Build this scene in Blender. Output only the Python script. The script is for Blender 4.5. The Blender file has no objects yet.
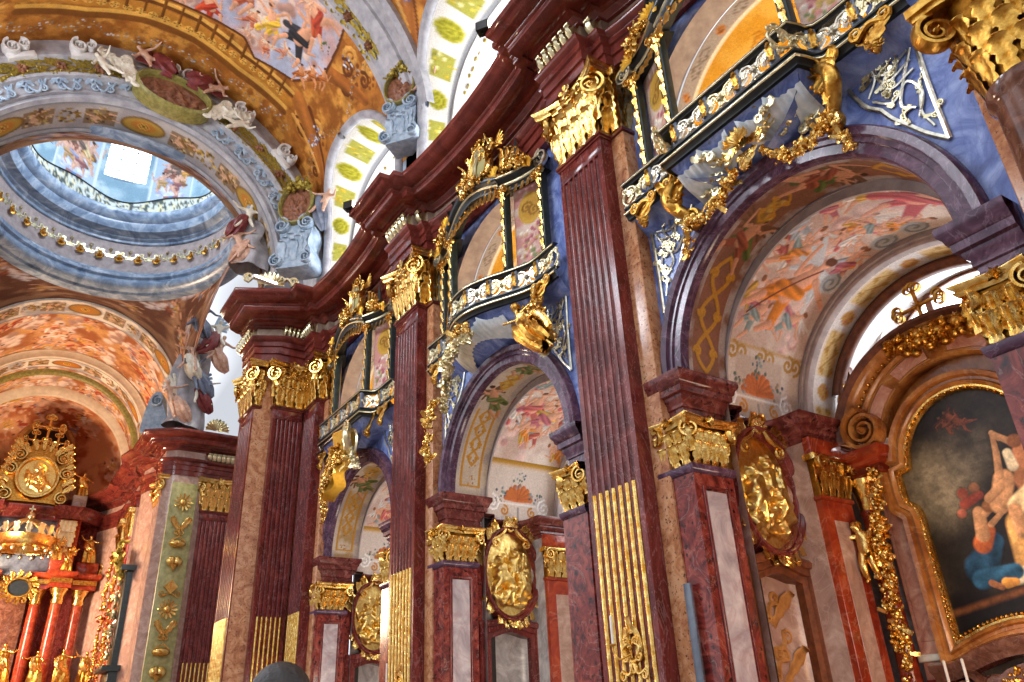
import bpy, bmesh, math, random
import numpy as np
from math import sin, cos, pi, radians, hypot, atan2, sqrt
from mathutils import Vector, Matrix
S = bpy.context.scene
COL = S.collection
rng = np.random.default_rng(7)
AX = 1.7            # axis of the nave
BAYS = (6.8, 16.15, 25.5)

# ------------------------------------------------------------------ objects
def tag(o, label=None, cat=None, group=None, kind=None):
    if label: o['label'] = label
    if cat: o['category'] = cat
    if group: o['group'] = group
    if kind: o['kind'] = kind
    return o

def empty(name, loc, rz=0.0, label=None, cat=None, group=None, sc=1.0):
    o = bpy.data.objects.new(name, None); COL.objects.link(o)
    o.location = loc; o.rotation_euler = (0, 0, rz); o.scale = (sc,) * 3
    o.empty_display_size = .1
    return tag(o, label, cat, group)
WALLROT = -pi / 2   # things on the nave wall: built looking from the front (x right, -y towards the viewer, z up)

def copy_tree(o, parent=None):
    c = o.copy(); COL.objects.link(c)
    if parent is not None: c.parent = parent
    for ch in list(o.children): copy_tree(ch, c)
    return c

class MB:
    def __init__(s): s.v = []; s.f = []; s.m = []; s.n = 0
    def add(s, v, f, m=0, M=None):
        v = np.asarray(v, float)
        if M is not None:
            M = np.asarray(M); v = v @ M[:3, :3].T + M[:3, 3]
        s.v.append(v); b = s.n
        s.f += [tuple(i + b for i in q) for q in f]; s.m += [m] * len(f); s.n += len(v)
        return s
    def build(s, name, mats, parent=None, smooth=True, loc=None, bev=0):
        me = bpy.data.meshes.new(name)
        v = np.concatenate(s.v) if s.v else np.zeros((0, 3))
        if loc is not None: v = v - np.array(loc)
        me.from_pydata(v.tolist(), [], s.f)
        if not isinstance(mats, (list, tuple)): mats = [mats]
        for m in mats: me.materials.append(m)
        if len(mats) > 1: me.polygons.foreach_set('material_index', s.m)
        if smooth:
            me.polygons.foreach_set('use_smooth', [True] * len(me.polygons))
            try: me.set_sharp_from_angle(angle=radians(50))
            except Exception: pass
        me.update()
        o = bpy.data.objects.new(name, me); COL.objects.link(o)
        if loc is not None: o.location = loc
        if parent is not None: o.parent = parent
        if bev:
            b = o.modifiers.new('bevel', 'BEVEL'); b.width = bev; b.segments = 2; b.limit_method = 'ANGLE'
        return o

def T(x=0, y=0, z=0, rx=0, ry=0, rz=0, s=1.0, sx=1, sy=1, sz=1):
    M = Matrix.Translation((x, y, z)) @ Matrix.Rotation(rz, 4, 'Z') @ Matrix.Rotation(ry, 4, 'Y') @ Matrix.Rotation(rx, 4, 'X') @ Matrix.Diagonal((s * sx, s * sy, s * sz, 1))
    return np.array(M)

# ------------------------------------------------------------------ shapes: all return (verts, faces)
def box(x0, x1, y0, y1, z0, z1):
    v = [(x, y, z) for z in (z0, z1) for y in (y0, y1) for x in (x0, x1)]
    f = [(0, 2, 3, 1), (4, 5, 7, 6), (0, 1, 5, 4), (2, 6, 7, 3), (0, 4, 6, 2), (1, 3, 7, 5)]
    return v, f

def bbox(x0, x1, y0, y1, z0, z1, b=.02):
    """box whose front (-y) edges are chamfered"""
    v = [(x0, y1, z0), (x1, y1, z0), (x1, y1, z1), (x0, y1, z1),
         (x0, y0 + b, z0), (x1, y0 + b, z0), (x1, y0 + b, z1), (x0, y0 + b, z1),
         (x0 + b, y0, z0 + b), (x1 - b, y0, z0 + b), (x1 - b, y0, z1 - b), (x0 + b, y0, z1 - b)]
    f = [(0, 3, 2, 1)] + [(i, (i + 1) % 4, (i + 1) % 4 + 4, i + 4) for i in range(4)] + [(i + 4, (i + 1) % 4 + 4, (i + 1) % 4 + 8, i + 8) for i in range(4)] + [(8, 9, 10, 11)]
    return v, f

def grid(P, cu=False, cv=False):
    """P (nu,nv,3) -> quads"""
    nu, nv = P.shape[:2]
    f = []
    for i in range(nu if cu else nu - 1):
        for j in range(nv if cv else nv - 1):
            a = i * nv + j; b = ((i + 1) % nu) * nv + j
            c = ((i + 1) % nu) * nv + (j + 1) % nv; d = i * nv + (j + 1) % nv
            f.append((a, b, c, d))
    return P.reshape(-1, 3), f

def extr(poly, z0, z1, cap=True):
    """plan polygon [(x,y)] pulled up from z0 to z1"""
    n = len(poly)
    v = [(x, y, z0) for x, y in poly] + [(x, y, z1) for x, y in poly]
    f = [(i, (i + 1) % n, (i + 1) % n + n, i + n) for i in range(n)]
    if cap: f += [tuple(range(n - 1, -1, -1)), tuple(range(n, 2 * n))]
    return v, f

def plate(poly, y0, y1):
    """front outline [(x,z)] given thickness from y0 (front) to y1"""
    n = len(poly)
    v = [(x, y0, z) for x, z in poly] + [(x, y1, z) for x, z in poly]
    f = [tuple(range(n)), tuple(range(2 * n - 1, n - 1, -1))] + [(i, i + n, (i + 1) % n + n, (i + 1) % n) for i in range(n)]
    return v, f

def offs(path, d, scales=None, closed=False):
    """offset an open plan path to its left-hand side by d, mitred"""
    P = [np.array(p, float) for p in path]; n = len(P); lines = []
    segs = n if closed else n - 1
    for i in range(segs):
        a, b = P[i], P[(i + 1) % n]; t = (b - a) / np.linalg.norm(b - a); nn = np.array([-t[1], t[0]])
        k = d * (scales[i] if scales else 1)
        lines.append((a + nn * k, t, nn))
    out = []
    for i in range(n):
        if not closed and i == 0: out.append(lines[0][0]); continue
        if not closed and i == n - 1:
            k = d * (scales[-1] if scales else 1); out.append(P[-1] + lines[-1][2] * k); continue
        (a, t, _), (c, u, _) = lines[i - 1], lines[i % segs]
        den = t[0] * u[1] - t[1] * u[0]
        if abs(den) < 1e-4: out.append(c)
        else:
            s_ = ((c - a)[0] * u[1] - (c - a)[1] * u[0]) / den
            out.append(a + t * s_)
    return np.array(out)

def sweep(profile, path, scales=None, closed=False):
    """profile [(offset, z)] along a plan path; offset goes to the left of the path"""
    R = []
    for d, z in profile:
        o = offs(path, d, scales, closed)
        R.append(np.c_[o, np.full(len(o), z)])
    P = np.array(R)
    v, f = grid(P, False, closed)
    return v, [q[::-1] for q in f]

def arcsweep(profile, cx, cz, a0, a1, n=48, sx=1.0, sz=1.0):
    """profile [(radius, y)] round an arch in the x-z plane"""
    A = np.linspace(a0, a1, n); P = np.zeros((n, len(profile), 3))
    for j, (r, y) in enumerate(profile):
        P[:, j, 0] = cx + r * sx * np.cos(A); P[:, j, 1] = y; P[:, j, 2] = cz + r * sz * np.sin(A)
    return grid(P)

def tube(pts, r, n=6, flat=1.0, closed=False, cap=True):
    pts = np.asarray(pts, float); m = len(pts)
    r = np.full(m, r) if np.isscalar(r) else np.asarray(r, float)
    tan = np.gradient(pts, axis=0) if not closed else (np.roll(pts, -1, 0) - np.roll(pts, 1, 0))
    tan /= np.linalg.norm(tan, axis=1)[:, None] + 1e-9
    ref = np.array([0, 1., 0])
    if abs(tan @ ref).mean() > .8: ref = np.array([1., 0, 0])
    b = np.cross(tan, ref); b /= np.linalg.norm(b, axis=1)[:, None] + 1e-9
    c = np.cross(b, tan)
    A = np.linspace(0, 2 * pi, n, endpoint=False)
    P = pts[:, None] + r[:, None, None] * (b[:, None] * np.cos(A)[None, :, None] + flat * c[:, None] * np.sin(A)[None, :, None])
    v, f = grid(P, closed, True)
    if cap and not closed: f = f + [tuple(range(n)), tuple(range(m * n - 1, m * n - n - 1, -1))]
    return v, f

def lathe(prof, n=16, flat=1.0):
    A = np.linspace(0, 2 * pi, n, endpoint=False)
    P = np.zeros((len(prof), n, 3))
    for i, (r, z) in enumerate(prof):
        P[i, :, 0] = r * np.cos(A); P[i, :, 1] = r * np.sin(A) * flat; P[i, :, 2] = z
    v, f = grid(P, False, True)
    return v, [q[::-1] for q in f]

def ell(rx, ry, rz, n=8, m=6):
    A = np.linspace(0, 2 * pi, n, endpoint=False); B = np.linspace(-pi / 2, pi / 2, m)
    P = np.zeros((m, n, 3))
    P[..., 0] = rx * np.cos(B)[:, None] * np.cos(A); P[..., 1] = ry * np.cos(B)[:, None] * np.sin(A); P[..., 2] = rz * np.sin(B)[:, None]
    v, f = grid(P, False, True)
    return v, [q[::-1] for q in f]

def leaf(w, h, curl=.3, lobes=4, ns=13, nt=7, bulge=.12):
    """acanthus leaf standing on its root: rises in z, tip rolls over towards -y"""
    s = np.linspace(0, 1, ns)[:, None]; t = np.linspace(-1, 1, nt)[None]; s0 = .62
    env = np.where(s < s0, .62 + .38 * np.sin(s / s0 * pi / 2), 1 - .72 * ((s - s0) / (1 - s0)) ** 1.3)
    lob = 1 - .55 * (((s * lobes) % 1.0) ** 1.3) * np.abs(t) ** 2
    x = t * w * .5 * env * lob
    k = np.clip(s / s0, 0, 1); f = np.clip((s - s0) / (1 - s0), 0, 1) * 2.7; rc = (.10 + .45 * curl) * h * .7
    z = .86 * h * k + rc * np.sin(f) * .7 + 0 * t
    y = -bulge * h * k ** 2 - rc * (1 - np.cos(f)) * .62 - .16 * w * (1 - t ** 2) * (.5 + .5 * np.sin(pi * s)) + .09 * w * np.cos(pi * 5 * t) * np.sin(pi * np.clip(s * 1.1, 0, 1))
    P = np.stack(np.broadcast_arrays(x, y, z), -1)
    v, f = grid(P)
    return v, [q[::-1] for q in f]

def volute(r, turns=2.2, w=.1, th=.22, hand=1, n=44):
    """spiral scroll in the x-z plane, centred, width w along y"""
    t = np.linspace(0, 1, n); a = hand * (turns * 2 * pi * t) + pi / 2
    R = r * (1 - t) ** .9 + .10 * r
    p = np.c_[R * np.cos(a), np.zeros(n), R * np.sin(a)]
    v, f = tube(p, r * th * (1 - .6 * t), 6)
    v = v.copy(); v[:, 1] *= w / (r * th)
    e, g = ell(.16 * r, w * 1.2, .16 * r)
    return np.concatenate([v, e]), f + [tuple(i + len(v) for i in q) for q in g]

def scroll(p0, p1, r, hand=1, amp=.5, n=20, th=.05, curl=1.4):
    """C/S scroll with spiral ends between two front points"""
    p0 = np.array(p0, float); p1 = np.array(p1, float); d = p1 - p0; L = np.linalg.norm(d); t_ = d / L; nn = np.array([-t_[1], t_[0]]) * hand
    s = np.linspace(0, 1, n)
    mid = p0 + d * s[:, None] + nn * (amp * r * np.sin(pi * s))[:, None]
    def spi(c, a0, sg):
        q = np.linspace(0, 1, n); a = a0 + sg * curl * 2 * pi * q; R = r * .45 * (1 - .8 * q)
        return np.c_[c[0] + R * np.cos(a), c[1] + R * np.sin(a)]
    a0 = atan2(-nn[1], -nn[0])
    e1 = spi(p1 + nn * r * .45, a0, hand); e0 = spi(p0 + nn * r * .45, a0, -hand)[::-1]
    P = np.concatenate([e0, mid[1:-1], e1])
    m = len(P); k = np.linspace(-1, 1, m)
    return tube(np.c_[P[:, 0], np.zeros(m), P[:, 1]], th * (1.15 - .7 * np.abs(k)), 6)

def curve2(pts, n=8):
    """Catmull-Rom through points"""
    p = np.asarray(pts, float); p = np.concatenate([[2 * p[0] - p[1]], p, [2 * p[-1] - p[-2]]]); out = []
    for i in range(1, len(p) - 2):
        for t in np.linspace(0, 1, n, endpoint=False):
            a, b, c, d = p[i - 1:i + 3]
            out.append(.5 * ((2 * b) + (c - a) * t + (2 * a - 5 * b + 4 * c - d) * t * t + (3 * b - a - 3 * c + d) * t ** 3))
    out.append(p[-2]); return np.array(out)

def bud(r, n=5, R=None):
    """small flower: a domed star facing -y"""
    R = R or rng
    a = np.linspace(0, 2 * pi, 2 * n, endpoint=False) + R.uniform(0, 6)
    o = np.where(np.arange(2 * n) % 2 == 0, r, r * .62)
    v = [(0, -r * .25, 0)] + [(.5 * k * cos(b), -r * .55, .5 * k * sin(b)) for k, b in zip(o, a)] + [(k * cos(b), -.05 * r, k * sin(b)) for k, b in zip(o, a)] + [(.8 * k * cos(b), .3 * r, .8 * k * sin(b)) for k, b in zip(o, a)]
    m = 2 * n; f = [(0, 1 + (i + 1) % m, 1 + i) for i in range(m)]
    for k in (0, m): f += [(1 + k + i, 1 + k + (i + 1) % m, 1 + k + m + (i + 1) % m, 1 + k + m + i) for i in range(m)]
    return v, f

def garland(path, r, count, size, seed=1):
    """swag of flowers, leaves and fruit massed along a 3-D path"""
    R = np.random.default_rng(seed); P = np.asarray(path, float); m = MB()
    for i in range(count):
        s = R.uniform(0, len(P) - 1.001); k = int(s); c = P[k] + (P[k + 1] - P[k]) * (s - k)
        w = r * (.55 + .45 * sin(pi * s / (len(P) - 1)))
        a = R.uniform(0, 2 * pi); q = R.uniform(.3, 1)
        c = c + np.array([cos(a) * w * q, -abs(sin(a * 1.7)) * w * .9, sin(a) * w * q])
        z = size * R.uniform(.6, 1.25); k = R.integers(0, 4)
        M = T(*c, rx=R.uniform(-.7, .7), ry=R.uniform(0, 6.28), rz=R.uniform(-.8, .8))
        if k == 0: m.add(*ell(z * .8, z * .8, z * .8, 7, 5), M=M)
        elif k == 1: m.add(*leaf(z * 1.2, z * 2.4, .3, 3, 7, 3), M=M)
        else: m.add(*bud(z, 5, R), M=M)
    return m

def shell(r, ribs=9, depth=.35):
    """scallop shell fan facing -y, hinge at the origin, opening upwards"""
    na, nr = ribs * 4 + 1, 7
    A = np.linspace(radians(-8), radians(188), na)[:, None]; q = np.linspace(.08, 1, nr)[None]
    k = np.cos(np.linspace(0, ribs * 2 * pi, na))[:, None]
    rr = r * q * (1 + .06 * k * q)
    P = np.stack(np.broadcast_arrays(rr * np.cos(A), -depth * r * np.sin(pi * q * .6) - .07 * r * k * q, rr * np.sin(A)), -1)
    return grid(P)

def jit(v, amp, seed=0):
    return np.asarray(v) + np.random.default_rng(seed).normal(0, amp, np.shape(v))

# ------------------------------------------------------------------ figures (one continuous skinned body each)
def skinfig(name, verts, edges, radii, mat, parent=None, sub=2, loc=None):
    bm = bmesh.new(); ly = bm.verts.layers.skin.verify(); bv = []
    for i, (p, r) in enumerate(zip(verts, radii)):
        q = bm.verts.new(tuple(p)); q[ly].radius = (r, r) if np.isscalar(r) else r; q[ly].use_root = (i == 0); bv.append(q)
    for a, b in edges: bm.edges.new((bv[a], bv[b]))
    me = bpy.data.meshes.new(name); bm.to_mesh(me); bm.free()
    o = bpy.data.objects.new(name, me); COL.objects.link(o)
    sk = o.modifiers.new('skin', 'SKIN'); sk.use_smooth_shade = True; sk.branch_smoothing = .3
    sb = o.modifiers.new('sub', 'SUBSURF'); sb.levels = sub; sb.render_levels = sub
    dg = bpy.context.evaluated_depsgraph_get(); ev = o.evaluated_get(dg)
    m2 = bpy.data.meshes.new_from_object(ev); o.modifiers.clear(); o.data = m2
    m2.materials.clear(); m2.materials.append(mat)
    m2.polygons.foreach_set('use_smooth', [True] * len(m2.polygons))
    if parent is not None: o.parent = parent
    if loc is not None: o.location = loc
    return o

def body(h=1.0, armL=(-.30, -.15, .95), armR=(.30, -.15, .95), elbL=None, elbR=None, footL=(-.09, 0, 0), footR=(.09, 0, 0),
         kneeL=None, kneeR=None, hip=(0, 0, .52), chest=(0, 0, .74), head=(0, -.02, .935), fat=1.0, hd=1.0):
    """joints of a figure of height h facing -y; hands = armL/armR; unit height"""
    V = lambda *a: np.array(a, float)
    hip = V(*hip); chest = V(*chest); head = V(*head)
    up = chest - hip
    sL = chest + V(-.105, 0, .05); sR = chest + V(.105, 0, .05)
    hL = hip + V(-.05, 0, -.02); hR = hip + V(.05, 0, -.02)
    armL = V(*armL); armR = V(*armR); footL = V(*footL); footR = V(*footR)
    elbL = (sL + armL) / 2 + V(-.03, .05, -.03) if elbL is None else V(*elbL)
    elbR = (sR + armR) / 2 + V(.03, .05, -.03) if elbR is None else V(*elbR)
    kneeL = (hL + footL) / 2 + V(0, -.03, 0) if kneeL is None else V(*kneeL)
    kneeR = (hR + footR) / 2 + V(0, -.03, 0) if kneeR is None else V(*kneeR)
    neck = chest * .35 + head * .65 + V(0, .01, -.012)
    hdn = (head - neck); hdn /= np.linalg.norm(hdn)
    vs, rs, es = [], [], []
    def add(p, r, par=None):
        vs.append(V(*p) * h); rs.append(r * h if np.isscalar(r) else (r[0] * h, r[1] * h))
        if par is not None: es.append((par, len(vs) - 1))
        return len(vs) - 1
    r_ = fat
    a = add(hip, (.088 * r_, .07 * r_)); b = add(hip + up * .5, (.075 * r_, .06 * r_), a); c = add(chest, (.098 * r_, .07 * r_), b)
    n = add(neck, .034 * r_, c); k = add(head - hdn * .012, .056 * hd, n); k2 = add(head + hdn * .05, .05 * hd, k)
    for s, e, w in ((sL, elbL, armL), (sR, elbR, armR)):
        i = add(s, .042 * r_, c); j = add(e, .030 * r_, i); q = add(w, .020 * r_, j)
        d = (w - e) / (np.linalg.norm(w - e) + 1e-9); add(w + d * .055, (.022 * r_, .012 * r_), q)
    for s, kn, ft in ((hL, kneeL, footL), (hR, kneeR, footR)):
        i = add(s + (kn - s) * .15, .062 * r_, a); j = add(kn, .044 * r_, i); m = add(kn + (ft - kn) * .4, .043 * r_, j); q = add(ft + V(0, .01, .03), .024 * r_, m)
        add(ft + V(0, -.075, .012), (.022 * r_, .016 * r_), q)
    return vs, es, rs

def robe(prof, folds=7, amp=.12, n=44, seed=0, flat=.8):
    """draped cloth: a tube along bent centres whose girth gathers into folds; prof [(r,z,xoff,yoff)]"""
    R = np.random.default_rng(seed); ph = R.uniform(0, 6, 4); A = np.linspace(0, 2 * pi, n, endpoint=False)
    q = curve2(np.array(prof, float)[:, [2, 3, 1, 0]], 5); c = q[:, :3]; r = q[:, 3]
    tan = np.gradient(c, axis=0); tan /= np.linalg.norm(tan, axis=1)[:, None] + 1e-9
    ref = np.array([1., 0, 0]); u = ref - tan * (tan @ ref)[:, None]; bad = np.linalg.norm(u, axis=1) < .25
    u[bad] = (np.array([0, 1., 0]) - tan * tan[:, 1:2])[bad]; u /= np.linalg.norm(u, axis=1)[:, None]; w = np.cross(tan, u)
    k = np.linspace(0, 1, len(c))[:, None]
    m = 1 + amp * (.35 + .65 * k) * (np.sin(folds * A + ph[0] + 1.3 * np.sin(3 * k + ph[1])) + .6 * np.sin((2 * folds - 3) * A + ph[2] + 2.2 * k) + .35 * np.sin(3 * A + ph[3] + 5 * k))
    P = c[:, None] + (r[:, None] * m)[..., None] * (u[:, None] * np.cos(A)[None, :, None] + flat * w[:, None] * np.sin(A)[None, :, None])
    return grid(P, False, True)

def sculpt_face(o, c, r, f):
    """push brow, nose, eyes, mouth and chin into a head of radius r about c, facing f (unit, level)"""
    c = np.array(c, float); f = np.array(f, float); f /= np.linalg.norm(f); up = np.array([0, 0, 1.]); sd = np.cross(f, up)
    me = o.data; v = np.empty(len(me.vertices) * 3); me.vertices.foreach_get('co', v); v = v.reshape(-1, 3); d = (v - c) / r
    x, y, z = d @ sd, d @ f, d @ up; near = (np.linalg.norm(d, axis=1) < 1.7) & (y > .1); k = 0
    for px, pz, s_, h in ((0, -.02, .2, .36), (0, .2, .17, .14), (-.36, .18, .2, -.2), (.36, .18, .2, -.2), (0, -.42, .2, .13), (0, -.66, .26, .14), (-.4, -.16, .26, .1), (.4, -.16, .26, .1), (0, .42, .4, .08)):
        k = k + h * np.exp(-((x - px) ** 2 + (z - pz) ** 2) / (2 * s_ * s_))
    v[near] += (f * (k * r)[:, None])[near]; me.vertices.foreach_set('co', v.ravel()); me.update()

def wing(L, w, n=6, side=1):
    """feathered wing growing from the origin outwards and up"""
    m = MB()
    for i in range(n):
        k = i / (n - 1); a = radians(75 - 75 * k); l = L * (1 - .35 * k)
        p = np.array([[0, 0, 0], [side * cos(a) * l * .5, .05 * L, sin(a) * l * .55], [side * cos(a) * l, .10 * L, sin(a) * l]])
        m.add(*tube(curve2(p, 4), np.linspace(w * .5, w * .28, 9), 6, .35))
    return m
# ------------------------------------------------------------------ materials
def lin(h):
    h = h.lstrip('#'); h = h if len(h) == 6 else ''.join(q * 2 for q in h); c = [int(h[i:i + 2], 16) / 255 for i in (0, 2, 4)]
    return np.array([x / 12.92 if x <= .04045 else ((x + .055) / 1.055) ** 2.4 for x in c])
def L4(h): return (*lin(h), 1)

def mat(name, base, rough=.5, metal=0, spec=.5):
    m = bpy.data.materials.new(name); m.use_nodes = True; t = m.node_tree; b = t.nodes['Principled BSDF']
    b.inputs['Base Color'].default_value = L4(base) if isinstance(base, str) else (*base, 1)
    b.inputs['Roughness'].default_value = rough; b.inputs['Metallic'].default_value = metal
    b.inputs['Specular IOR Level'].default_value = spec
    return m, t, b

def N(t, kind, **k):
    n = t.nodes.new(kind)
    for a, v in k.items():
        if a in n.inputs: n.inputs[a].default_value = v
        else: setattr(n, a, v)
    return n

def ramp(t, stops, interp='LINEAR'):
    r = t.nodes.new('ShaderNodeValToRGB'); e = r.color_ramp; e.interpolation = interp
    while len(e.elements) < len(stops): e.elements.new(.5)
    for el, (p, c) in zip(e.elements, stops): el.position = p; el.color = L4(c)
    return r

def marble(name, stops, scale=1.5, detail=8, dist=1.5, rough=.14, vein=None, vscale=.8, vw=.04, speck=None, sscale=14, bump=0, stretch=(1, 1, 1), coat=0):
    m, t, b = mat(name, stops[0][1], rough, 0, .36); l = t.links
    tc = N(t, 'ShaderNodeTexCoord'); oi = N(t, 'ShaderNodeObjectInfo'); ad = N(t, 'ShaderNodeVectorMath', operation='ADD')
    mp = N(t, 'ShaderNodeMapping'); mp.inputs['Scale'].default_value = stretch
    l.new(tc.outputs['Object'], ad.inputs[0]); l.new(oi.outputs['Location'], ad.inputs[1]); l.new(ad.outputs[0], mp.inputs[0])
    n1 = N(t, 'ShaderNodeTexNoise', Scale=scale, Detail=detail, Roughness=.62, Distortion=dist); l.new(mp.outputs[0], n1.inputs[0])
    r1 = ramp(t, stops); l.new(n1.outputs[0], r1.inputs[0]); col = r1.outputs[0]
    if vein:
        n2 = N(t, 'ShaderNodeTexNoise', Scale=vscale, Detail=6, Roughness=.55, Distortion=2.4); l.new(mp.outputs[0], n2.inputs[0])
        s = N(t, 'ShaderNodeMath', operation='SUBTRACT'); s.inputs[1].default_value = .5; l.new(n2.outputs[0], s.inputs[0])
        a = N(t, 'ShaderNodeMath', operation='ABSOLUTE'); l.new(s.outputs[0], a.inputs[0])
        mr = N(t, 'ShaderNodeMapRange'); mr.inputs[1].default_value = 0; mr.inputs[2].default_value = vw; mr.inputs[3].default_value = .22; mr.inputs[4].default_value = 0
        l.new(a.outputs[0], mr.inputs[0])
        mx = N(t, 'ShaderNodeMix', data_type='RGBA'); mx.inputs[7].default_value = L4(vein)
        l.new(mr.outputs[0], mx.inputs[0]); l.new(col, mx.inputs[6]); col = mx.outputs[2]
    if speck:
        n3 = N(t, 'ShaderNodeTexNoise', Scale=sscale, Detail=3, Roughness=.6); l.new(mp.outputs[0], n3.inputs[0])
        mr = N(t, 'ShaderNodeMapRange'); mr.inputs[1].default_value = .58; mr.inputs[2].default_value = .68; l.new(n3.outputs[0], mr.inputs[0])
        mx = N(t, 'ShaderNodeMix', data_type='RGBA'); mx.inputs[7].default_value = L4(speck)
        l.new(mr.outputs[0], mx.inputs[0]); l.new(col, mx.inputs[6]); col = mx.outputs[2]
    l.new(col, b.inputs['Base Color'])
    if bump:
        bp = N(t, 'ShaderNodeBump', Strength=bump, Distance=.02); l.new(n1.outputs[0], bp.inputs['Height']); l.new(bp.outputs[0], b.inputs['Normal'])
    if coat: b.inputs['Coat Weight'].default_value = coat; b.inputs['Coat Roughness'].default_value = .08
    return m

def gilt(name, a, c, rough=.28, bump=.35, bscale=9, metal=1.0):
    m, t, b = mat(name, a, rough, metal); l = t.links
    tc = N(t, 'ShaderNodeTexCoord'); n1 = N(t, 'ShaderNodeTexNoise', Scale=bscale, Detail=5, Roughness=.6); l.new(tc.outputs['Object'], n1.inputs[0])
    r = ramp(t, [(.35, a), (.65, c)]); l.new(n1.outputs[0], r.inputs[0]); l.new(r.outputs[0], b.inputs['Base Color'])
    bp = N(t, 'ShaderNodeBump', Strength=bump, Distance=.03); l.new(n1.outputs[0], bp.inputs['Height']); l.new(bp.outputs[0], b.inputs['Normal'])
    return m

def plain(name, a, c=None, rough=.55, scale=3, bump=.1, spec=.4):
    m, t, b = mat(name, a, rough, 0, spec); l = t.links
    tc = N(t, 'ShaderNodeTexCoord'); n1 = N(t, 'ShaderNodeTexNoise', Scale=scale, Detail=5, Roughness=.6); l.new(tc.outputs['Object'], n1.inputs[0])
    r = ramp(t, [(.35, a), (.65, c or a)]); l.new(n1.outputs[0], r.inputs[0]); l.new(r.outputs[0], b.inputs['Base Color'])
    bp = N(t, 'ShaderNodeBump', Strength=bump, Distance=.02); l.new(n1.outputs[0], bp.inputs['Height']); l.new(bp.outputs[0], b.inputs['Normal'])
    return m

def glow(name, c, s):
    m = bpy.data.materials.new(name); m.use_nodes = True; t = m.node_tree; t.nodes.clear()
    o = N(t, 'ShaderNodeOutputMaterial'); e = N(t, 'ShaderNodeEmission'); e.inputs[0].default_value = L4(c); e.inputs[1].default_value = s
    t.links.new(e.outputs[0], o.inputs[0]); return m

def painted(name, rough=.75, grain=22, amt=.22):
    """fresco / canvas: the colours are the mesh's own 'paint' attribute, broken up by brush grain"""
    m, t, b = mat(name, '#888888', rough, 0, .25); l = t.links
    at = N(t, 'ShaderNodeAttribute', attribute_name='paint'); tc = N(t, 'ShaderNodeTexCoord')
    n1 = N(t, 'ShaderNodeTexNoise', Scale=grain, Detail=4, Roughness=.65, Distortion=1.2); l.new(tc.outputs['Object'], n1.inputs[0])
    mr = N(t, 'ShaderNodeMapRange'); mr.inputs[1].default_value = .3; mr.inputs[2].default_value = .7; mr.inputs[3].default_value = 1 - amt; mr.inputs[4].default_value = 1 + amt
    l.new(n1.outputs[0], mr.inputs[0])
    mx = N(t, 'ShaderNodeVectorMath', operation='SCALE'); l.new(at.outputs['Color'], mx.inputs[0]); l.new(mr.outputs[0], mx.inputs['Scale'])
    l.new(mx.outputs[0], b.inputs['Base Color'])
    return m

M = {}
M['maroon'] = marble('maroon_marble', [(.3, '#441715'), (.5, '#672723'), (.68, '#853a33')], 2.2, 9, 1.2, .15, '#c7a0a0', .9, .012, '#84504a', 26, stretch=(1, 1, .45))
M['cornice'] = marble('oxblood_marble', [(.3, '#4e1f1a'), (.5, '#6b2c25'), (.7, '#843c31')], 1.2, 7, 1, .13, '#b57a6c', .5, .008)
M['wine'] = marble('wine_red_marble', [(.3, '#4a2220'), (.5, '#6e3430'), (.7, '#95584f')], 2.2, 9, 1.6, .15, '#c9a79b', .8, .012, '#3a1d1e', 9)
M['violet'] = marble('violet_marble', [(.3, '#3a2838'), (.5, '#553a4e'), (.7, '#7a5a6e')], 2.4, 8, 1.5, .15, '#b9a3b5', .9, .015)
M['blue'] = marble('blue_marble', [(.25, '#46528a'), (.45, '#6478b8'), (.6, '#8ea2d8'), (.8, '#c4cfee')], 1.3, 9, 1.8, .22, '#39406a', 1.1, .03)
M['grey'] = marble('grey_marble', [(.25, '#77716f'), (.5, '#a39c99'), (.75, '#cfc8c3')], 1.4, 9, 2, .2, '#8c5f55', .7, .02)
M['breccia'] = marble('tan_breccia', [(.3, '#8a4e30'), (.48, '#b57a52'), (.62, '#c9966e'), (.8, '#8f8168')], 2.6, 9, 1.4, .2, None, 1, .03, '#5a3524', 16)
M['mottle'] = marble('mottled_red_marble', [(.2, '#1f1416'), (.36, '#4a1d1c'), (.5, '#7a2f28'), (.64, '#97483a'), (.8, '#5d2b2c')], 1.9, 10, 2.4, .15, '#c9a79b', .7, .012, '#241617', 7)
M['inlay'] = marble('pale_inlay_marble', [(.3, '#8f8388'), (.5, '#b3a6a8'), (.7, '#d0c6c4')], 1.1, 9, 2, .16, '#9a5a52', .8, .05)
M['redwall'] = marble('rosy_scagliola', [(.25, '#8d6a5c'), (.5, '#ad8b7c'), (.75, '#cdb3a3')], 1.6, 9, 1.6, .2, '#d9c9bd', .7, .015)
M['friezestone'] = marble('frieze_stone', [(.25, '#6e5c52'), (.5, '#8f7b6c'), (.75, '#ab9886')], 1.6, 9, 1.6, .25)
M['orange'] = marble('orange_red_marble', [(.3, '#6e2418'), (.5, '#96361f'), (.7, '#b6512c')], 1.6, 8, 1.5, .16, '#d59a7c', .6, .02)
M['umber'] = marble('umber_column_marble', [(.3, '#4a2c22'), (.5, '#6a4334'), (.7, '#8a6150')], 3, 8, 1, .12, '#b4978a', 1.2, .015)
M['ochre'] = marble('ochre_altar_marble', [(.3, '#7a4420'), (.5, '#a5672f'), (.72, '#c58c4c')], 1.5, 7, 1.2, .18, '#d9b482', .6, .02)
M['pinkin'] = marble('pink_inlay', [(.3, '#a86a58'), (.5, '#c68f78'), (.7, '#dcb49c')], 2.4, 9, 1.6, .2, '#8e4a3e', .8, .03)
M['gold'] = gilt('gilding', '#cf9434', '#f2d488', .26, .5, 7)
M['gold2'] = gilt('aged_gilding', '#a86f22', '#e2b45a', .32, .5, 8)
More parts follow.
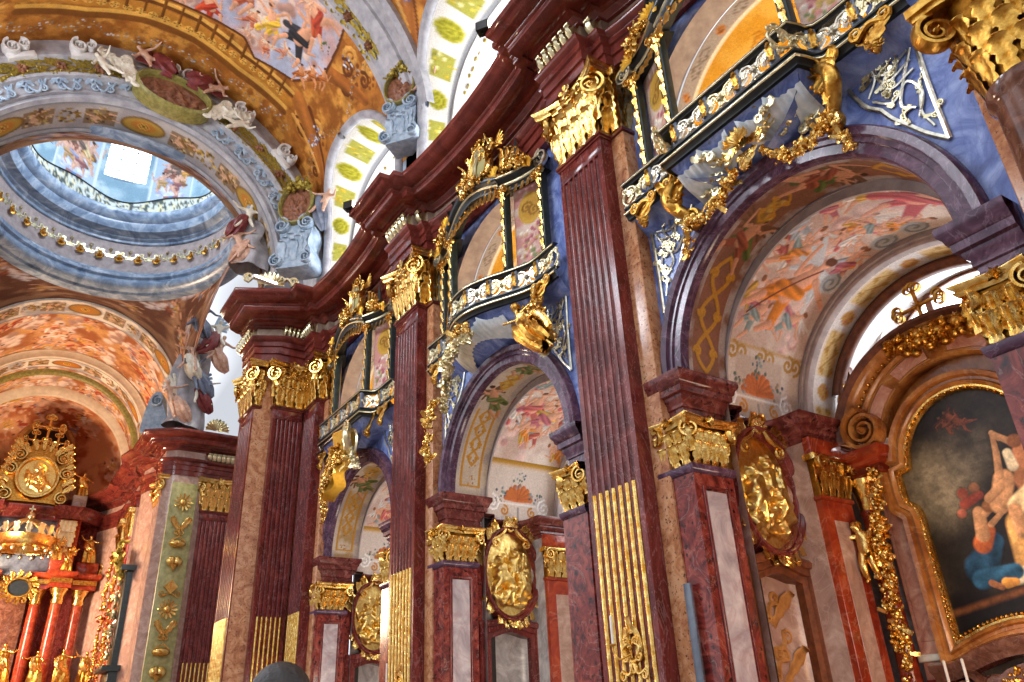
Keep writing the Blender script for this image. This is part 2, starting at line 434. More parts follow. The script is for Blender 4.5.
M['goldcore'] = gilt('deep_gilding', '#6e4416', '#94631f', .45)  # darker gilding for capital cores: shade between the leaves put into the colour
M['goldflat'] = gilt('matt_gilding', '#c9962f', '#e2b64e', .45, .15, 4)
M['goldpale'] = gilt('pale_gilding', '#d9cda0', '#f4ecc8', .30)
M['relief'] = gilt('relief_gilding', '#e0b450', '#fae29a', .30, .25, 12)
M['silver'] = gilt('silvered', '#b9b6a6', '#e6e2d0', .3)
M['ivory'] = plain('ivory_stucco', '#cfc7b2', '#e9e3d2', .5, 5)
M['white'] = plain('white_stucco', '#cfccc8', '#e6e3df', .55, 2.5)
M['creamst'] = plain('cream_stucco', '#c9b79c', '#ded0b8', .6, 2)
M['greyst'] = plain('grey_stucco', '#8f8e94', '#b5b3b6', .55, 2)
M['lilac'] = plain('lilac_grey_plaster', '#9c8f8e', '#b8aca8', .6, 3)
M['palewing'] = plain('pale_shell_stucco', '#bccbd6', '#e3eaee', .4, 4)
M['bluest'] = plain('blue_grey_stucco', '#7f93a8', '#aebecb', .5, 3)
M['ebony'] = plain('ebonised_wood', '#14181a', '#252b2c', .3, 6, .05)
M['greenblack'] = plain('green_black_lacquer', '#1c2624', '#323c38', .3, 6, .05)
M['slate'] = plain('slate_panel', '#5d6678', '#7d879a', .3, 4)
M['wood'] = plain('reddish_wood', '#5a2f1c', '#7d4629', .35, 7, .05)
M['woodlt'] = plain('golden_wood', '#a06a34', '#c08a4c', .3, 6, .05)
M['floor'] = marble('floor_stone', [(.3, '#6b5a50'), (.5, '#8a786c'), (.7, '#a39286')], 1, 5, .5, .3)
M['dark'] = plain('dark_recess', '#1a1210', '#2a1d18', .7)
M['fresco'] = painted('fresco_paint')
M['canvas'] = painted('oil_canvas', .35, 14, .18)
M['drum'] = marble('dome_ring_marble', [(.3, '#566a84'), (.5, '#8ba0b8'), (.7, '#c4d2de')], .9, 6, 1.2, .25)
M['window'] = glow('daylight_window', '#f4f8ff', 5.0)
M['windowdim'] = glow('drum_daylight', '#eaf3ff', 3.5)
M['lamp'] = glow('lamp_glass', '#fff0d0', 12.0)
M['wax'] = plain('candle_wax', '#d9d4c8', '#eeeae0', .5)
M['black'] = plain('black_metal', '#0c0c0d', '#161617', .35)
M['greybar'] = plain('grey_metal_strip', '#4f5560', '#666d78', .4)
M['hair'] = plain('dark_hair', '#120d0b', '#2c211c', .45, 40, .4)
M['skin'] = plain('skin', '#b98468', '#c99377', .5)
M['coat'] = plain('navy_coat', '#1c2230', '#2a3142', .8)
M['flesh'] = plain('painted_flesh_stucco', '#b98a72', '#d8b49c', .55, 6)
M['drapered'] = plain('red_drapery_stucco', '#5f2326', '#8a3d3a', .5, 6)
M['terracotta'] = plain('terracotta_relief', '#6f4230', '#9c6a4c', .5, 6, .4)
M['yellowst'] = plain('yellow_green_stucco', '#6f662e', '#94894a', .5, 6, .3)
M['olive'] = gilt('olive_gilding', '#8a7a2c', '#b8a24c', .5, .5, 10, .6)
M['greenp'] = plain('green_gold_ground', '#8e8a55', '#b5ae78', .4, 4)
# ------------------------------------------------------------------ painter: pictures as vertex colours on fine grids
def _h(ix, iy, s):
    n = (ix * 374761393 + iy * 668265263 + s * 1442695041) & 0x7fffffff
    n = (n ^ (n >> 13)) * 1274126177 & 0x7fffffff
    return ((n ^ (n >> 16)) & 0xffff) / 65535.0
def vnoise(x, y, s=0):
    ix = np.floor(x).astype(np.int64); iy = np.floor(y).astype(np.int64); fx = x - ix; fy = y - iy
    fx = fx * fx * (3 - 2 * fx); fy = fy * fy * (3 - 2 * fy)
    return (_h(ix, iy, s) * (1 - fx) + _h(ix + 1, iy, s) * fx) * (1 - fy) + (_h(ix, iy + 1, s) * (1 - fx) + _h(ix + 1, iy + 1, s) * fx) * fy
def fbm(x, y, s=0, o=4):
    t = 0; a = .5; q = 0
    for i in range(o): t = t + a * vnoise(x * 2 ** i, y * 2 ** i, s + i * 17); q += a; a *= .55
    return t / q
def ss(a, b, x):
    t = np.clip((x - a) / (b - a + 1e-9), 0, 1); return t * t * (3 - 2 * t)

class Paint:
    def __init__(s, U, V, base='#b0a090', seed=1):
        s.U = U; s.V = V; s.c = np.tile(lin(base), (U.size, 1)); s.R = np.random.default_rng(seed); s.seed = seed; s.h = np.zeros(U.size)
    def mix(s, m, col):
        c = lin(col) if isinstance(col, str) else col
        m = np.clip(m, 0, 1)[:, None]; s.c = s.c * (1 - m) + c * m
    def mottle(s, a, b, sc, sd=0):
        n = fbm(s.U * sc, s.V * sc, s.seed + sd); s.mix(ss(.35, .65, n), b) if a is None else (s.mix(np.ones(s.U.size), a), s.mix(ss(.35, .65, n), b))
    def capsule(s, p, q, r0, r1, col, soft=.15, shade=.55, fold=0):
        p = np.array(p, float); q = np.array(q, float); d = q - p; L2 = d @ d + 1e-9
        R_ = max(r0, r1) * 1.1
        sel = np.where((s.U > min(p[0], q[0]) - R_) & (s.U < max(p[0], q[0]) + R_) & (s.V > min(p[1], q[1]) - R_) & (s.V < max(p[1], q[1]) + R_))[0]
        if not len(sel): return
        x = s.U[sel] - p[0]; y = s.V[sel] - p[1]; t = np.clip((x * d[0] + y * d[1]) / L2, 0, 1)
        ex = x - t * d[0]; ey = y - t * d[1]; r = r0 + (r1 - r0) * t; D = np.hypot(ex, ey)
        m = ss(0, soft, (r - D) / (r + 1e-9))
        k = (ex * -.6 + ey * .8) / (r + 1e-9)
        c = lin(col) if isinstance(col, str) else np.array(col)
        f = 1 + shade * .75 * np.clip(k, -1, 1)
        if fold: f = f + .4 * shade * np.sin((x * d[1] - y * d[0]) / sqrt(L2) / (r + 1e-9) * fold + t * 5)
        s.c[sel] = s.c[sel] * (1 - m[:, None]) + np.clip(c[None] * f[:, None], 0, 1.2) * m[:, None]
        hh = np.sqrt(np.clip(r * r - D * D, 0, None)); s.h[sel] = np.maximum(s.h[sel], hh)
    def disc(s, x, y, r, col, soft=.15, shade=.4): s.capsule((x, y), (x + 1e-4, y), r, r, col, soft, shade)
    def ellipse(s, x, y, rx, ry, rot, col, soft=.08, ring=None):
        c_, s_ = cos(rot), sin(rot); a = (s.U - x) * c_ + (s.V - y) * s_; b = -(s.U - x) * s_ + (s.V - y) * c_
        d = np.sqrt((a / rx) ** 2 + (b / ry) ** 2)
        m = ss(0, soft, 1 - d)
        if ring: m = m * ss(0, soft, d - (1 - ring))
        s.mix(m, col)
    def line(s, pts, w, col, soft=.4, shade=.2):
        for a, b in zip(pts[:-1], pts[1:]): s.capsule(a, b, w, w, col, soft, shade)
    def cloud(s, x, y, r, col='#d8c8c4', n=9, sh='#9a8a90'):
        for i in range(n):
            a = s.R.uniform(0, 6.28); d = r * s.R.uniform(0, 1)
            s.disc(x + d * cos(a) * 1.5, y + d * sin(a) * .6, r * s.R.uniform(.3, .6), col if s.R.random() > .35 else sh, .6, .35)
    def figure(s, x, y, h, rot=0, skin='#d09a78', cloth='#a04038', cloth2=None, hair='#4a2c1c', wings=None, pose=None, halfnude=True):
        """small painted figure: h = height; pose random unless given"""
        R = s.R; c_, s_ = cos(rot), sin(rot)
        P = lambda a, b: (x + h * (a * c_ - b * s_), y + h * (a * s_ + b * c_))
        k = R.uniform(-.12, .12, 12) if pose is None else np.array(pose)
        C = lambda p, q, r0, r1, col, sh=.55, f=0: s.capsule(P(*p), P(*q), r0 * h, r1 * h, col, .3, sh, f)
        if wings:
            for sg in (-1, 1):
                for i in range(4): C((.05 * sg, .30), (sg * (.42 - .05 * i), .48 - .13 * i + k[0]), .05, .03, wings, .4)
        if cloth2: C((-.05, .15), (.3 + k[1], -.15 + k[2]), .13, .08, cloth2, .7, 5)
        C((0, -.05), (-.18 + k[3], -.32 + k[4]), .11, .07, cloth if not halfnude or R.random() > .3 else skin)
        C((0, -.05), (.16 + k[5], -.34 + k[6]), .11, .07, cloth, .7, 6)
        C((-.18 + k[3], -.32 + k[4]), (-.14 + k[3] * 2, -.55), .055, .035, skin)
        C((.16 + k[5], -.34 + k[6]), (.22 + k[5] * 2, -.56), .055, .035, skin)
        C((0, -.08), (.02, .2), .12, .13, skin if halfnude else cloth)
        C((-.12, .02), (.14, -.1), .08, .1, cloth, .7, 5)
        C((-.11, .22), (-.27 + k[7], .14 + k[8] * 2), .05, .035, skin); C((-.27 + k[7], .14 + k[8] * 2), (-.36 + k[7], .28 + k[9] * 2), .035, .025, skin)
        C((.13, .22), (.27 + k[10], .2 + k[11] * 2), .05, .035, skin); C((.27 + k[10], .2 + k[11] * 2), (.34, .38 + k[8]), .035, .025, skin)
        C((.02, .26), (.03, .33), .04, .04, skin)
        C((.03, .385), (.035, .40), .072, .07, skin); C((.04, .42), (.0, .44), .06, .055, hair, .3)
    def putto(s, x, y, h, rot=0, skin='#d8a584', wings='#c9b9a9'): s.figure(x, y, h, rot, skin, skin, None, '#8a5a34', wings)
    def rosette(s, x, y, r, a='#b98a2c', b='#7a4a1c', n=8):
        s.disc(x, y, r, a, .1, .2)
        for i in range(n): s.disc(x + .62 * r * cos(i * 6.283 / n), y + .62 * r * sin(i * 6.283 / n), r * .24, b, .5, .3)
        s.disc(x, y, r * .33, b, .3, .3); s.disc(x, y, r * .18, a, .3, .3)
    def curl(s, x, y, r, w, col, a0=0, hand=1, turns=1.3, shade=.3):
        q = np.linspace(0, 1, 14); a = a0 + hand * turns * 6.283 * q; R = r * (1 - .85 * q)
        s.line(list(zip(x + R * np.cos(a), y + R * np.sin(a))), w, col, .4, shade)
    def strap(s, x0, y0, x1, y1, wd, col, w, dark=None):
        """interlaced C-scroll strapwork filling a band from (x0,y0) to (x1,y1)"""
        L = hypot(x1 - x0, y1 - y0); ux, uy = (x1 - x0) / L, (y1 - y0) / L; nx, ny = -uy, ux; k = max(2, int(L / (wd * .9)))
        for off, cc in (((.25 * w, dark),) if dark else ()) + ((0, col),):
            for ph in (0, pi):
                q = np.linspace(0, 1, k * 8); z = np.sin(q * k * pi + ph) * wd * .33
                s.line(list(zip(x0 + ux * L * q + nx * z + off, y0 + uy * L * q + ny * z - off)), w, cc)
            for i in range(k):
                c = (i + .5) / k; sg = 1 if i % 2 else -1
                for h in (-1, 1): s.curl(x0 + ux * L * c + nx * wd * .3 * h + off, y0 + uy * L * c + ny * wd * .3 * h - off, wd * .15, w * .8, cc, atan2(uy, ux) + pi / 2 * h, h * sg)
    def flowers(s, x, y, r, n, cols):
        for i in range(n):
            a = s.R.uniform(0, 6.28); d = r * sqrt(s.R.random()); s.disc(x + d * cos(a), y + d * sin(a), r * s.R.uniform(.12, .24), cols[s.R.integers(len(cols))], .4, .5)
    def brush(s, sc=3, amt=.25):
        n = fbm(s.U * sc + .6 * fbm(s.U * sc, s.V * sc, 91), s.V * sc, s.seed + 5); s.c *= (1 - amt + 2 * amt * n)[:, None]

def painted_grid(P, paint, name, m, parent=None, keep=None, flip=False, loc=None, smooth=True, closed_u=False):
    """P (nu,nv,3); paint.c per vertex; keep = bool per face"""
    v, f = grid(P, closed_u)
    if keep is not None: f = [q for q, k in zip(f, keep) if k]
    if flip: f = [q[::-1] for q in f]
    if loc is not None: v = v - np.array(loc)
    me = bpy.data.meshes.new(name); me.from_pydata(v.tolist(), [], f); me.materials.append(m)
    at = me.color_attributes.new('paint', 'FLOAT_COLOR', 'POINT')
    c = np.ones((len(v), 4), np.float32); c[:, :3] = np.clip(paint.c, 0, 1); at.data.foreach_set('color', c.ravel())
    if smooth: me.polygons.foreach_set('use_smooth', [True] * len(me.polygons))
    me.update()
    o = bpy.data.objects.new(name, me); COL.objects.link(o)
    if loc is not None: o.location = loc
    if parent is not None: o.parent = parent
    return o
# ------------------------------------------------------------------ camera, light
def setup():
    yaw, pit, rol, f = 0.6030674, 0.4678674, -0.0469951, 775.5
    fw = Vector((sin(yaw) * cos(pit), cos(yaw) * cos(pit), sin(pit)))
    r = fw.cross(Vector((0, 0, 1))).normalized(); u = r.cross(fw)
    r2 = r * cos(rol) + u * sin(rol); u2 = -r * sin(rol) + u * cos(rol)   # image right / image up
    cd = bpy.data.cameras.new('camera'); cam = bpy.data.objects.new('camera', cd); COL.objects.link(cam)
    m = Matrix((r2, u2, -fw)).transposed().to_4x4(); m.translation = (0, 0, 1.3)
    cam.matrix_world = m; cd.sensor_width = 36; cd.lens = 36 * f / 1024; cd.clip_end = 400; cd.clip_start = .05
    S.camera = cam
    S.view_settings.view_transform = 'Standard'; S.view_settings.look = 'None'; S.view_settings.gamma = 1; S.view_settings.use_curve_mapping = False
    S.view_settings.exposure = EXPO
    w = bpy.data.worlds.new('world'); S.world = w; w.use_nodes = True; t = w.node_tree; bg = t.nodes['Background']
    tc = N(t, 'ShaderNodeTexCoord'); sp = N(t, 'ShaderNodeSeparateXYZ'); t.links.new(tc.outputs['Generated'], sp.inputs[0])
    r1 = ramp(t, [(0, '#6b5a4c'), (.48, '#8d8074'), (.56, '#dfe4ee'), (1, '#f4f8ff')])
    mr = N(t, 'ShaderNodeMapRange'); mr.inputs[1].default_value = -1; t.links.new(sp.outputs[2], mr.inputs[0]); t.links.new(mr.outputs[0], r1.inputs[0])
    n = N(t, 'ShaderNodeTexNoise', Scale=3.2, Detail=1); t.links.new(tc.outputs['Generated'], n.inputs[0])
    m2 = N(t, 'ShaderNodeMapRange'); m2.inputs[1].default_value = .42; m2.inputs[2].default_value = .62; m2.inputs[3].default_value = .45; m2.inputs[4].default_value = 1.6
    t.links.new(n.outputs[0], m2.inputs[0]); sc = N(t, 'ShaderNodeVectorMath', operation='SCALE'); t.links.new(r1.outputs[0], sc.inputs[0]); t.links.new(m2.outputs[0], sc.inputs['Scale'])
    t.links.new(sc.outputs[0], bg.inputs[0]); bg.inputs[1].default_value = WORLD
def lamp(name, loc, power, col, size=.5, kind='POINT', rot=None, spot=None):
    d = bpy.data.lights.new(name, kind); d.energy = power; d.color = lin(col)
    if kind == 'AREA': d.size = size
    else: d.shadow_soft_size = size
    if spot: d.spot_size = radians(spot); d.spot_blend = .6
    o = bpy.data.objects.new(name, d); COL.objects.link(o); o.location = loc
    if rot is not None: o.rotation_euler = rot
    return o
def aim(o, tgt): o.rotation_euler = (Vector(tgt) - o.location).to_track_quat('-Z', 'Y').to_euler()
EXPO = .52; WORLD = 1.3
setup()

# ------------------------------------------------------------------ pilasters
def fluted(w, nf, z0, z1, depth=.35, ret=True):
    """fluted shaft cross-section in plan, front at y=0"""
    mg = .11; pitch = (w - 2 * mg) / nf; fw_ = pitch * .66; pts = [(-w / 2, depth), (-w / 2, 0)]
    for i in range(nf):
        c = -w / 2 + mg + pitch * (i + .5); pts.append((c - fw_ / 2 - .004, 0))
        for a in np.linspace(pi, 0, 7): pts.append((c + cos(a) * fw_ / 2, sin(a) * fw_ * .46))
        pts.append((c + fw_ / 2 + .004, 0))
    pts += [(w / 2, 0), (w / 2, depth)]
    return pts, [(-w / 2 + mg + pitch * (i + .5), fw_) for i in range(nf)]

def capital(parent, w, h, depth, z, leaves=4, gold='gold', sides=(True, True), name='capital', vol=True):
    g = M[gold]; m = MB()
    m.add(*sweep([(0, 0), (.05, .02), (.05, .07), (.0, .1), (.02, h * .5), (.1, h * .8), (.1, h * .86), (-.02, h * .86)], [(-w / 2, depth), (-w / 2, 0), (w / 2, 0), (w / 2, depth)][::-1], None))
    cap = m.build(name, M['goldcore'], parent); cap.location = (0, 0, z)
    ab = MB(); n = 13; xs = np.linspace(-1, 1, n); o = .16 + .28 * np.abs(xs) ** 2.2
    path = [(-w / 2 - .34, depth)] + [(x * (w / 2 + .34), .08 - q) for x, q in zip(xs, o)] + [(w / 2 + .34, depth)]
    ab.add(*sweep([(-.2, h * .86), (.0, h * .87), (.03, h * .92), (.02, h * .93), (.07, h * .985), (.07, h), (-.2, h)], path[::-1]))
    v, f = extr(path, h * .985, h); ab.add(v, f)
    ab.build('abacus', g, cap)
    P = []
    lw = w / leaves
    for i in range(leaves): P.append((-w / 2 + lw * (i + .5), 0, .02, 0, lw * 1.25, h * .42, .35))
    for i in range(leaves + 1): P.append((-w / 2 + lw * i, .03, h * .2, 0, lw * 1.2, h * .5, .4))
    for i in range(leaves): P.append((-w / 2 + lw * (i + .5), -.02, h * .56, 0, lw * .8, h * .30, .7))
    for sg, on in ((-1, sides[0]), (1, sides[1])):
        if on:
            for k in range(3): P.append((sg * w / 2, depth * (.5 if k != 1 else .85), h * (.02 + .23 * k), sg * pi / 2, min(lw * 1.1, depth * 1.1), h * .34, .5))
        P.append((sg * w / 2, 0, h * .45, sg * pi / 4, lw * 1.2, h * .36, .7))
    for i, (x, y, zz, rz, ww, hh, cu) in enumerate(P):
        l = MB().add(*leaf(ww, hh, cu, 4), M=T(0, -.03, 0)).build('acanthus_leaf', g, cap); l.location = (x, y, zz); l.rotation_euler = (0, 0, rz)
    if vol:
        for sg in (-1, 1):
            q = MB().add(*volute(h * .155, 2.2, .09, .24, -sg)).add(*leaf(.24, .5, .3, 3, 9, 5), M=T(-.1 * sg, 0, -.55, ry=sg * .4)).build('volute', g, cap)
            q.location = (sg * (w / 2 + .12), -.2, h * .70); q.rotation_euler = (0, 0, sg * .75)
            q = MB().add(*volute(h * .10, 2, .07, .24, sg)).build('volute', g, cap); q.location = (sg * w * .17, -.13, h * .72)
    fl = MB()
    for k in range(6): fl.add(*leaf(.13, .24, .2, 2, 7, 5), M=T(0, -.06, 0, ry=k * pi / 3))
    fl.add(*ell(.07, .07, .07)); q = fl.build('fleuron', g, cap); q.location = (0, -.2, h * .92)
    return cap

def pilaster(name, label, loc, rot, w, nf, back=(.3, .3), depth=.35, zg=5.5, group=None, leaves=4, rods=True, bdepth=.45):
    t = empty(name, loc, rot, label, 'pilaster', group)
    poly, fl = fluted(w, nf, 0, 0, depth)
    z1 = 13.95
    m = MB().add(*extr(poly, .9, z1 - .55, False))
    m.add(*bbox(-w / 2, w / 2, 0, depth, z1 - .55, z1 - .1, .01)); m.add(*bbox(-w / 2, w / 2, 0, depth, .5, .9, .01))
    m.build('shaft', M['maroon'], t)
    a = MB().add(*sweep([(0, z1 - .13), (.03, z1 - .12), (.03, z1 - .07), (.07, z1 - .05), (.07, z1), (-.1, z1)], [(w / 2, depth), (w / 2, 0), (-w / 2, 0), (-w / 2, depth)])); a.build('astragal', M['cornice'], t)
    b = MB().add(*sweep([(-.1, .5), (.12, .5), (.12, .3), (.18, .3), (.18, 0), (-.1, 0)][::-1], [(w / 2, depth), (w / 2, 0), (-w / 2, 0), (-w / 2, depth)])); b.build('base', M['maroon'], t)
    if back:
        m = MB().add(*bbox(-w / 2 - back[0], w / 2 + back[1], depth, depth + bdepth, 0, z1 - .08, .015))
        m.build('backing_strip', M['breccia'], t)
        m = MB().add(*sweep([(0, z1 - .1), (.05, z1 - .08), (.05, z1), (-.1, z1)], [(w / 2 + back[1], depth + bdepth), (w / 2 + back[1], depth), (-w / 2 - back[0], depth), (-w / 2 - back[0], depth + bdepth)])); m.build('backing_astragal', M['cornice'], t)
        for sg, bb in ((-1, back[0]), (1, back[1])):
            if bb < .05: continue
            l = MB()
            for zz, hh in ((z1 + .05, .62), (z1 + .5, .62), (z1 + .95, .62)): l.add(*leaf(bb * 1.0, hh, .5, 4), M=T(sg * (w / 2 + bb * .5), depth - .03, zz)); l.add(*leaf(.32, hh, .5, 4), M=T(sg * (w / 2 + bb), depth + .22, zz, rz=sg * pi / 2))
            l.add(*bbox(sg * (w / 2 + bb * .5) - bb * .6, sg * (w / 2 + bb * .5) + bb * .6, depth - .12, depth + bdepth, z1 + 1.66, z1 + 1.95)); l.add(*box(sg * (w / 2 + bb * .5) - bb * .45, sg * (w / 2 + bb * .5) + bb * .45, depth + .02, depth + bdepth, z1, z1 + 1.7))
            l.build('side_capital', M['gold'], t)
    if rods:
        for x, fw_ in fl:
            m = MB().add(*tube([(x, .012, z) for z in np.linspace(.95, zg, 3)], fw_ * .43, 8)); m.build('gilded_cabling', M['gold'], t)
    capital(t, w, 1.95, depth, z1, leaves)
    return t

GP = 'tall fluted pilasters along the nave wall'
pilaster('fluted_pilaster', 'tallest fluted maroon pilaster at centre, gold flutes below, between the two largest arches', (10, 11.25, 0), WALLROT, 1.6, 7, (.3, .42), group=None)
pilaster('fluted_pilaster', 'narrower fluted maroon pilaster left of the middle arch, gold lower flutes', (10, 20.65, 0), WALLROT, 1.6, 7, (.3, .42), zg=5.55)
pilaster('fluted_pilaster', 'fluted maroon pilaster on the crossing pier, turned to the nave beside the farthest arch', (10, 29.65, 0), WALLROT, 1.5, 7, (0, .4), zg=5.6)
pilaster('fluted_pilaster', 'fluted pilaster on the crossing pier facing down the nave, slim gold rods in the flutes', (9.33, 30.4, 0), 0, 1.25, 6, None, depth=.3, zg=5.55, leaves=3)
pilaster('fluted_pilaster', 'leftmost maroon pilaster of the crossing pier, seen edge-on with a gold foot', (7.95, 31.75, 0), WALLROT, 1.9, 7, None, depth=.35, zg=5.55)
t = pilaster('fluted_pilaster', 'slender fluted pilaster beyond the crossing, sunlit at its top, beside the gold-relief panel', (11.0, 48.3, 0), 0, 1.8, 7, (.2, .2), zg=5.5)
t = pilaster('fluted_pilaster', 'maroon pilaster left of the gold-relief panel, seen edge-on on the choir corner', (7.9, 49.6, 0), WALLROT, 1.7, 7, (.2, .0), zg=5.2)
pilaster('fluted_pilaster', 'fluted pilaster behind the round column at the right edge', (10, 1.9, 0), WALLROT, 1.6, 7, (.42, .42))

# crossing pier core (setting)
def poly_struct(name, poly, z0, z1, m, kind='structure'):
    o = MB().add(*extr(poly, z0, z1)).build(name, m, smooth=False); o['kind'] = kind; return o
poly_struct('crossing_pier', [(8.7, 30.72), (8.0, 30.8), (8.3, 30.9), (8.3, 33.0), (10.5, 33.0), (12, 33), (12, 30.4), (10.35, 30.4), (10.35, 30.72)], 0, 18.0, M['breccia'])
poly_struct('choir_pier', [(8.25, 50.5), (8.25, 48.6), (8.4, 48.42), (9.75, 48.35), (9.75, 48.65), (12.6, 48.75), (12.6, 50.5)], 0, 18.0, M['redwall'])

# ------------------------------------------------------------------ entablature
def bay_path(yc, half, xe, dip, n=15):
    ys = np.linspace(yc - half, yc + half, n); return [(xe + dip * sin(pi * (i / (n - 1))) ** .7, y) for i, y in enumerate(ys)]
def entab_path():
    P = []; sc = []
    def go(pts, s=1.0, s0=1.0):
        for i, p in enumerate(pts):
            if P: sc.append(s0 if i == 0 else s)
            P.append(p)
    k = .4
    go([(9.75, .9), (9.75, 2.75)], 1); go([(10.12, 2.78), (10.12, 3.2)], 1, k)
    prev = 3.2
    for yc, a, b in ((6.8, 3.25, 10.0), (16.15, 12.4, 19.4), (25.5, 21.8, 28.45)):
        go(bay_path((a + b) / 2, (b - a) / 2, 10.34, .26), 1, k)
        if b < 11: go([(10.1, b + .03), (10.1, 10.43)], 1, k); go([(9.75, 10.45), (9.75, 12.05)], 1, k); go([(10.1, 12.07), (10.1, 12.37)], 1, k)
        elif b < 20: go([(10.1, b + .03), (10.1, 19.83)], 1, k); go([(9.75, 19.85), (9.75, 21.45)], 1, k); go([(10.1, 21.47), (10.1, 21.77)], 1, k)
        else: go([(10.1, b + .03), (10.1, 28.85)], 1, k); go([(9.75, 28.87), (9.75, 30.15)], 1, k)
    go([(8.6, 30.15)], 1.75, 1.75); go([(7.72, 30.6)], 1.35, 1.35); go([(7.72, 32.3)], 1, 1); go([(10.5, 32.35)], -.6, -.6)
    return P, sc
PROFA = [(-.5, 15.9), (0, 15.9), (.0, 16.2), (.06, 16.22), (.06, 16.5), (.12, 16.53), (.12, 16.72), (.2, 16.78), (.26, 16.88), (.26, 16.93), (-.02, 16.96)]
PROFF = [(-.02, 16.94), (-.02, 17.5)]
PROFC = [(-.02, 17.42), (.08, 17.44), (.1, 17.5), (.2, 17.54), (.22, 17.6), (.34, 17.64), (.36, 17.7), (.52, 17.72), (.55, 17.66), (.9, 17.68), (.92, 17.7), (.94, 17.86), (1.0, 17.88), (1.02, 17.93), (1.2, 17.97), (1.36, 18.05), (1.4, 18.1), (1.48, 18.12), (1.5, 18.16), (1.5, 18.3), (-1.2, 18.64)]
EP, ES = entab_path()
ent = empty('entablature', (10, 16, 16), 0, 'long oxblood marble entablature running above the nave pilasters and arches, stepping out over each', 'entablature')
for nm, pr, mt in (('architrave', PROFA, 'cornice'), ('frieze', PROFF, 'friezestone'), ('cornice', PROFC, 'cornice')):
    MB().add(*sweep(pr, EP, ES)).build(nm, M[mt], ent, loc=(10, 16, 16)).location = (0, 0, 0)
def console(w=.2, h=.5):
    m = MB()
    s = np.linspace(0, 1, 9); y = -.10 - .16 * np.sin(s * pi * .9) - .1 * s
    P = np.zeros((9, 3, 3))
    for j, x in enumerate((-w / 2, 0, w / 2)): P[:, j, 0] = x; P[:, j, 1] = y - (.05 if j == 1 else 0); P[:, j, 2] = s * h
    v, f = grid(P); m.add(v, [q[::-1] for q in f])
    m.add(*box(-w * .42, w * .42, -.12, .05, 0, h)); m.add(*leaf(w * 1.2, h * .7, .35, 3, 9, 5), M=T(0, -.14, .02)); m.add(*tube([(-w / 2, -.3, h * .9), (w / 2, -.3, h * .9)], .06, 8))
    return m
def row(x0, y0, x1, y1, n, rot, m='goldpale'):
    me = None
    for i in range(n):
        k = (i + .5) / n
        if me is None: o = console(.62 * hypot(x1 - x0, y1 - y0) / n).build('frieze_console', M[m], ent); me = o.data
        else: o = bpy.data.objects.new('frieze_console', me); COL.objects.link(o); o.parent = ent
        o.location = (x0 + (x1 - x0) * k - 10, y0 + (y1 - y0) * k - 16, 16.97 - 16); o.rotation_euler = (0, 0, rot)
row(9.77, 12.0, 9.77, 10.5, 6, WALLROT); row(10.12, 10.4, 10.12, 10.05, 1, WALLROT); row(10.12, 12.36, 10.12, 12.06, 1, WALLROT)
row(9.77, 21.4, 9.77, 19.9, 6, WALLROT); row(10.12, 19.8, 10.12, 19.45, 1, WALLROT); row(10.12, 21.76, 10.12, 21.48, 1, WALLROT)
row(9.77, 30.1, 9.77, 28.9, 6, WALLROT); row(8.65, 30.17, 9.75, 30.17, 6, 0); row(7.74, 32.8, 7.74, 30.8, 7, WALLROT)
# dark spotlights standing on the cornice ends
for x, y, lab in ((8.2, 12.6, 'small black spotlight on the cornice end by the upper window, nearest the top edge'), (8.2, 21.85, 'small black spotlight on the cornice end between the two upper windows')):
    t = empty('spotlight', (x, y, 18.25), .6, lab, 'lamp')
    MB().add(*bbox(-.14, .14, -.2, .16, .08, .38, .03)).build('housing', M['black'], t)
    MB().add(*box(-.1, .1, -.205, -.19, .12, .34)).build('lens', M['lamp'], t); MB().add(*box(-.03, .03, -.03, .03, 0, .1)).build('bracket', M['black'], t)
t = empty('spotlight', (7.2, 28.3, 18.36), .2, 'white glowing lamp strip on the crossing pier cornice', 'lamp')
MB().add(*bbox(-.55, .55, -.1, .1, .06, .2, .03)).build('housing', M['white'], t); MB().add(*box(-.5, .5, -.11, -.1, .08, .18)).build('lens', M['lamp'], t)

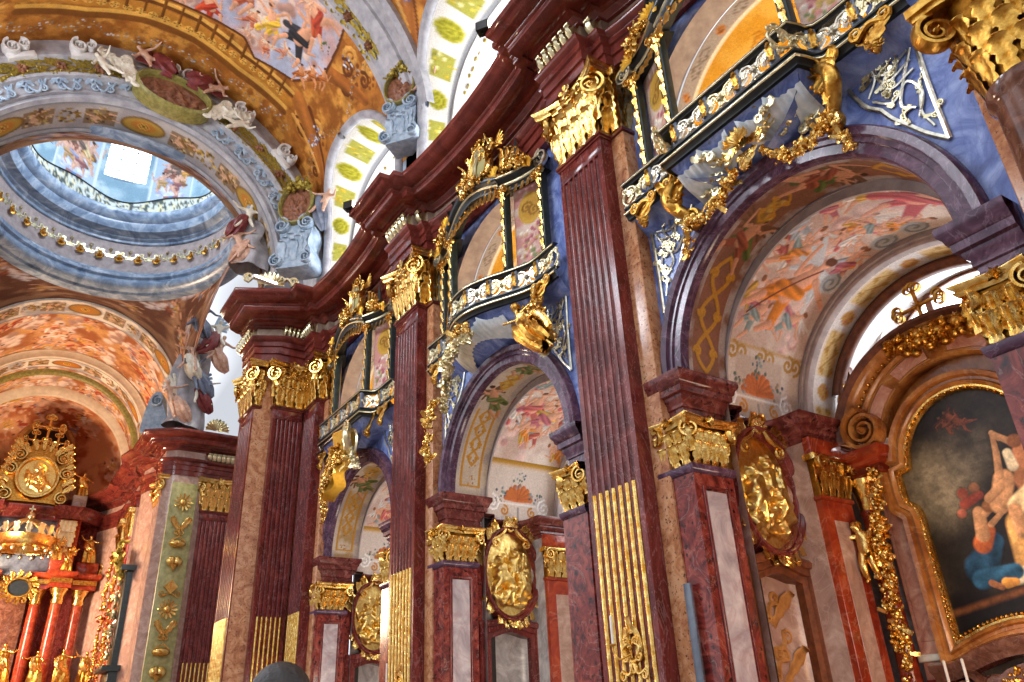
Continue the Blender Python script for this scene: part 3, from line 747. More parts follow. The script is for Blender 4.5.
# ------------------------------------------------------------------ nave wall with its arches
def arch_fill(hw, rz, zs, x0, x1, zt, n=28):
    A = sorted(set(list(np.linspace(0, pi, n)) + [atan2(zt - zs, x1), atan2(zt - zs, x0)])); v = []; f = []
    for a in A:
        c, s_ = cos(a), sin(a); v.append((hw * c, 0, zs + rz * s_))
        k = 1e9
        if c > 1e-6: k = min(k, x1 / c)
        if c < -1e-6: k = min(k, x0 / c)
        if s_ > 1e-6: k = min(k, (zt - zs) / s_)
        v.append((k * c, 0, zs + k * s_))
    for i in range(len(A) - 1): f.append((2 * i, 2 * i + 1, 2 * i + 3, 2 * i + 2))
    return v, f
XW = 10.7; RI = 2.75; ZS = 7.45
def BM(yc, x=XW, z=0): return T(x, yc, z, rz=WALLROT)
HB = 4.675
for i, yc in enumerate(BAYS):
    m = MB(); A = BM(yc)
    for a, b in ((-HB, -RI - .35), (RI + .35, HB)): m.add(*grid(np.array([[(a, 0, 0), (a, 0, ZS)], [(b, 0, 0), (b, 0, ZS)]], float)), M=A)
    m.add(*arch_fill(RI, RI, ZS, -HB, HB, 11.5), M=A)
    hw = 2.55
    for a, b in ((-HB, -hw), (hw, HB)): m.add(*grid(np.array([[(a, 0, 11.5), (a, 0, 13.4)], [(b, 0, 11.5), (b, 0, 13.4)]], float)), M=A)
    m.add(*arch_fill(hw, 2.3, 13.4, -HB, HB, 16.2), M=A)
    m.add(*arcsweep([(hw, 0), (hw, .6)], 0, 13.4, pi, 0, 30, 1, 2.3 / hw), 1, M=A)
    for s_ in (-1, 1): m.add(*grid(np.array([[(s_ * hw, 0, 11.5), (s_ * hw, .6, 11.5)], [(s_ * hw, 0, 13.4), (s_ * hw, .6, 13.4)]], float)), 1, M=A)
    o = m.build('wall_right', [M['blue'], M['lilac']], smooth=False); o['kind'] = 'structure'
    # purple marble archivolt
    m = MB().add(*arcsweep([(RI, .1), (RI, -.06), (RI + .03, -.1), (RI + .2, -.1), (RI + .22, -.14), (RI + .3, -.14), (RI + .33, -.2), (RI + .46, -.22), (RI + .5, -.18), (RI + .52, 0)], 0, ZS, pi, 0, 60), M=A)
    o = m.build('trim_%d' % (i + 1), M['violet']); o['kind'] = 'structure'
o = MB().add(*grid(np.array([[(-30, -14, 0), (-30, 80, 0)], [(20, -14, 0), (20, 80, 0)]], float))).build('floor', M['floor'], smooth=False); o['kind'] = 'structure'
# ------------------------------------------------------------------ arch soffits: brown band with gilded strapwork, painted putti
def soffit(i, yc):
    nu, nv = 360, 60; A = np.linspace(pi, 0, nu); X = np.linspace(0, 1.15, nv)
    U, V = np.meshgrid(A * RI, X, indexing='ij'); p = Paint(U.ravel(), V.ravel(), '#a89a94', 11 + i)
    p.mix(((V.ravel() > .2) & (V.ravel() < .95)) * 1.0, ['#8a5c46', '#b9a08c', '#a98a5c'][i] if i != 1 else '#bba894'); p.mottle(None, '#7d5540' if i == 0 else '#c4b4a0', 2.2)
    L = pi * RI; g, gd = '#b8842c', '#5f3a1a'
    for a, b in ((L, L - 2.6), (0, 2.6)):
        sg = -1 if a > b else 1
        if i == 0: p.strap(a + sg * .15, .57, b, .57, .72, g, .055, gd)
        else:
            for o in (.27, .88): p.line([(a + sg * .3, o), (b, o)], .05, g)
            p.line([(a + sg * .3, .3), (a + sg * .3, .85)], .04, g)
            for k in np.linspace(.5, 2.4, 5): p.flowers(a + sg * k, .57, .16, 8, [g, '#a8742a', '#8a5a20'])
            p.strap(a + sg * .9, .57, b, .57, .42, g, .045)
    for k, (u, h) in enumerate(((L - 3.05, 1.25), (L - 3.9, 1.0), (L - 4.9, 1.3), (3.4, 1.2))):
        if k == 1: p.cloud(u, .55, .3, '#c2a04c', 10, '#94702c'); p.strap(u - .4, .57, u + .4, .57, .5, g, .03)
        else:
            for q in range(5): p.disc(u + p.R.uniform(-.4, .4), .57 + p.R.uniform(-.25, .25), .13, '#4f5a32', .5)
            p.figure(u, .55, h, pi / 2 + p.R.uniform(-.8, .8), '#c08a6a', '#8a4a34' if i == 0 else '#6a7040', '#55602f', '#3a2418', '#6b4a34')
    P = np.zeros((nu, nv, 3)); P[..., 0] = RI * np.cos(A)[:, None]; P[..., 1] = X[None]; P[..., 2] = ZS + RI * np.sin(A)[:, None]
    P = (P.reshape(-1, 3) @ BM(yc)[:3, :3].T + BM(yc)[:3, 3]).reshape(P.shape)
    o = painted_grid(P, p, 'arch_soffit', M['fresco']); o['kind'] = 'structure'

# ------------------------------------------------------------------ chapel piers with gilded capitals and imposts
def pier(yc, s, label):
    """s=+1 far jamb (face towards us), -1 near jamb; local frame: face y=0 looks into the arch"""
    t = empty('chapel_pier', (10.4, yc + s * 2.7, 0), 0, label, 'pier')
    def mk(name, m, mt, par=t, sm=True):
        if s < 0:
            m.v = [v * np.array([1, -1, 1]) for v in m.v]; m.f = [q[::-1] for q in m.f]
        return m.build(name, mt, par, sm)
    mk('shaft', MB().add(*box(0, 1.05, 0, .85, 0, 5.42)).add(*box(1.05, 1.38, .3, .85, 0, 7.45)), M['mottle'], sm=False)
    mk('astragal', MB().add(*sweep([(0, 5.40), (.03, 5.42), (.06, 5.5), (.06, 5.56), (-.1, 5.56)], [(1.05, .4), (1.05, 0), (0, 0), (0, .85)])), M['violet'])
    fr = [(.22, .3), (.82, .3), (.82, 5.12), (.22, 5.12)]
    mk('panel_frame', MB().add(*ringplate(fr, .05, -.035, .0)), M['maroon'])
    mk('inlay_panel', MB().add(*box(.26, .78, -.012, .02, .34, 5.08)), M['inlay'], sm=False)
    # capital on two faces
    z0 = 5.56; h = .95
    c = mk('capital', MB().add(*sweep([(-.05, z0), (0, z0 + .03), (-.06, z0 + .08), (-.04, z0 + .5), (.02, z0 + .76), (-.1, z0 + .8)], [(1.05, .4), (1.05, 0), (0, 0), (0, .85)])), M['goldcore'])
    mk('abacus', MB().add(*sweep([(-.2, z0 + .78), (.04, z0 + .78), (.07, z0 + .84), (.04, z0 + .86), (.1, z0 + .93), (.1, h + z0), (-.2, h + z0)], [(1.25, .4), (1.18, -.06), (.55, .04), (-.06, -.06), (.04, .42), (-.06, .85)])), M['gold'], c)
    LP = [(.17 + .235 * k, 0, 0, .33, 0, .42) for k in range(4)] + [(.05 + .235 * k, .02, 0, .33, .22, .45) for k in range(5)]
    LP += [(0, .14 + .26 * k, -pi / 2, .33, 0, .42) for k in range(3)] + [(.02, .0 + .26 * k, -pi / 2, .33, .22, .45) for k in range(4)]
    LP += [(.04, .04, -pi / 4, .3, .36, .42), (1.02, .04, pi / 4, .3, .36, .42)]
    for x, y, rz, w, zz, hh in LP:
        mk('acanthus_leaf', MB().add(*leaf(w, hh, .4, 4, 13, 9), M=T(x, y, z0 + zz + .02, rz=rz) @ T(0, .02, 0)), M['gold'], c)
    for x, y, rz, hd in ((.03, -.03, -.8, 1), (1.1, -.06, .5, -1), (-.03, .75, -1.9, -1)):
        mk('volute', MB().add(*volute(.17, 2, .09, .26, hd), M=T(x, y, z0 + .68, rz=rz)), M['gold'], c)
    mk('fleuron', MB().add(*bud(.12, 6), M=T(.53, -.12, z0 + .88)), M['gold'], c); mk('fleuron', MB().add(*bud(.12, 6), M=T(-.12, .42, z0 + .88, rz=-pi / 2)), M['gold'], c)
    # impost block
    z = z0 + h
    pr = [(-.3, z - .02), (-.10, z - .02), (-.10, z + .12), (-.16, z + .14), (-.16, z + .24), (-.12, z + .26), (-.12, z + .36), (-.08, z + .4), (-.06, z + .46), (-.06, z + .50), (.01, z + .52), (.02, z + .64), (.05, z + .66), (.07, z + .74), (.12, z + .8), (.13, z + .84), (.13, z + .93), (-.5, z + .96)]
    mk('impost', MB().add(*sweep(pr, [(1.42, .5), (1.42, 0), (0, 0), (0, .85)])).add(*box(.17, 1.24, .17, .85, z - .02, z + .94)), M['wine' if s > 0 else 'violet'])
    return t

def ringplate(poly, w, y0, y1, prof=None):
    """moulded frame following a closed front outline (x,z); poly anticlockwise; grows outward by w"""
    prof = prof or [(0, y1), (0, y0 + .3 * (y1 - y0)), (w * .3, y0), (w * .7, y0), (w, y0 + .4 * (y1 - y0)), (w, y1)]
    R = []
    for d, y in prof:
        o = offs(poly, -d, None, True); R.append(np.c_[o[:, 0], np.full(len(o), y), o[:, 1]])
    v, f = grid(np.array(R), False, True)
    return v, f

ORD = ['right', 'middle', 'farthest']
for i, yc in enumerate(BAYS):
    soffit(i, yc)
    nm = ('widest chapel arch on the right', 'middle chapel arch', 'farthest, narrowest chapel arch')[i]
    pier(yc, 1, 'mottled red pier with grey inlay and gilded capital, left jamb of the ' + nm.replace('chapel ', '').replace(' on the right', '').replace(', narrowest', ''))
    pier(yc, -1, 'dark red pier with gilded capital, right jamb of the ' + nm.replace('chapel ', '').replace(' on the right', '').replace(', narrowest', ''))

# ------------------------------------------------------------------ side chapels
def side_path(yc, s):
    P = [(11.75, 2.75), (11.8, 3.0), (12.0, 3.25), (12.35, 3.38), (12.8, 3.42), (13.25, 3.36), (13.5, 3.18), (13.6, 2.9), (13.6, 2.55), (14.65, 2.55), (14.65, 2.9), (16.6, 2.95)]
    P = [(x, yc + s * y) for x, y in P]
    return P[::-1] if s > 0 else P
def chapel(i, yc):
    for s in (1, -1):
        P = side_path(yc, s)
        o = MB().add(*sweep([(0, 0), (0, 7.1)], P)).build('wall_chapel', M['redwall' if i == 0 else 'grey']); o['kind'] = 'structure'
        o = MB().add(*sweep([(0, 6.42), (.03, 6.45), (.03, 6.52), (.08, 6.54), (.08, 6.6), (.14, 6.63), (.17, 6.7), (.17, 6.74), (.24, 6.76), (.25, 6.84), (.31, 6.88), (.33, 6.93), (.33, 6.99), (-.3, 7.02)], P)).build('trim_%d' % (10 + 4 * i + s), M['wine']); o['kind'] = 'structure'
        if s > 0 or i == 0:
            # inner orange pilaster with gilded capital
            t = empty('chapel_pilaster', (14.12, yc + s * 2.55, 0), 0, None, 'pilaster')
            t['label'] = 'orange-red marble pilaster with small gilded capital inside the %s, %s' % (('widest arch', 'middle arch', 'farthest arch')[i], 'beside the oval medallion' if s > 0 else 'on its hidden right flank')
            def mk(name, m, mt, par=t, sm=True):
                if s < 0: m.v = [v * np.array([1, -1, 1]) for v in m.v]; m.f = [q[::-1] for q in m.f]
                return m.build(name, mt, par, sm)
            mk('shaft', MB().add(*bbox(-.5, .5, -.14, 0, 0, 5.2, .01)), M['orange'], sm=False)
            mk('inlay_panel', MB().add(*bbox(-.22, .22, -.15, 0, .4, 4.8, .005)), M['redwall'], sm=False)
            mk('astragal', MB().add(*sweep([(0, 5.18), (.04, 5.2), (.04, 5.27), (-.1, 5.28)], [(.5, 0), (.5, -.14), (-.5, -.14), (-.5, 0)])), M['orange'])
            c = mk('capital', MB().add(*bbox(-.5, .5, -.16, 0, 5.27, 6.1)), M['goldcore'])
            mk('abacus', MB().add(*bbox(-.62, .62, -.3, 0, 6.0, 6.12, .03)), M['gold'], c)
            for x, zz in [(-.375 + .25 * k, 0) for k in range(4)] + [(-.5 + .25 * k, .25) for k in range(5)]:
                mk('acanthus_leaf', MB().add(*leaf(.34, .45, .4, 4, 11, 7), M=T(x, -.17, 5.28 + zz)), M['gold'], c)
            for x, hd in ((-.5, 1), (.5, -1)): mk('volute', MB().add(*volute(.14, 2, .07, .26, hd), M=T(x, -.34, 5.9)), M['gold'], c)
            mk('impost_block', MB().add(*bbox(-.52, .52, -.18, 0, 6.12, 6.5, .01)), M['orange'])
    # painted vault: barrel along X with rosy sky, figures and a painted shell below
    nu, nv = 400, 150; r = 3.15; A = np.linspace(pi, 0, nu); Xs = np.linspace(0, 2.7, nv)
    U, V = np.meshgrid((pi - A) * r, Xs, indexing='ij'); p = Paint(U.ravel(), V.ravel(), '#d9cbbd', 21 + i); L = pi * r
    p.mottle(None, '#e8dace', .8); p.mottle(None, '#cbb0a2', 1.3, 3)
    for u in np.linspace(1.8, L - 1.2, 10): p.cloud(u, p.R.uniform(.3, 2.5), .42, '#e6c9c0', 9, '#c79a94')
    cl = ['#c86a68', '#d88a3c', '#b86a74', '#8a9a98', '#c9a04a', '#d9d0c8', '#b05a50', '#a9b0b8']
    for k in range(30):
        u = p.R.uniform(2.0, L - 1.4); v = p.R.uniform(.25, 2.45)
        p.figure(u, v, p.R.uniform(.9, 1.35), -pi / 2 + p.R.uniform(-1.2, 1.2), '#dba688', cl[k % 8], cl[(k * 3 + 1) % 8], '#8a5a3a', '#d9d2cc' if k % 3 == 0 else None)
    if i == 0:
        p.cloud(3.2, 1.5, .7, '#e2c2b4', 14, '#c09a90'); p.figure(3.1, 1.5, 2.2, -pi / 2 + .5, '#dba080', '#d98222', '#d07818', '#6a3a1c', '#cfd2d4'); p.line([(2.3, .55), (3.7, 1.9)], .03, '#7a4028')
        p.cloud(6.4, 1.2, .7, '#dfc8c0', 14, '#b59a94'); p.figure(6.5, 1.2, 2.1, -pi / 2 - .3, '#dfa890', '#c26068', '#b8585e', '#6a3a1c', None)
        for u, v in ((3.5, 2.35), (4.9, 2.45), (5.6, 2.4)): p.disc(u, v, .3, '#b9bcbc', .2); p.curl(u, v, .26, .04, '#8a8e90'); 
    else:
        for k in range(6): p.figure(p.R.uniform(3, 6), p.R.uniform(.4, 2.2), 1.5, -pi / 2 + p.R.uniform(-1, 1), '#dba688', cl[k], cl[k + 2], '#6a3a1c')
        p.line([(1.7, 0), (1.7, 2.7)], .13, '#c2922e', .1, .8); p.line([(L - 1.5, 0), (L - 1.5, 2.7)], .13, '#c2922e', .1, .8)
    p.mix(ss(1.75, 1.55, p.U) , '#d9ccc0'); p.mix(ss(L - 1.5, L - 1.35, p.U), '#d9ccc0')
    for base, sg in ((0, 1), (L, -1)):
        if i == 0:
            p.mix(ss(.08, 0, np.abs((p.U - base) * sg - 1.62)), '#c9a878')
            for v in (.45, 1.35, 2.25): p.curl(base + sg * 1.45, v, .2, .045, '#b9924c', 0, 1); p.curl(base + sg * 1.45, v + .25, .2, .045, '#b9924c', 3.14, -1)
            p.mix(ss(.9, .8, np.abs(p.V - 1.35) * 1.15) * ss(.02, .1, (p.U - base) * sg) * ss(1.45, 1.38, (p.U - base) * sg), '#c9b7a8')
        # shell in a niche with flowers
        for q in range(9):
            a = radians(-80 + 20 * q); p.capsule((base + sg * .62, 1.35), (base + sg * (.62 + .42 * cos(a)), 1.35 + .46 * sin(a)), .05, .1, '#c8703a', .3, .6)
        p.flowers(base + sg * .75, .72, .25, 16, ['#5f7468', '#8a9a9a', '#4f5f70', '#a08a70']); p.flowers(base + sg * .75, 1.98, .25, 16, ['#5f7468', '#8a9a9a', '#4f5f70', '#a08a70']); p.flowers(base + sg * 1.22, 1.35, .25, 14, ['#5f7468', '#8a9a9a', '#4f5f70'])
        p.mix(ss(.05, .0, np.abs((p.U - base) * sg - .52)) * ss(.75, .68, np.abs(p.V - 1.35)), '#efe9e4')
        for v, h in ((.42, 1), (2.28, -1)): p.curl(base + sg * .5, v, .26, .05, '#f1ece8', 0, h, 1.6, .7); p.curl(base + sg * .3, 1.35 - h * .5, .16, .04, '#c98a3c', 0, h)
        p.line([(base + sg * .05, 1.35), (base + sg * .4, 1.35)], .05, '#9a958f')
    P = np.zeros((nu, nv, 3)); P[..., 0] = r * np.cos(A)[:, None]; P[..., 1] = Xs[None] + 1.15; P[..., 2] = 6.98 + r * np.sin(A)[:, None] * 1.01
    Mx = BM(yc); P = (P.reshape(-1, 3) @ Mx[:3, :3].T + Mx[:3, 3]).reshape(P.shape)
    o = painted_grid(P, p, 'ceiling', M['fresco']); o['kind'] = 'structure'
    # step between soffit and vault, then the ring arch before the altar recess, and the back wall with its window
    A = BM(yc)
    o = MB().add(*arcsweep([(RI, 1.13), (RI, 1.18), (3.3, 1.18)], 0, 7.2, pi, 0, 50), M=A).build('trim_%d' % (20 + i), M['lilac']); o['kind'] = 'structure'
    o = MB().add(*arcsweep([(3.35, 3.84), (3.08, 3.84), (3.06, 3.78), (3.0, 3.76), (2.97, 3.8), (2.92, 3.8), (2.9, 3.76), (2.85, 3.78), (2.83, 3.86), (2.83, 3.95)], 0, 7.0, pi, 0, 60), M=A).build('trim_%d' % (30 + i), M['lilac']); o['kind'] = 'structure'
    nu, nv = 160, 16; an = np.linspace(pi, 0, nu); Xs = np.linspace(3.9, 4.75, nv); U, V = np.meshgrid((pi - an) * 2.83, Xs, indexing='ij'); q = Paint(U.ravel(), V.ravel(), '#d8cdc0', 61); Lr = pi * 2.83
    q.mix(ss(.05, 0, np.abs(q.V - 4.3) - .25), '#d3b67c'); q.strap(.2, 4.3, Lr - .2, 4.3, .5, '#b58a3c', .025, '#8a6a3a')
    for u in np.linspace(.9, Lr - .9, 5): q.mix(ss(.1, 0, np.abs(q.U - u) - .3), '#d9d4d0'); q.rosette(u, 4.3, .2, '#c9a048', '#b5705a')
    P = np.zeros((nu, nv, 3)); P[..., 0] = 2.83 * np.cos(an)[:, None]; P[..., 1] = Xs[None]; P[..., 2] = 7.0 + 2.83 * np.sin(an)[:, None]
    P = (P.reshape(-1, 3) @ A[:3, :3].T + A[:3, 3]).reshape(P.shape); o = painted_grid(P, q, 'arch_soffit', M['fresco']); o['kind'] = 'structure'
    WR, WZ = 2.3, 7.95
    m = MB().add(*arcsweep([(2.83, 4.75), (3.0, 4.75), (3.0, 5.9)], 0, 7.0, pi, 0, 40), M=A)
    for a, b in ((-HB + .9, -WR), (WR, HB - .9)): m.add(*grid(np.array([[(a, 5.85, 0), (a, 5.85, WZ)], [(b, 5.85, 0), (b, 5.85, WZ)]], float)), M=A)
    v, f = arch_fill(WR, WR, WZ, -3.6, 3.6, 11); m.add(np.array(v) + np.array([0, 5.85, 0]), f, M=A)
    m.add(*grid(np.array([[(-WR, 5.85, 0), (-WR, 5.85, 6.9)], [(WR, 5.85, 0), (WR, 5.85, 6.9)]], float)), M=A)
    m.add(*arcsweep([(WR, 5.85), (WR - .15, 6.3)], 0, WZ, pi, 0, 30), M=A); m.add(*box(-WR, -WR + .12, 5.85, 6.3, 6.9, WZ), M=A); m.add(*box(WR - .12, WR, 5.85, 6.3, 6.9, WZ), M=A)
    o = m.build('wall_right', M['white']); o['kind'] = 'structure'
    w = empty('window_%d' % (i + 1), (XW + 6.25, yc, WZ), WALLROT); w['kind'] = 'structure'
    an = np.linspace(pi, 0, 28); g_ = WR - .12; pol = [(g_ * cos(a), g_ * sin(a)) for a in an] + [(g_, -1.0), (-g_, -1.0)]
    MB().add(*plate(pol[::-1], .02, .04)).build('window_pane', M['window'], w, False)
    fr = MB()
    for x in (-.75, .75): fr.add(*box(x - .07, x + .07, -.04, .02, -1.0, sqrt(g_ * g_ - x * x)))
    for z in (-.95, .75): fr.add(*box(-g_, g_, -.04, .02, z - .06, z + .06) if z < 0 else box(-sqrt(g_ * g_ - z * z), sqrt(g_ * g_ - z * z), -.04, .02, z - .06, z + .06))
    fr.add(*arcsweep([(g_ + .02, .0), (g_ - .1, -.05), (g_ - .1, .02)], 0, 0, pi, 0, 28)); fr.build('window_frame', M['wood'], w)
for i, yc in enumerate(BAYS): chapel(i, yc)

# ------------------------------------------------------------------ gilded oval relief medallions, doorways
def medallion(i, yc, x, zc, rx, rz, label):
    t = empty('relief_medallion', (x, yc + 3.06, zc), 0, label, 'medallion')
    n, k = 96, 34; A = np.linspace(0, 2 * pi, n, endpoint=False); Q = np.linspace(0, 1, k)
    X = rx * Q[None] * np.cos(A)[:, None]; Z = rz * Q[None] * np.sin(A)[:, None]
    p = Paint(X.ravel(), Z.ravel(), '#ffffff', 31 + i)
    for u, v, h, ro in ((-.35, -.1, 1.25, .1), (.05, .15, 1.1, -.15), (.4, -.25, 1.1, .3), (-.05, -.5, .9, -1.1), (.3, .55, .6, .8), (-.5, -.75, .8, 1.2)): p.figure(u * rx / .9, v * rz / 1.2, h * rz / 1.25, ro, '#fff', '#fff', '#fff', '#fff')
    for u in (.62, .72): p.capsule((u * rx, -.2 * rz), (u * rx, .5 * rz), .03, .03, '#fff')
    for q in range(5): p.capsule((-.7 * rx, -.78 * rz + q * .03), (.7 * rx, -.7 * rz - q * .04), .03, .02, '#fff')
    h = p.h.reshape(X.shape); nz = fbm(X * 7, Z * 7, 3, 3); P = np.stack([X, -np.clip(h * 2.4, 0, .26) - .015 * nz + .02, Z], -1)
    MB().add(*grid(P, True, False)).build('gilded_relief', M['relief'], t)
    el = [(rx * cos(a), rz * sin(a)) for a in np.linspace(0, 2 * pi, 56, endpoint=False)]
    MB().add(*ringplate(el, .19, -.16, .12, [(-.02, .05), (0, -.1), (.03, -.14), (.06, -.12), (.10, -.2), (.15, -.2), (.19, -.1), (.19, .12)])).build('oval_frame', M['maroon'], t)
    for a in list(np.linspace(.15, pi - .15, 15)) + list(np.linspace(pi + .5, 2 * pi - .5, 12)):
        g = MB(); r = .17 if a < pi else .13; g.add(*leaf(r * 1.5, r * 2, .3, 3, 7, 5), M=T((rx + .15) * cos(a), -.12, (rz + .15) * sin(a), ry=pi / 2 - a + (.6 if a % .6 > .3 else -.5))); g.build('gilt_leaf', M['gold'], t)
    for sg in (-1, 1): g = MB(); g.add(*scroll((sg * .1, rz + .22), (sg * .75 * rx, rz * .72 + .1), .3, -sg, .3, 14, .055), M=T(0, -.15, 0)); g.build('gilt_scroll', M['gold'], t)
    MB().add(*shell(.24, 7), M=T(0, -.12, rz + .1)).build('crest_shell', M['gold'], t); MB().add(*shell(.22, 7), M=T(0, -.12, -rz - .12, ry=pi)).build('foot_shell', M['gold'], t)
for i, yc in enumerate(BAYS):
    medallion(i, yc, 12.75, 5.42, .82, 1.16, 'gilded oval relief in dark red frame inside the %s' % ('widest arch at right', 'middle arch', 'farthest arch, half hidden by the pilaster')[i])
    # doorway below it
    t = empty('doorway', (12.74, yc + 3.1, 0), 0, 'brown marble doorway with a curved lintel below the oval medallion of the %s' % ('widest arch', 'middle arch', 'farthest arch')[i], 'doorway')
    xs = np.linspace(-.78, .78, 15); top = [(x, 3.78 + .16 * cos(x / .78 * pi / 2) ** 2 * (1 if abs(x) < .6 else .6)) for x in xs]
    pol = [(-.78, 0), (.78, 0)] + top[::-1]
    MB().add(*ringplate(pol, .34, -.2, .3, [(-.12, .35), (-.12, -.02), (0, -.06), (.02, -.12), (.14, -.12), (.16, -.17), (.26, -.19), (.32, -.14), (.32, .3)])).build('door_surround', M['maroon' if i else 'wood'], t)
    MB().add(*plate(pol, .34, .38)).build('recess_panel', M['dark' if i else 'creamst'], t, False)
    MB().add(*bbox(-.74, -.5, .0, .3, 0, 3.7)).build('reveal', M['dark'], t, False)
    if i == 0:
        for k in range(5): MB().add(*leaf(.3, .8, .3, 4, 11, 7), M=T(-.15 + .12 * (k % 3), .32, .9 + k * .5, ry=.7 * (-1) ** k)).add(*scroll((-.1, 1 + k * .5), (.2, 1.3 + k * .5), .3, (-1) ** k, .5, 14, .05), M=T(0, .3, 0)).build('painted_ornament', M['woodlt'], t)

t = empty('display_strip', (10.3, 9.93, 0), WALLROT, 'flat grey metal strip standing upright against the mottled red pier', 'strip')
MB().add(*bbox(-.08, .08, -.03, .0, 0, 3.5, .005)).build('strip', M['greybar'], t); MB().add(*bbox(-.14, .14, -.1, .0, 0, .04, .005)).build('foot', M['greybar'], t)
# ------------------------------------------------------------------ gallery balustrades
def gal_path(i):
    if i == 1:
        xs = np.linspace(-3.35, 3.35, 45); return [(x, -.42 - .86 * (.5 + .5 * cos(pi * min(1, abs(x - .1) / 2.35))) ** .75) for x in xs]
    w = 1.62 if i == 0 else 1.9
    q = [(-3.35, -.42), (-w - .45, -.42), (-w - .2, -.46), (-w - .06, -.6), (-w - .02, -.8), (-w + .02, -.92)]
    return q + [(0, -.92)] + [(-x, y) for x, y in q[::-1]]
def along(path, k):
    P = np.array(path); d = np.r_[0, np.cumsum(np.hypot(*np.diff(P, axis=0).T))]; s = k * d[-1]; i = min(np.searchsorted(d, s, 'right') - 1, len(P) - 2)
    f = (s - d[i]) / (d[i + 1] - d[i] + 1e-9); t = P[i + 1] - P[i]; return P[i] + t * f, atan2(t[1], t[0]), d[-1]
def ycove(z, y0=-.92): return y0 + float(np.interp(11.35 - z, [.0, .05, .25, .45, .62, .75], [0, .06, .2, .45, .8, 1.0]))
def balustrade(i, yc, label):
    t = empty('gallery_balustrade', (XW, yc, 11.35), WALLROT, label, 'balustrade')
    P = gal_path(i)[::-1]   # right to left so that the outside is on the left
    def sw(name, pr, m): return MB().add(*sweep(pr, P)).build(name, M[m], t)
    sw('marble_cove', [(-1.3, -.75), (-.8, -.62), (-.45, -.45), (-.2, -.25), (-.06, -.05), (0, -.03), (0, .0)], 'blue')
    sw('base_moulding', [(-.1, -.05), (.02, -.05), (.04, .02), (.1, .06), (.1, .1), (.05, .12), (.06, .19), (.1, .21), (.1, .25), (-.1, .26)], 'ebony')
    sw('gilded_bead', [(.10, .055), (.125, .07), (.125, .09), (.10, .105)], 'goldpale')
    sw('handrail', [(-.1, .80), (.03, .80), (.04, .83), (.09, .85), (.10, .92), (.06, .95), (-.1, .96)], 'ebony')
    sw('gilded_rail_line', [(.095, .855), (.115, .865), (.115, .88), (.095, .89)], 'goldpale')
    n = 9 if i != 2 else 8
    for k in range(n):
        c, a, L = along(P, (k + .5) / n); w = L / n; m = MB(); th = .03
        for sg in (-1, 1):
            for hz in (-1, 1):
                m.add(*scroll((sg * .03, hz * .03), (sg * w * .40, hz * .22), .17, sg * hz, .5, 14, th))
            m.add(*scroll((sg * w * .42, -.2), (sg * w * .42, .2), .16, -sg, .9, 12, th))
            m.add(*scroll((sg * w * .12, -.02), (sg * w * .30, -.02), .12, sg, 1.2, 10, .022), M=T(0, -.03, 0)).add(*leaf(.12, .2, .4, 3, 7, 5), M=T(sg * w * .2, -.02, .02, ry=sg * .9)).add(*leaf(.12, .2, .4, 3, 7, 5), M=T(sg * w * .2, -.02, -.02, ry=sg * 2.3))
        m.add(*bud(.09, 6), M=T(0, -.03, 0))
        o = m.build('scroll_panel', M['silver' if k % 2 else 'goldpale'], t); o.location = (c[0], c[1] + .0, .53); o.rotation_euler = (0, 0, a + pi)
    for k in range(0, n + 1):
        if k in (0, n): continue
        c, a, L = along(P, k / n); nrm = np.array([-sin(a), cos(a)])
        m = MB().add(*bbox(-.09, .09, -.07, .05, .24, .82, .015)); o = m.build('pedestal', M['slate'], t); o.location = (c[0], c[1], 0); o.rotation_euler = (0, 0, a + pi)
        g = MB().add(*leaf(.17, .26, .4, 3), M=T(0, -.07, .4)).add(*leaf(.17, .2, .4, 3), M=T(0, -.07, .52, ry=pi)).add(*bud(.06, 6), M=T(0, -.1, .74))
        o2 = g.build('gilt_mount', M['gold2'], o)
    # gilded pendants under the slab
    for x, s_ in ((-2.75, 1), (2.75, 1), (-1.75, 1.2), (1.75, 1.2)):
        if i == 1 and abs(x) < 2: continue
        y = -.45
        g = MB()
        for k in range(5): g.add(*leaf(.3, .55 * s_, .35, 3), M=T((k - 2) * .14, y - .02 * k, -.03, ry=pi + (k - 2) * .35))
        g.add(*ell(.09, .09, .14), M=T(0, y - .12, -.5 * s_)); g.add(*scroll((-.25, -.1), (.25, -.1), .3, 1, .5, 12, .05), M=T(0, y - .08, 0))
        o = g.build('gilt_pendant', M['gold2'], t); o.location = (x, 0, 0)
    return t
GN = ('widest arch at right', 'middle arch', 'farthest arch')
balustrade(0, BAYS[0], 'black and gilt gallery balustrade with straight projecting front, above the widest arch')
balustrade(1, BAYS[1], 'black and gilt gallery balustrade swelling out in a bow, above the middle arch')
balustrade(2, BAYS[2], 'black and gilt gallery balustrade of the farthest arch, above the yellow cartouche')

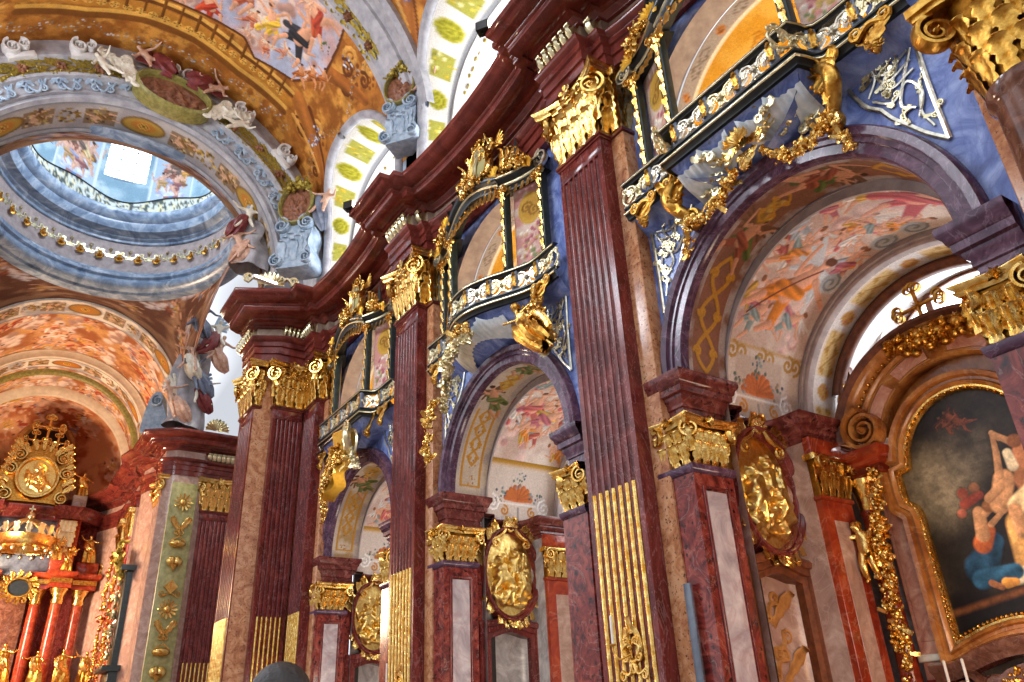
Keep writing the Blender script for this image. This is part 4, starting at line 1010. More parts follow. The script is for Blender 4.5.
# ------------------------------------------------------------------ oratory frames in the gallery openings
def oratory(i, yc):
    t = empty('oratory_frame', (XW, yc, 12.3), WALLROT, 'carved black and gilt oratory frame with obelisks over the gallery of the ' + GN[i].replace(' at right', ''), 'oratory')
    g1 = 'gold2'
    for sg in (-1, 1):
        for x, y in ((1.5, -.62), (2.72, -.22)):
            p = MB().add(*bbox(sg * x - .11, sg * x + .11, y - .1, y + .1, 0, 2.75, .02)).build('post', M['greenblack'], t)
            m = MB()
            for k in range(6): m.add(*leaf(.16, .34, .2, 2, 9, 5), M=T(sg * x, y - .1, .2 + k * .4)).add(*bud(.05, 5), M=T(sg * x, y - .13, .15 + k * .4))
            m.build('gilt_drop', M['gold'], p)
            m = MB().add(*leaf(.34, .42, .4, 3), M=T(sg * x, y - .08, 2.35)).add(*volute(.1, 2, .08, .25, 1), M=T(sg * x - .13, y - .14, 2.7)).add(*volute(.1, 2, .08, .25, -1), M=T(sg * x + .13, y - .14, 2.7)); m.build('post_capital', M['gold'], p)
        # side entablature, concave in plan, with its panel behind
        xs = np.linspace(1.28, 2.95, 9); path = [(sg * x, -.72 + .5 * ((x - 1.28) / 1.67) ** 1.0 + .12 * sin(pi * (x - 1.28) / 1.67)) for x in xs]
        if sg > 0: path = path[::-1]
        MB().add(*sweep([(-.3, 2.75), (.0, 2.75), (.02, 2.85), (.06, 2.88), (.06, 3.0), (.14, 3.06), (.2, 3.12), (.2, 3.2), (-.3, 3.22)], path)).build('side_entablature', M['ebony'], t)
        MB().add(*sweep([(.06, 2.9), (.085, 2.92), (.085, 2.97), (.06, 2.99)], path)).add(*sweep([(.2, 3.13), (.225, 3.14), (.225, 3.18), (.2, 3.19)], path)).build('gilt_moulding', M['goldpale'], t)
        gm = MB(); 
        for k in range(7):
            q = path[1 + k]; gm.add(*leaf(.22, .3, .25, 3, 7, 5), M=T(q[0], q[1] - .08, 2.78, ry=pi))
        gm.build('gilt_lambrequin', M[g1], t)
        # painted panel
        nu, nv = 40, 60; X = np.linspace(1.6, 2.65, nu); Z = np.linspace(0, 2.75, nv); U, V = np.meshgrid(X, Z, indexing='ij'); p = Paint(U.ravel(), V.ravel(), '#d8bfae', 70 + i)
        p.mottle(None, '#c98f86', 3); p.flowers(2.12, .5, .45, 40, ['#b0606a', '#c98a80', '#7f8a5a', '#e0d0c0', '#b89a58']); p.flowers(2.12, 1.05, .4, 26, ['#b0606a', '#c9a080', '#e8dccb'])
        p.ellipse(2.12, 1.95, .4, .55, 0, '#c59a3c'); p.ellipse(2.12, 1.95, .3, .44, 0, '#b88a30', .3); p.curl(2.0, 2.0, .2, .04, '#8a5f1c'); p.curl(2.25, 1.85, .2, .04, '#8a5f1c', 2)
        P = np.zeros((nu, nv, 3)); P[..., 0] = sg * X[:, None]; P[..., 1] = (-.4 + .35 * (X[:, None] - 1.6)); P[..., 2] = Z[None]
        painted_grid(P, p, 'painted_panel', M['fresco'], t, flip=sg < 0)
        # finial obelisk with gilded shells on the side entablature
        ob = MB(); 
        for (r, z), (r2, z2) in (((.17, 0), (.17, .12)), ((.1, .12), (.14, .3)), ((.13, .3), (.012, 1.15))):
            ob.add(*lathe([(r, z), (r2, z2)], 4))
        o = ob.build('obelisk', M['greenblack'], t); o.location = (sg * 1.85, -.4, 3.42)
        s_ = MB().add(*shell(.26, 9), M=T(sg * 2.55, -.45, 2.9, ry=sg * .5)).add(*shell(.3, 9), M=T(sg * 1.45, -.85, 3.2, ry=-sg * .3)); 
        MB().add(*shell(.28, 9), M=T(sg * 2.5, -.5, 3.0, ry=sg * .6)).build('gilt_shell', M['goldflat'], t)
        MB().add(*shell(.3, 9), M=T(sg * 1.42, -.85, 3.22, ry=-sg * .3)).build('gilt_shell', M['goldflat'], t)
        gm = garland([(sg * 1.5, -.6, 3.35), (sg * 1.85, -.62, 3.5), (sg * 2.2, -.55, 3.3), (sg * 2.5, -.45, 3.25)], .2, 110, .09, 5 + i); gm.build('gilt_flowers', M['gold'], t)
        MB().add(*volute(.26, 2.4, .09, .22, sg), M=T(sg * 2.95, -.35, 3.05)).build('volute', M['silver'], t)
        MB().add(*scroll((sg * 1.3, 3.3), (sg * .62, 3.72), .4, sg, .6, 20, .07), M=T(0, -.75, 0)).build('gilt_scroll', M['gold'], t)
    # central cornice bulging forward over the opening
    xs = np.linspace(1.4, -1.4, 21); path = [(x, -.72 - .18 * cos(x / 1.4 * pi / 2)) for x in xs]
    def lift(v, f, k=.42):
        v = np.array(v); v[:, 2] += k * np.cos(np.clip(v[:, 0] / 1.45, -1, 1) * pi / 2); return v, f
    MB().add(*lift(*sweep([(-.25, 2.75), (.0, 2.75), (.02, 2.85), (.07, 2.9), (.07, 3.0), (.16, 3.06), (.2, 3.12), (.2, 3.2), (-.25, 3.22)], path))).build('arched_cornice', M['ebony'], t)
    MB().add(*lift(*sweep([(.07, 2.91), (.095, 2.93), (.095, 2.97), (.07, 2.99)], path))).build('gilt_moulding', M['goldpale'], t)
    gm = MB()
    for k in range(11):
        x = 1.25 - k * .25; gm.add(*leaf(.26, .42, .25, 3, 9, 5), M=T(x, -.8, 2.8 + .42 * cos(x / 1.45 * pi / 2), ry=pi)); gm.add(*bud(.06, 5), M=T(x + .12, -.85, 2.8 + .42 * cos(x / 1.45 * pi / 2)))
    gm.build('gilt_lambrequin', M['gold2'], t)
    # gallery vault behind: yellow ground, pale rib, medallions
    nu, nv = 130, 60; r = 2.5; A = np.linspace(pi, 0, nu); Xs = np.linspace(.6, 3.6, nv); U, V = np.meshgrid((pi - A) * r, Xs, indexing='ij'); p = Paint(U.ravel(), V.ravel(), '#cf9a2e', 81 + i); L = pi * r
    p.mottle(None, '#ddb04e', 1.4); p.strap(.4, 2.2, L - .4, 2.2, 1.3, '#b57a1e', .04)
    p.mix(ss(1.02, .95, p.V), '#aaa3a2'); p.mix(ss(.07, .03, np.abs(p.V - 1.02)), '#f4eddc')
    for k in range(9): (p.rosette(.5 + k * (L - 1) / 8, .80, .12, '#c98a4c', '#8a5a34', 6) if k % 2 else p.strap(.5 + k * (L - 1) / 8 - .4, .80, .5 + k * (L - 1) / 8 + .4, .80, .3, '#7f766e', .025))
    for u in (L * .28, L * .72): p.ellipse(u, 2.2, .75, .6, 0, '#c9a04a'); p.ellipse(u, 2.2, .64, .5, 0, '#e3c49a'); p.figure(u, 2.2, .8, 1.2, '#d8a888', '#c9a890')
    for u in (.35, L - .35): p.ellipse(u, 1.7, .3, .35, 0, '#e2cdb0'); p.flowers(u, 1.7, .22, 12, ['#a8605a', '#8a6a3c'])
    p.mix(ss(3.35, 3.5, p.V), '#d8c7a4')
    P = np.zeros((nu, nv, 3)); P[..., 0] = r * np.cos(A)[:, None]; P[..., 1] = Xs[None]; P[..., 2] = 13.3 + r * .95 * np.sin(A)[:, None]
    Mx = BM(yc); P = (P.reshape(-1, 3) @ Mx[:3, :3].T + Mx[:3, 3]).reshape(P.shape); o = painted_grid(P, p, 'ceiling', M['fresco']); o['kind'] = 'structure'
    m = MB(); 
    for s_ in (-1, 1): m.add(*grid(np.array([[(s_ * r, .6, 11.4), (s_ * r, 3.6, 11.4)], [(s_ * r, .6, 13.3), (s_ * r, 3.6, 13.3)]], float)), M=Mx)
    m.add(*box(-2.6, 2.6, 3.58, 3.7, 11.4, 15.8), M=Mx); m.add(*box(-2.6, 2.6, -.1, 3.6, 11.38, 11.44), M=Mx); o = m.build('wall_gallery', M['creamst'], smooth=False); o['kind'] = 'structure'
for i, yc in enumerate(BAYS): oratory(i, yc)

# cartouche with two putti crowning the middle gallery, similar crests on the others
def crest(i, yc, label):
    t = empty('gilded_crest', (10.1, yc - .35, 16.0), WALLROT, label, 'crest', sc=1.2)
    el = [(.34 * cos(a), .62 + .5 * sin(a)) for a in np.linspace(0, 2 * pi, 30, endpoint=False)]
    MB().add(*plate(el[::-1], -.1, .05)).build('shield', M['greenp'], t)
    m = MB().add(*ringplate(el, .1, -.18, .05, [(0, -.1), (.03, -.16), (.07, -.18), (.1, -.1), (.1, .05)]))
    for a in np.linspace(.2, 6.1, 13): m.add(*leaf(.2, .32, .35, 3, 9, 5), M=T(.4 * cos(a), -.1, .62 + .58 * sin(a), ry=pi / 2 - a + .5))
    m.build('gilt_frame', M['gold'], t)
    MB().add(*scroll((-.1, .3), (.08, .95), .3, 1, .5, 20, .035), M=T(0, -.14, 0)).build('relief_scroll', M['goldpale'], t)
    for sg in (-1, 1):
        vs, es, rs = body(.85, (-.1, -.2, 1.02), (.34, -.1, .6), footL=(-.2, -.2, .2), footR=(.15, -.25, .12), kneeL=(-.15, -.25, .42), kneeR=(.12, -.27, .36), fat=1.35, hd=1.35)
        o = skinfig('putto', vs, es, rs, M['gold'], t, 1); o.location = (sg * .5, -.15, -.05 + (.12 if sg < 0 else .25)); o.scale = (sg, 1, 1); o.rotation_euler = (0, sg * .25, 0)
        w = wing(.45, .12, 5, sg).build('wing', M['gold2'], o); w.location = (.05 * sg, .06, .6)
        m = MB()
        for k in range(4): m.add(*leaf(.22, .55, .4, 4, 11, 5), M=T(sg * (.75 + .16 * k), .0, -.05 - .06 * k, ry=sg * (.5 + .25 * k)))
        m.build('acanthus_spray', M['gold2' if sg > 0 else 'greenblack'], t)
    garland([(-.75, -.2, .0), (-.3, -.32, -.2), (0, -.34, -.1), (.3, -.32, -.2), (.75, -.2, .0)], .16, 60, .08, 9).build('flower_swag', M['gold'], t)
    garland([(-.1, 0, 1.25), (.1, 0, 1.35)], .16, 16, .09, 3).build('top_flowers', M['gold'], t)
crest(1, BAYS[1], 'gilded cartouche held by two putti atop the middle gallery, overlapping the red entablature')
crest(2, BAYS[2], 'smaller gilded cartouche with putti at the top of the farthest gallery')
crest(0, BAYS[0], 'gilded cartouche with putti topping the nearest gallery, at the top edge')

# ------------------------------------------------------------------ spandrels: white strapwork
def strapwork(i, yc, sg, label):
    t = empty('strapwork_ornament', (XW - .012, yc, 0), WALLROT, label, 'ornament')
    A = [(1.82, 11.28), (3.12, 11.2), (3.08, 8.95), (2.62, 9.55), (2.28, 10.15), (2.02, 10.5)]
    f = lambda pts: np.array([(sg * x, -.02, z) for x, z in pts])
    m = MB()
    def ln(pts, w=.035, n=6): m.add(*tube(f(curve2(pts, n)), w, 5, .6))
    for a, b in zip(A, A[1:] + A[:1]): ln([a, ((a[0] + b[0]) / 2 - .03, (a[1] + b[1]) / 2), b], .042, 4)
    m.build('border', M['silver'], t); m = MB()
    for k in range(3):
        ln([(2.15 + .1 * k, 11.1 - .02 * k), (2.5, 10.75 - .16 * k), (2.95, 10.9 - .2 * k)], .026); ln([(2.15 + .22 * k, 10.5), (2.35 + .2 * k, 10.8), (2.3 + .22 * k, 11.12)], .026)
    ln([(2.2, 10.4), (2.5, 10.15), (2.8, 10.35), (2.95, 10.0), (2.8, 9.6)], .028); ln([(3.0, 10.9), (2.75, 10.4), (2.6, 10.0), (2.8, 9.8)], .028); ln([(2.95, 9.3), (2.85, 9.7), (2.98, 10.2)], .025)
    m.build('interlace', M['silver'], t); m = MB()
    R = np.random.default_rng(i * 2 + sg + 5)
    for k in range(14):
        z = R.uniform(9.5, 11.1); x = R.uniform(2.1 + max(0, (10.4 - z) * .6), 2.98)
        m = MB().add(*scroll((sg * x, z), (sg * (x + .12), z + .14), .13, 1 if k % 2 else -1, .6, 10, .02), M=T(0, -.02, 0)); m.add(*leaf(.08, .14, .2, 2, 5, 3), M=T(sg * x, -.02, z, ry=R.uniform(0, 6))); m.build('leaf_scroll', M['goldpale'], t)
for i, yc in enumerate(BAYS):
    strapwork(i, yc, -1, 'silvered strapwork on the blue spandrel, left of the ' + GN[i].replace(' at right', ''))
    strapwork(i, yc, 1, 'silvered strapwork on the blue spandrel, right of the ' + GN[i].replace(' at right', ''))

# ------------------------------------------------------------------ arch crowns
def bracket(m, x, sg, z1=11.3):
    s = np.linspace(0, 1, 24); pts = np.c_[x + sg * (.10 + .26 * np.sin(s * pi * 1.15) * (1 - .2 * s)), -.55 - .2 * np.sin(s * pi) + .25 * s, z1 - 1.0 * s]
    m.add(*tube(pts, .10 + .05 * np.sin(s * pi), 8)); m.add(*volute(.2, 2.2, .12, .25, sg), M=T(x + sg * .02, -.35, z1 - 1.02)); m.add(*volute(.15, 2.2, .12, .25, -sg), M=T(x + sg * .05, -.55, z1 - .02))
    for k in range(4): m.add(*leaf(.22, .36, .5, 4), M=T(x + sg * (.1 + .08 * k), -.62, z1 - .85 + .2 * k, ry=sg * .5))
yc = BAYS[0]
t = empty('crowning_cartouche', (XW, yc, 0), WALLROT, 'pale shell cartouche with gilded scrolls and flower swags over the widest arch', 'cartouche')
for sg in (-1, 1):
    def wing_grid(xa, xb, zlo, y0=-.92, path=None, fl=9, top=11.24):
        nx, nz = 46, 14; X = np.linspace(xa, xb, nx); P = np.zeros((nx, nz, 3))
        for i_, x in enumerate(X):
            k = (x - xa) / (xb - xa); zl = zlo(abs(x)); zt = top - .16 * abs(sin(pi * 2 * k)) ** .8 - .55 * max(0, k - .8) ** 1.2 * 5 * .35; zl = zl + .5 * max(0, k - .8) ** 1.2
            for j_ in range(nz):
                z = zl + (zt - zl) * j_ / (nz - 1); yb = y0 if path is None else float(np.interp(x, path[0], path[1]))
                P[i_, j_] = (x, ycove(z, yb) - .07 - .05 * sin(fl * k * pi) ** 2 - .05 * sin(pi * j_ / (nz - 1)), z)
        return grid(P)
    v, f = wing_grid(sg * .12, sg * 1.5, lambda x: 7.5 + sqrt(3.32 ** 2 - x * x)); f = f if sg > 0 else [q[::-1] for q in f]
    MB().add(v, f).build('pale_wing', M['palewing'], t)
    m = MB()
    for k, (x, z) in enumerate(((.45, 10.85), (.8, 10.78), (1.1, 10.68), (.65, 11.0))): m.add(*scroll((sg * x, z - .12), (sg * (x + .25), z + .05), .22, sg, .6, 14, .045), M=T(0, ycove(z) - .22, 0)).add(*bud(.11, 6), M=T(sg * (x + .1), ycove(z) - .26, z)).add(*leaf(.2, .36, .5, 4), M=T(sg * x, ycove(z) - .2, z, ry=sg * 1.2))
    m.build('gilt_foliage', M['goldpale'], t)
    m = MB(); bracket(m, sg * 1.62, sg); m.build('scroll_bracket', M['gold2'], t)
    garland([(sg * 1.7, -.45, 10.3), (sg * 1.25, -.5, 10.02), (sg * .75, -.5, 10.1), (sg * .3, -.5, 10.55)], .13, 90, .085, 7 + sg).build('flower_swag', M['gold'], t)
    garland([(sg * 1.72, -.42, 10.3), (sg * 1.76, -.42, 9.9), (sg * 1.85, -.4, 9.55)], .11, 40, .075, 3 + sg).build('flower_drop', M['gold'], t)
m = MB()
for k in range(7): m.add(*leaf(.3, .6, .4, 4), M=T((k - 3) * .1, -.62, 10.8, ry=(k - 3) * .32))
for k in range(5): m.add(*leaf(.26, .5, .4, 4), M=T((k - 2) * .1, -.55, 10.75, ry=pi + (k - 2) * .3))
m.add(*shell(.3, 9), M=T(0, -.72, 10.85)); m.build('gilt_palmette', M['gold'], t)

# middle arch: seated gilded angel on the right shoulder, flowering branches and a shield
yc = BAYS[1]
t = empty('gilded_angel', (10.15, yc - 2.15, 9.62), WALLROT, 'gilded angel reclining on the right shoulder of the middle arch, one arm raised', 'statue')
vs, es, rs = body(1.55, (.42, -.12, 1.02), (-.36, -.2, .68), elbL=(.26, -.05, .85), footL=(.86, -.18, -.28), footR=(.66, -.3, -.16), kneeL=(.48, -.36, .22), kneeR=(.30, -.40, .14), hip=(.02, -.1, .42), chest=(-.05, -.12, .67), head=(-.11, -.18, .87))
ang = skinfig('body', vs, es, rs, M['gold'], t, 3); sculpt_face(ang, (-.17, -.28, 1.35), .10, (.1, -1, 0))
MB().add(*robe([(.17, .95, -.05, -.18), (.2, .8, .0, -.17), (.24, .66, .06, -.2), (.28, .52, .25, -.36), (.30, .36, .5, -.46), (.27, .12, .72, -.46), (.25, -.08, .92, -.38), (.2, -.25, 1.1, -.3)], 8, .2, 60, 4)).build('robe', M['gold2'], t)
MB().add(*tube(curve2([(.15, -.1, .75), (.6, -.3, .85), (.95, -.25, .55), (1.1, -.2, .2)], 6), np.linspace(.08, .15, 19), 8, .5)).build('mantle', M['gold'], t)
wing(.75, .2, 6, 1).build('wing', M['gold2'], t).location = (-.02, .02, 1.0); wing(.6, .18, 6, -1).build('wing', M['gold2'], t).location = (-.15, .02, 1.0)
MB().add(*robe([(.01, 1.475, -.17, -.26), (.09, 1.45, -.17, -.26), (.125, 1.38, -.17, -.24), (.11, 1.29, -.17, -.2)], 9, .1, 30, 7, 1.0)).build('hair', M['gold2'], t)
t = empty('crowning_cartouche', (9.95, yc, 10.05), WALLROT, 'pale yellow fluted shield amid gilded flowering branches, left of the reclining angel', 'cartouche')
gp = np.array(sorted(gal_path(1))).T
for xa, xb, mt in ((.0, -1.55, 'ivory'), (.0, 1.35, 'palewing')):
    v, f = wing_grid(xa, xb, lambda x: 7.5 + sqrt(3.32 ** 2 - x * x), path=gp); v = v + np.array([0, 10.7 - 9.95, -10.05]); MB().add(v, f if xb > 0 else [q[::-1] for q in f]).build('shield', M[mt], t)
garland(curve2([(-2.1, .2, -.4), (-1.75, .1, .2), (-1.3, -.1, .55), (-.8, -.3, .7), (-.1, -.45, .72), (.5, -.4, .75)], 6), .22, 190, .11, 21).build('flowering_branch', M['goldpale'], t)
garland(curve2([(-.2, -.55, .9), (.25, -.6, 1.0), (.6, -.55, .85)], 6), .16, 40, .10, 22).build('flowering_branch', M['gold'], t)
garland(curve2([(-1.95, -.15, -.2), (-2.3, -.15, -.6), (-2.5, -.1, -1.3), (-2.52, -.1, -1.8)], 6), .2, 90, .11, 24).build('flowering_branch', M['gold'], t)
t = empty('gilded_spray', (10.35, yc - 2.55, 10.3), WALLROT, 'gilded acanthus spray with fan leaf hanging under the bowed balustrade, beside the tall pilaster', 'ornament')
garland(curve2([(0, -.1, .9), (.1, -.2, .4), (.35, -.2, -.2), (.6, -.15, -.75)], 6), .22, 90, .11, 25).build('foliage', M['gold'], t); MB().add(*shell(.32, 9), M=T(.5, -.25, -.8, ry=2.6)).build('fan', M['goldpale'], t)

# farthest arch: yellow-gold hanging cartouche
yc = BAYS[2]
t = empty('crowning_cartouche', (10.05, yc, 10.0), WALLROT, 'matt gold draped cartouche with mask and scroll above the farthest arch', 'cartouche')
po = curve2([(-.2, 1.15), (.6, 1.25), (1.0, 1.1), (1.05, .5), (.75, .0), (.3, -.25), (-.25, -.7), (-.9, -1.0), (-.7, -.3), (-.55, .4), (-.2, 1.15)], 5); v, f = plate([tuple(q) for q in po[:-1]], -.45, 0); v = np.array(v, float); v[:, 1] -= .12 * np.sin(v[:, 0] * 6 + v[:, 2])
MB().add(v, f).build('drapery', M['goldflat'], t)
m = MB(); bracket(m, 1.25, 1, 1.05); m.add(*arcsweep([(.48, -.3), (.56, -.36), (.62, -.3)], 1.15, .45, -1.2, 1.7, 24)); m.build('scroll_bracket', M['goldpale'], t)
garland(curve2([(-1.3, -.1, -1.6), (-.9, -.3, -.9), (-.3, -.5, -.4), (.4, -.55, -.1), (1.0, -.5, .1), (1.4, -.4, -.3)], 6), .2, 150, .11, 31).build('flower_swag', M['gold'], t)
garland(curve2([(.0, -.5, .6), (.4, -.55, .3), (.7, -.5, .6)], 5), .16, 40, .1, 32).build('flower_knot', M['gold2'], t)
garland(curve2([(1.4, -.3, .3), (1.6, -.3, -.2), (1.9, -.2, -.5)], 5), .16, 50, .1, 33).build('flower_drop', M['goldpale'], t)

# gilded sconces on the pilasters
for x, y, z, lab in ((9.97, 11.1, 2.5, 'gilded scroll sconce with a white candle, on the tall central pilaster'), (9.97, 20.5, 2.5, 'gilded sconce with candle low on the pilaster left of the middle arch')):
    t = empty('wall_sconce', (x, y, z), WALLROT, lab, 'sconce'); m = MB()
    m.add(*arcsweep([(.17, -.02), (.2, -.07), (.24, -.07), (.27, -.02)], 0, .1, 0, 2 * pi, 30, .85, 1.2))
    for sg in (-1, 1):
        m.add(*scroll((sg * .02, -.2), (sg * .3, -.3), .2, -sg, .6, 14, .03), M=T(0, -.06, 0)).add(*scroll((sg * .05, .15), (sg * .1, -.1), .18, sg, .8, 14, .03), M=T(0, -.07, 0)); m.add(*leaf(.12, .25, .3, 3, 7, 5), M=T(sg * .2, -.05, .2, ry=-sg * .5))
    m.add(*bud(.09, 6), M=T(0, -.1, .1)).add(*leaf(.16, .3, .3, 3), M=T(0, -.05, .3)); m.build('backplate', M['gold'], t)
    MB().add(*tube(curve2([(0, -.1, -.05), (-.1, -.28, -.12), (-.22, -.3, .02), (-.22, -.3, .1)], 6), .018, 6)).add(*lathe([(.0, .1), (.05, .11), (.055, .14), (.03, .15)], 10), M=T(-.22, -.3, 0)).build('candle_arm', M['gold2'], t)
    MB().add(*lathe([(.022, .14), (.022, .62), (0, .63)], 8), M=T(-.22, -.3, 0)).build('candle', M['wax'], t)
# ------------------------------------------------------------------ side altar in the widest arch
yc = BAYS[0]
AL = (15.0, yc)
bot = [(x, 2.42 + .34 * cos(x / 1.32 * pi / 2)) for x in np.linspace(1.2, -1.2, 15)]
can = [(-1.2, bot[-1][1])][:0]
arc = [(1.18 * cos(a), 5.68 + 1.18 * sin(a)) for a in np.linspace(0, pi, 29)]
right = [(1.2, 4.75), (1.26, 4.92), (1.42, 5.05), (1.44, 5.2), (1.44, 5.62), (1.2, 5.66)]
outline = bot[::-1] + right + arc[1:-1] + [(-x, z) for x, z in right[::-1]]   # anticlockwise from bottom left
t = empty('altar_painting', (AL[0], yc, 0), WALLROT, 'large dark oil painting of struggling figures in a moulded gilt-edged frame, inside the widest arch', 'painting')
nu, nv = 260, 380; X = np.linspace(-1.5, 1.5, nu); Z = np.linspace(2.3, 7.0, nv); U, V = np.meshgrid(X, Z, indexing='ij'); p = Paint(U.ravel(), V.ravel(), '#1f1812', 3)
p.mottle(None, '#2c241b', 1.5); n = fbm(p.U * 1.3, p.V * 1.3, 7)
p.mix(ss(1.0, .1, np.hypot(p.U + .85, (p.V - 5.2) * .9)) * ss(.3, .6, n), '#a59474'); p.mix(ss(.8, .2, np.hypot(p.U + .2, (p.V - 5.7))) * .5 * ss(.35, .6, n), '#6f6350')
p.mix(ss(3.2, 3.0, p.V + .12 * p.U) * .9, '#120d0b'); p.mix(ss(.1, 0, np.abs(p.V - 3.1 - .16 * p.U)), '#6b3f1f')
p.capsule((.9, 4.5), (1.5, 4.3), .5, .5, '#6a1f14', .5, .5, 4)
p.capsule((.35, 3.5), (.45, 4.2), .25, .3, '#b98a4c', .3, .6, 3); p.capsule((.1, 3.35), (.7, 3.4), .16, .2, '#d8c9a4', .4, .6, 5)
sk, sk2 = '#c08c5e', '#99623e'
p.capsule((-.45, 3.6), (-.1, 4.0), .34, .2, '#1f3f55', .3, .7, 5); p.capsule((-.5, 3.4), (.1, 3.45), .2, .16, '#28516a', .3, .7, 5); p.capsule((-.3, 4.0), (-.15, 4.2), .2, .16, '#b05a2c', .3, .7)
p.capsule((-.25, 4.15), (-.2, 4.55), .15, .13, sk, .3, .6); p.capsule((-.1, 4.5), (.25, 4.75), .08, .06, sk, .3, .6); p.capsule((-.05, 4.3), (.25, 4.5), .07, .05, sk, .3, .6); p.disc(.0, 4.62, .14, '#8a5a34', .3, .6)
p.capsule((.2, 4.6), (.4, 5.0), .2, .22, sk, .3, .6); p.capsule((.3, 4.9), (.05, 4.75), .1, .1, sk, .3, .6); p.capsule((.35, 5.1), (.42, 5.5), .09, .07, sk, .3, .6); p.capsule((.42, 5.5), (.45, 5.85), .07, .05, sk, .3, .6)
p.capsule((.55, 5.75), (.45, 5.88), .07, .06, sk, .3, .5); p.capsule((.85, 5.5), (.5, 5.82), .09, .06, sk, .3, .6); p.capsule((.75, 4.9), (.85, 5.4), .22, .2, sk2, .3, .6); p.disc(.78, 5.62, .15, '#7a4a2a', .3, .6); p.capsule((.62, 5.2), (.6, 5.45), .12, .1, '#d9c7a0', .4, .5)
p.capsule((.5, 4.5), (.8, 4.7), .22, .2, '#cbb080', .3, .8, 6); p.capsule((.8, 4.5), (.95, 4.0), .12, .09, sk2, .3, .6); p.capsule((.95, 4.0), (1.3, 3.75), .08, .06, sk2, .3, .6); p.capsule((.42, 4.45), (.38, 4.05), .14, .09, sk, .3, .6)
p.capsule((-.4, 4.75), (-.1, 4.85), .12, .1, '#9a4432', .4, .5); p.disc(-.38, 4.95, .13, '#a8543c', .4, .5); p.disc(-.5, 4.6, .11, '#b5654a', .4, .5); p.disc(-.15, 5.0, .12, '#8a5a3c', .4, .5)
for x, z in ((-.3, 6.3), (.0, 6.25), (-.15, 6.38)): p.putto(x, z, .45, .9 + x, '#8a4a2e', '#5a3424')
p.capsule((-.1, 3.28), (.05, 3.28), .11, .08, '#c98a3c', .3, .7); p.capsule((-.35, 3.32), (-.2, 3.22), .07, .06, sk2, .3, .6); ed = np.where(p.h > 0, .35 + .75 * np.clip(p.h / .13, 0, 1) ** .7, 1); p.c *= ed[:, None]; p.c *= (1.18 - .3 * np.abs(p.U - .35))[:, None]; p.brush(4, .45); p.brush(9, .4); p.brush(22, .25)
# mesh clipped to the frame opening
P = np.zeros((nu, nv, 3)); P[..., 0] = X[:, None]; P[..., 2] = Z[None]; P[..., 1] = .02
def inside(x, z): return z > 2.42 + .34 * cos(np.clip(x / 1.32, -1, 1) * pi / 2) - .06 and ((z < 5.66 and abs(x) < (1.25 if z < 4.9 else 1.49)) or hypot(x, z - 5.66) < 1.24)
keep = [inside(X[a] + .01, Z[b] + .01) for a in range(nu - 1) for b in range(nv - 1)]
painted_grid(P, p, 'canvas', M['canvas'], t, keep)
MB().add(*ringplate(outline, .36, -.2, .1, [(.05, .05), (.08, -.12), (.14, -.16), (.17, -.1), (.22, -.1), (.25, -.2), (.33, -.22), (.36, -.1), (.36, .1)])).build('frame', M['ochre'], t)
g = MB(); g.add(*ringplate(outline, .07, -.1, .06, [(-.03, .05), (-.01, -.05), (.03, -.1), (.07, -.1), (.08, .05)]))
oo = np.array(outline + outline[:1])
for k in range(len(oo) - 1):
    L = np.hypot(*(oo[k + 1] - oo[k]))
    for q in range(max(1, int(L / .085))):
        c = oo[k] + (oo[k + 1] - oo[k]) * (q + .5) / max(1, int(L / .085)); g.add(*bud(.045, 5), M=T(c[0] * 1.015, -.1, c[1]))
g.build('gilt_edge', M['gold'], t)
al = empty('side_altar', (AL[0] + .1, yc, 0), WALLROT, 'marble side altar with curved pediment and volutes enclosing the dark painting', 'altar')
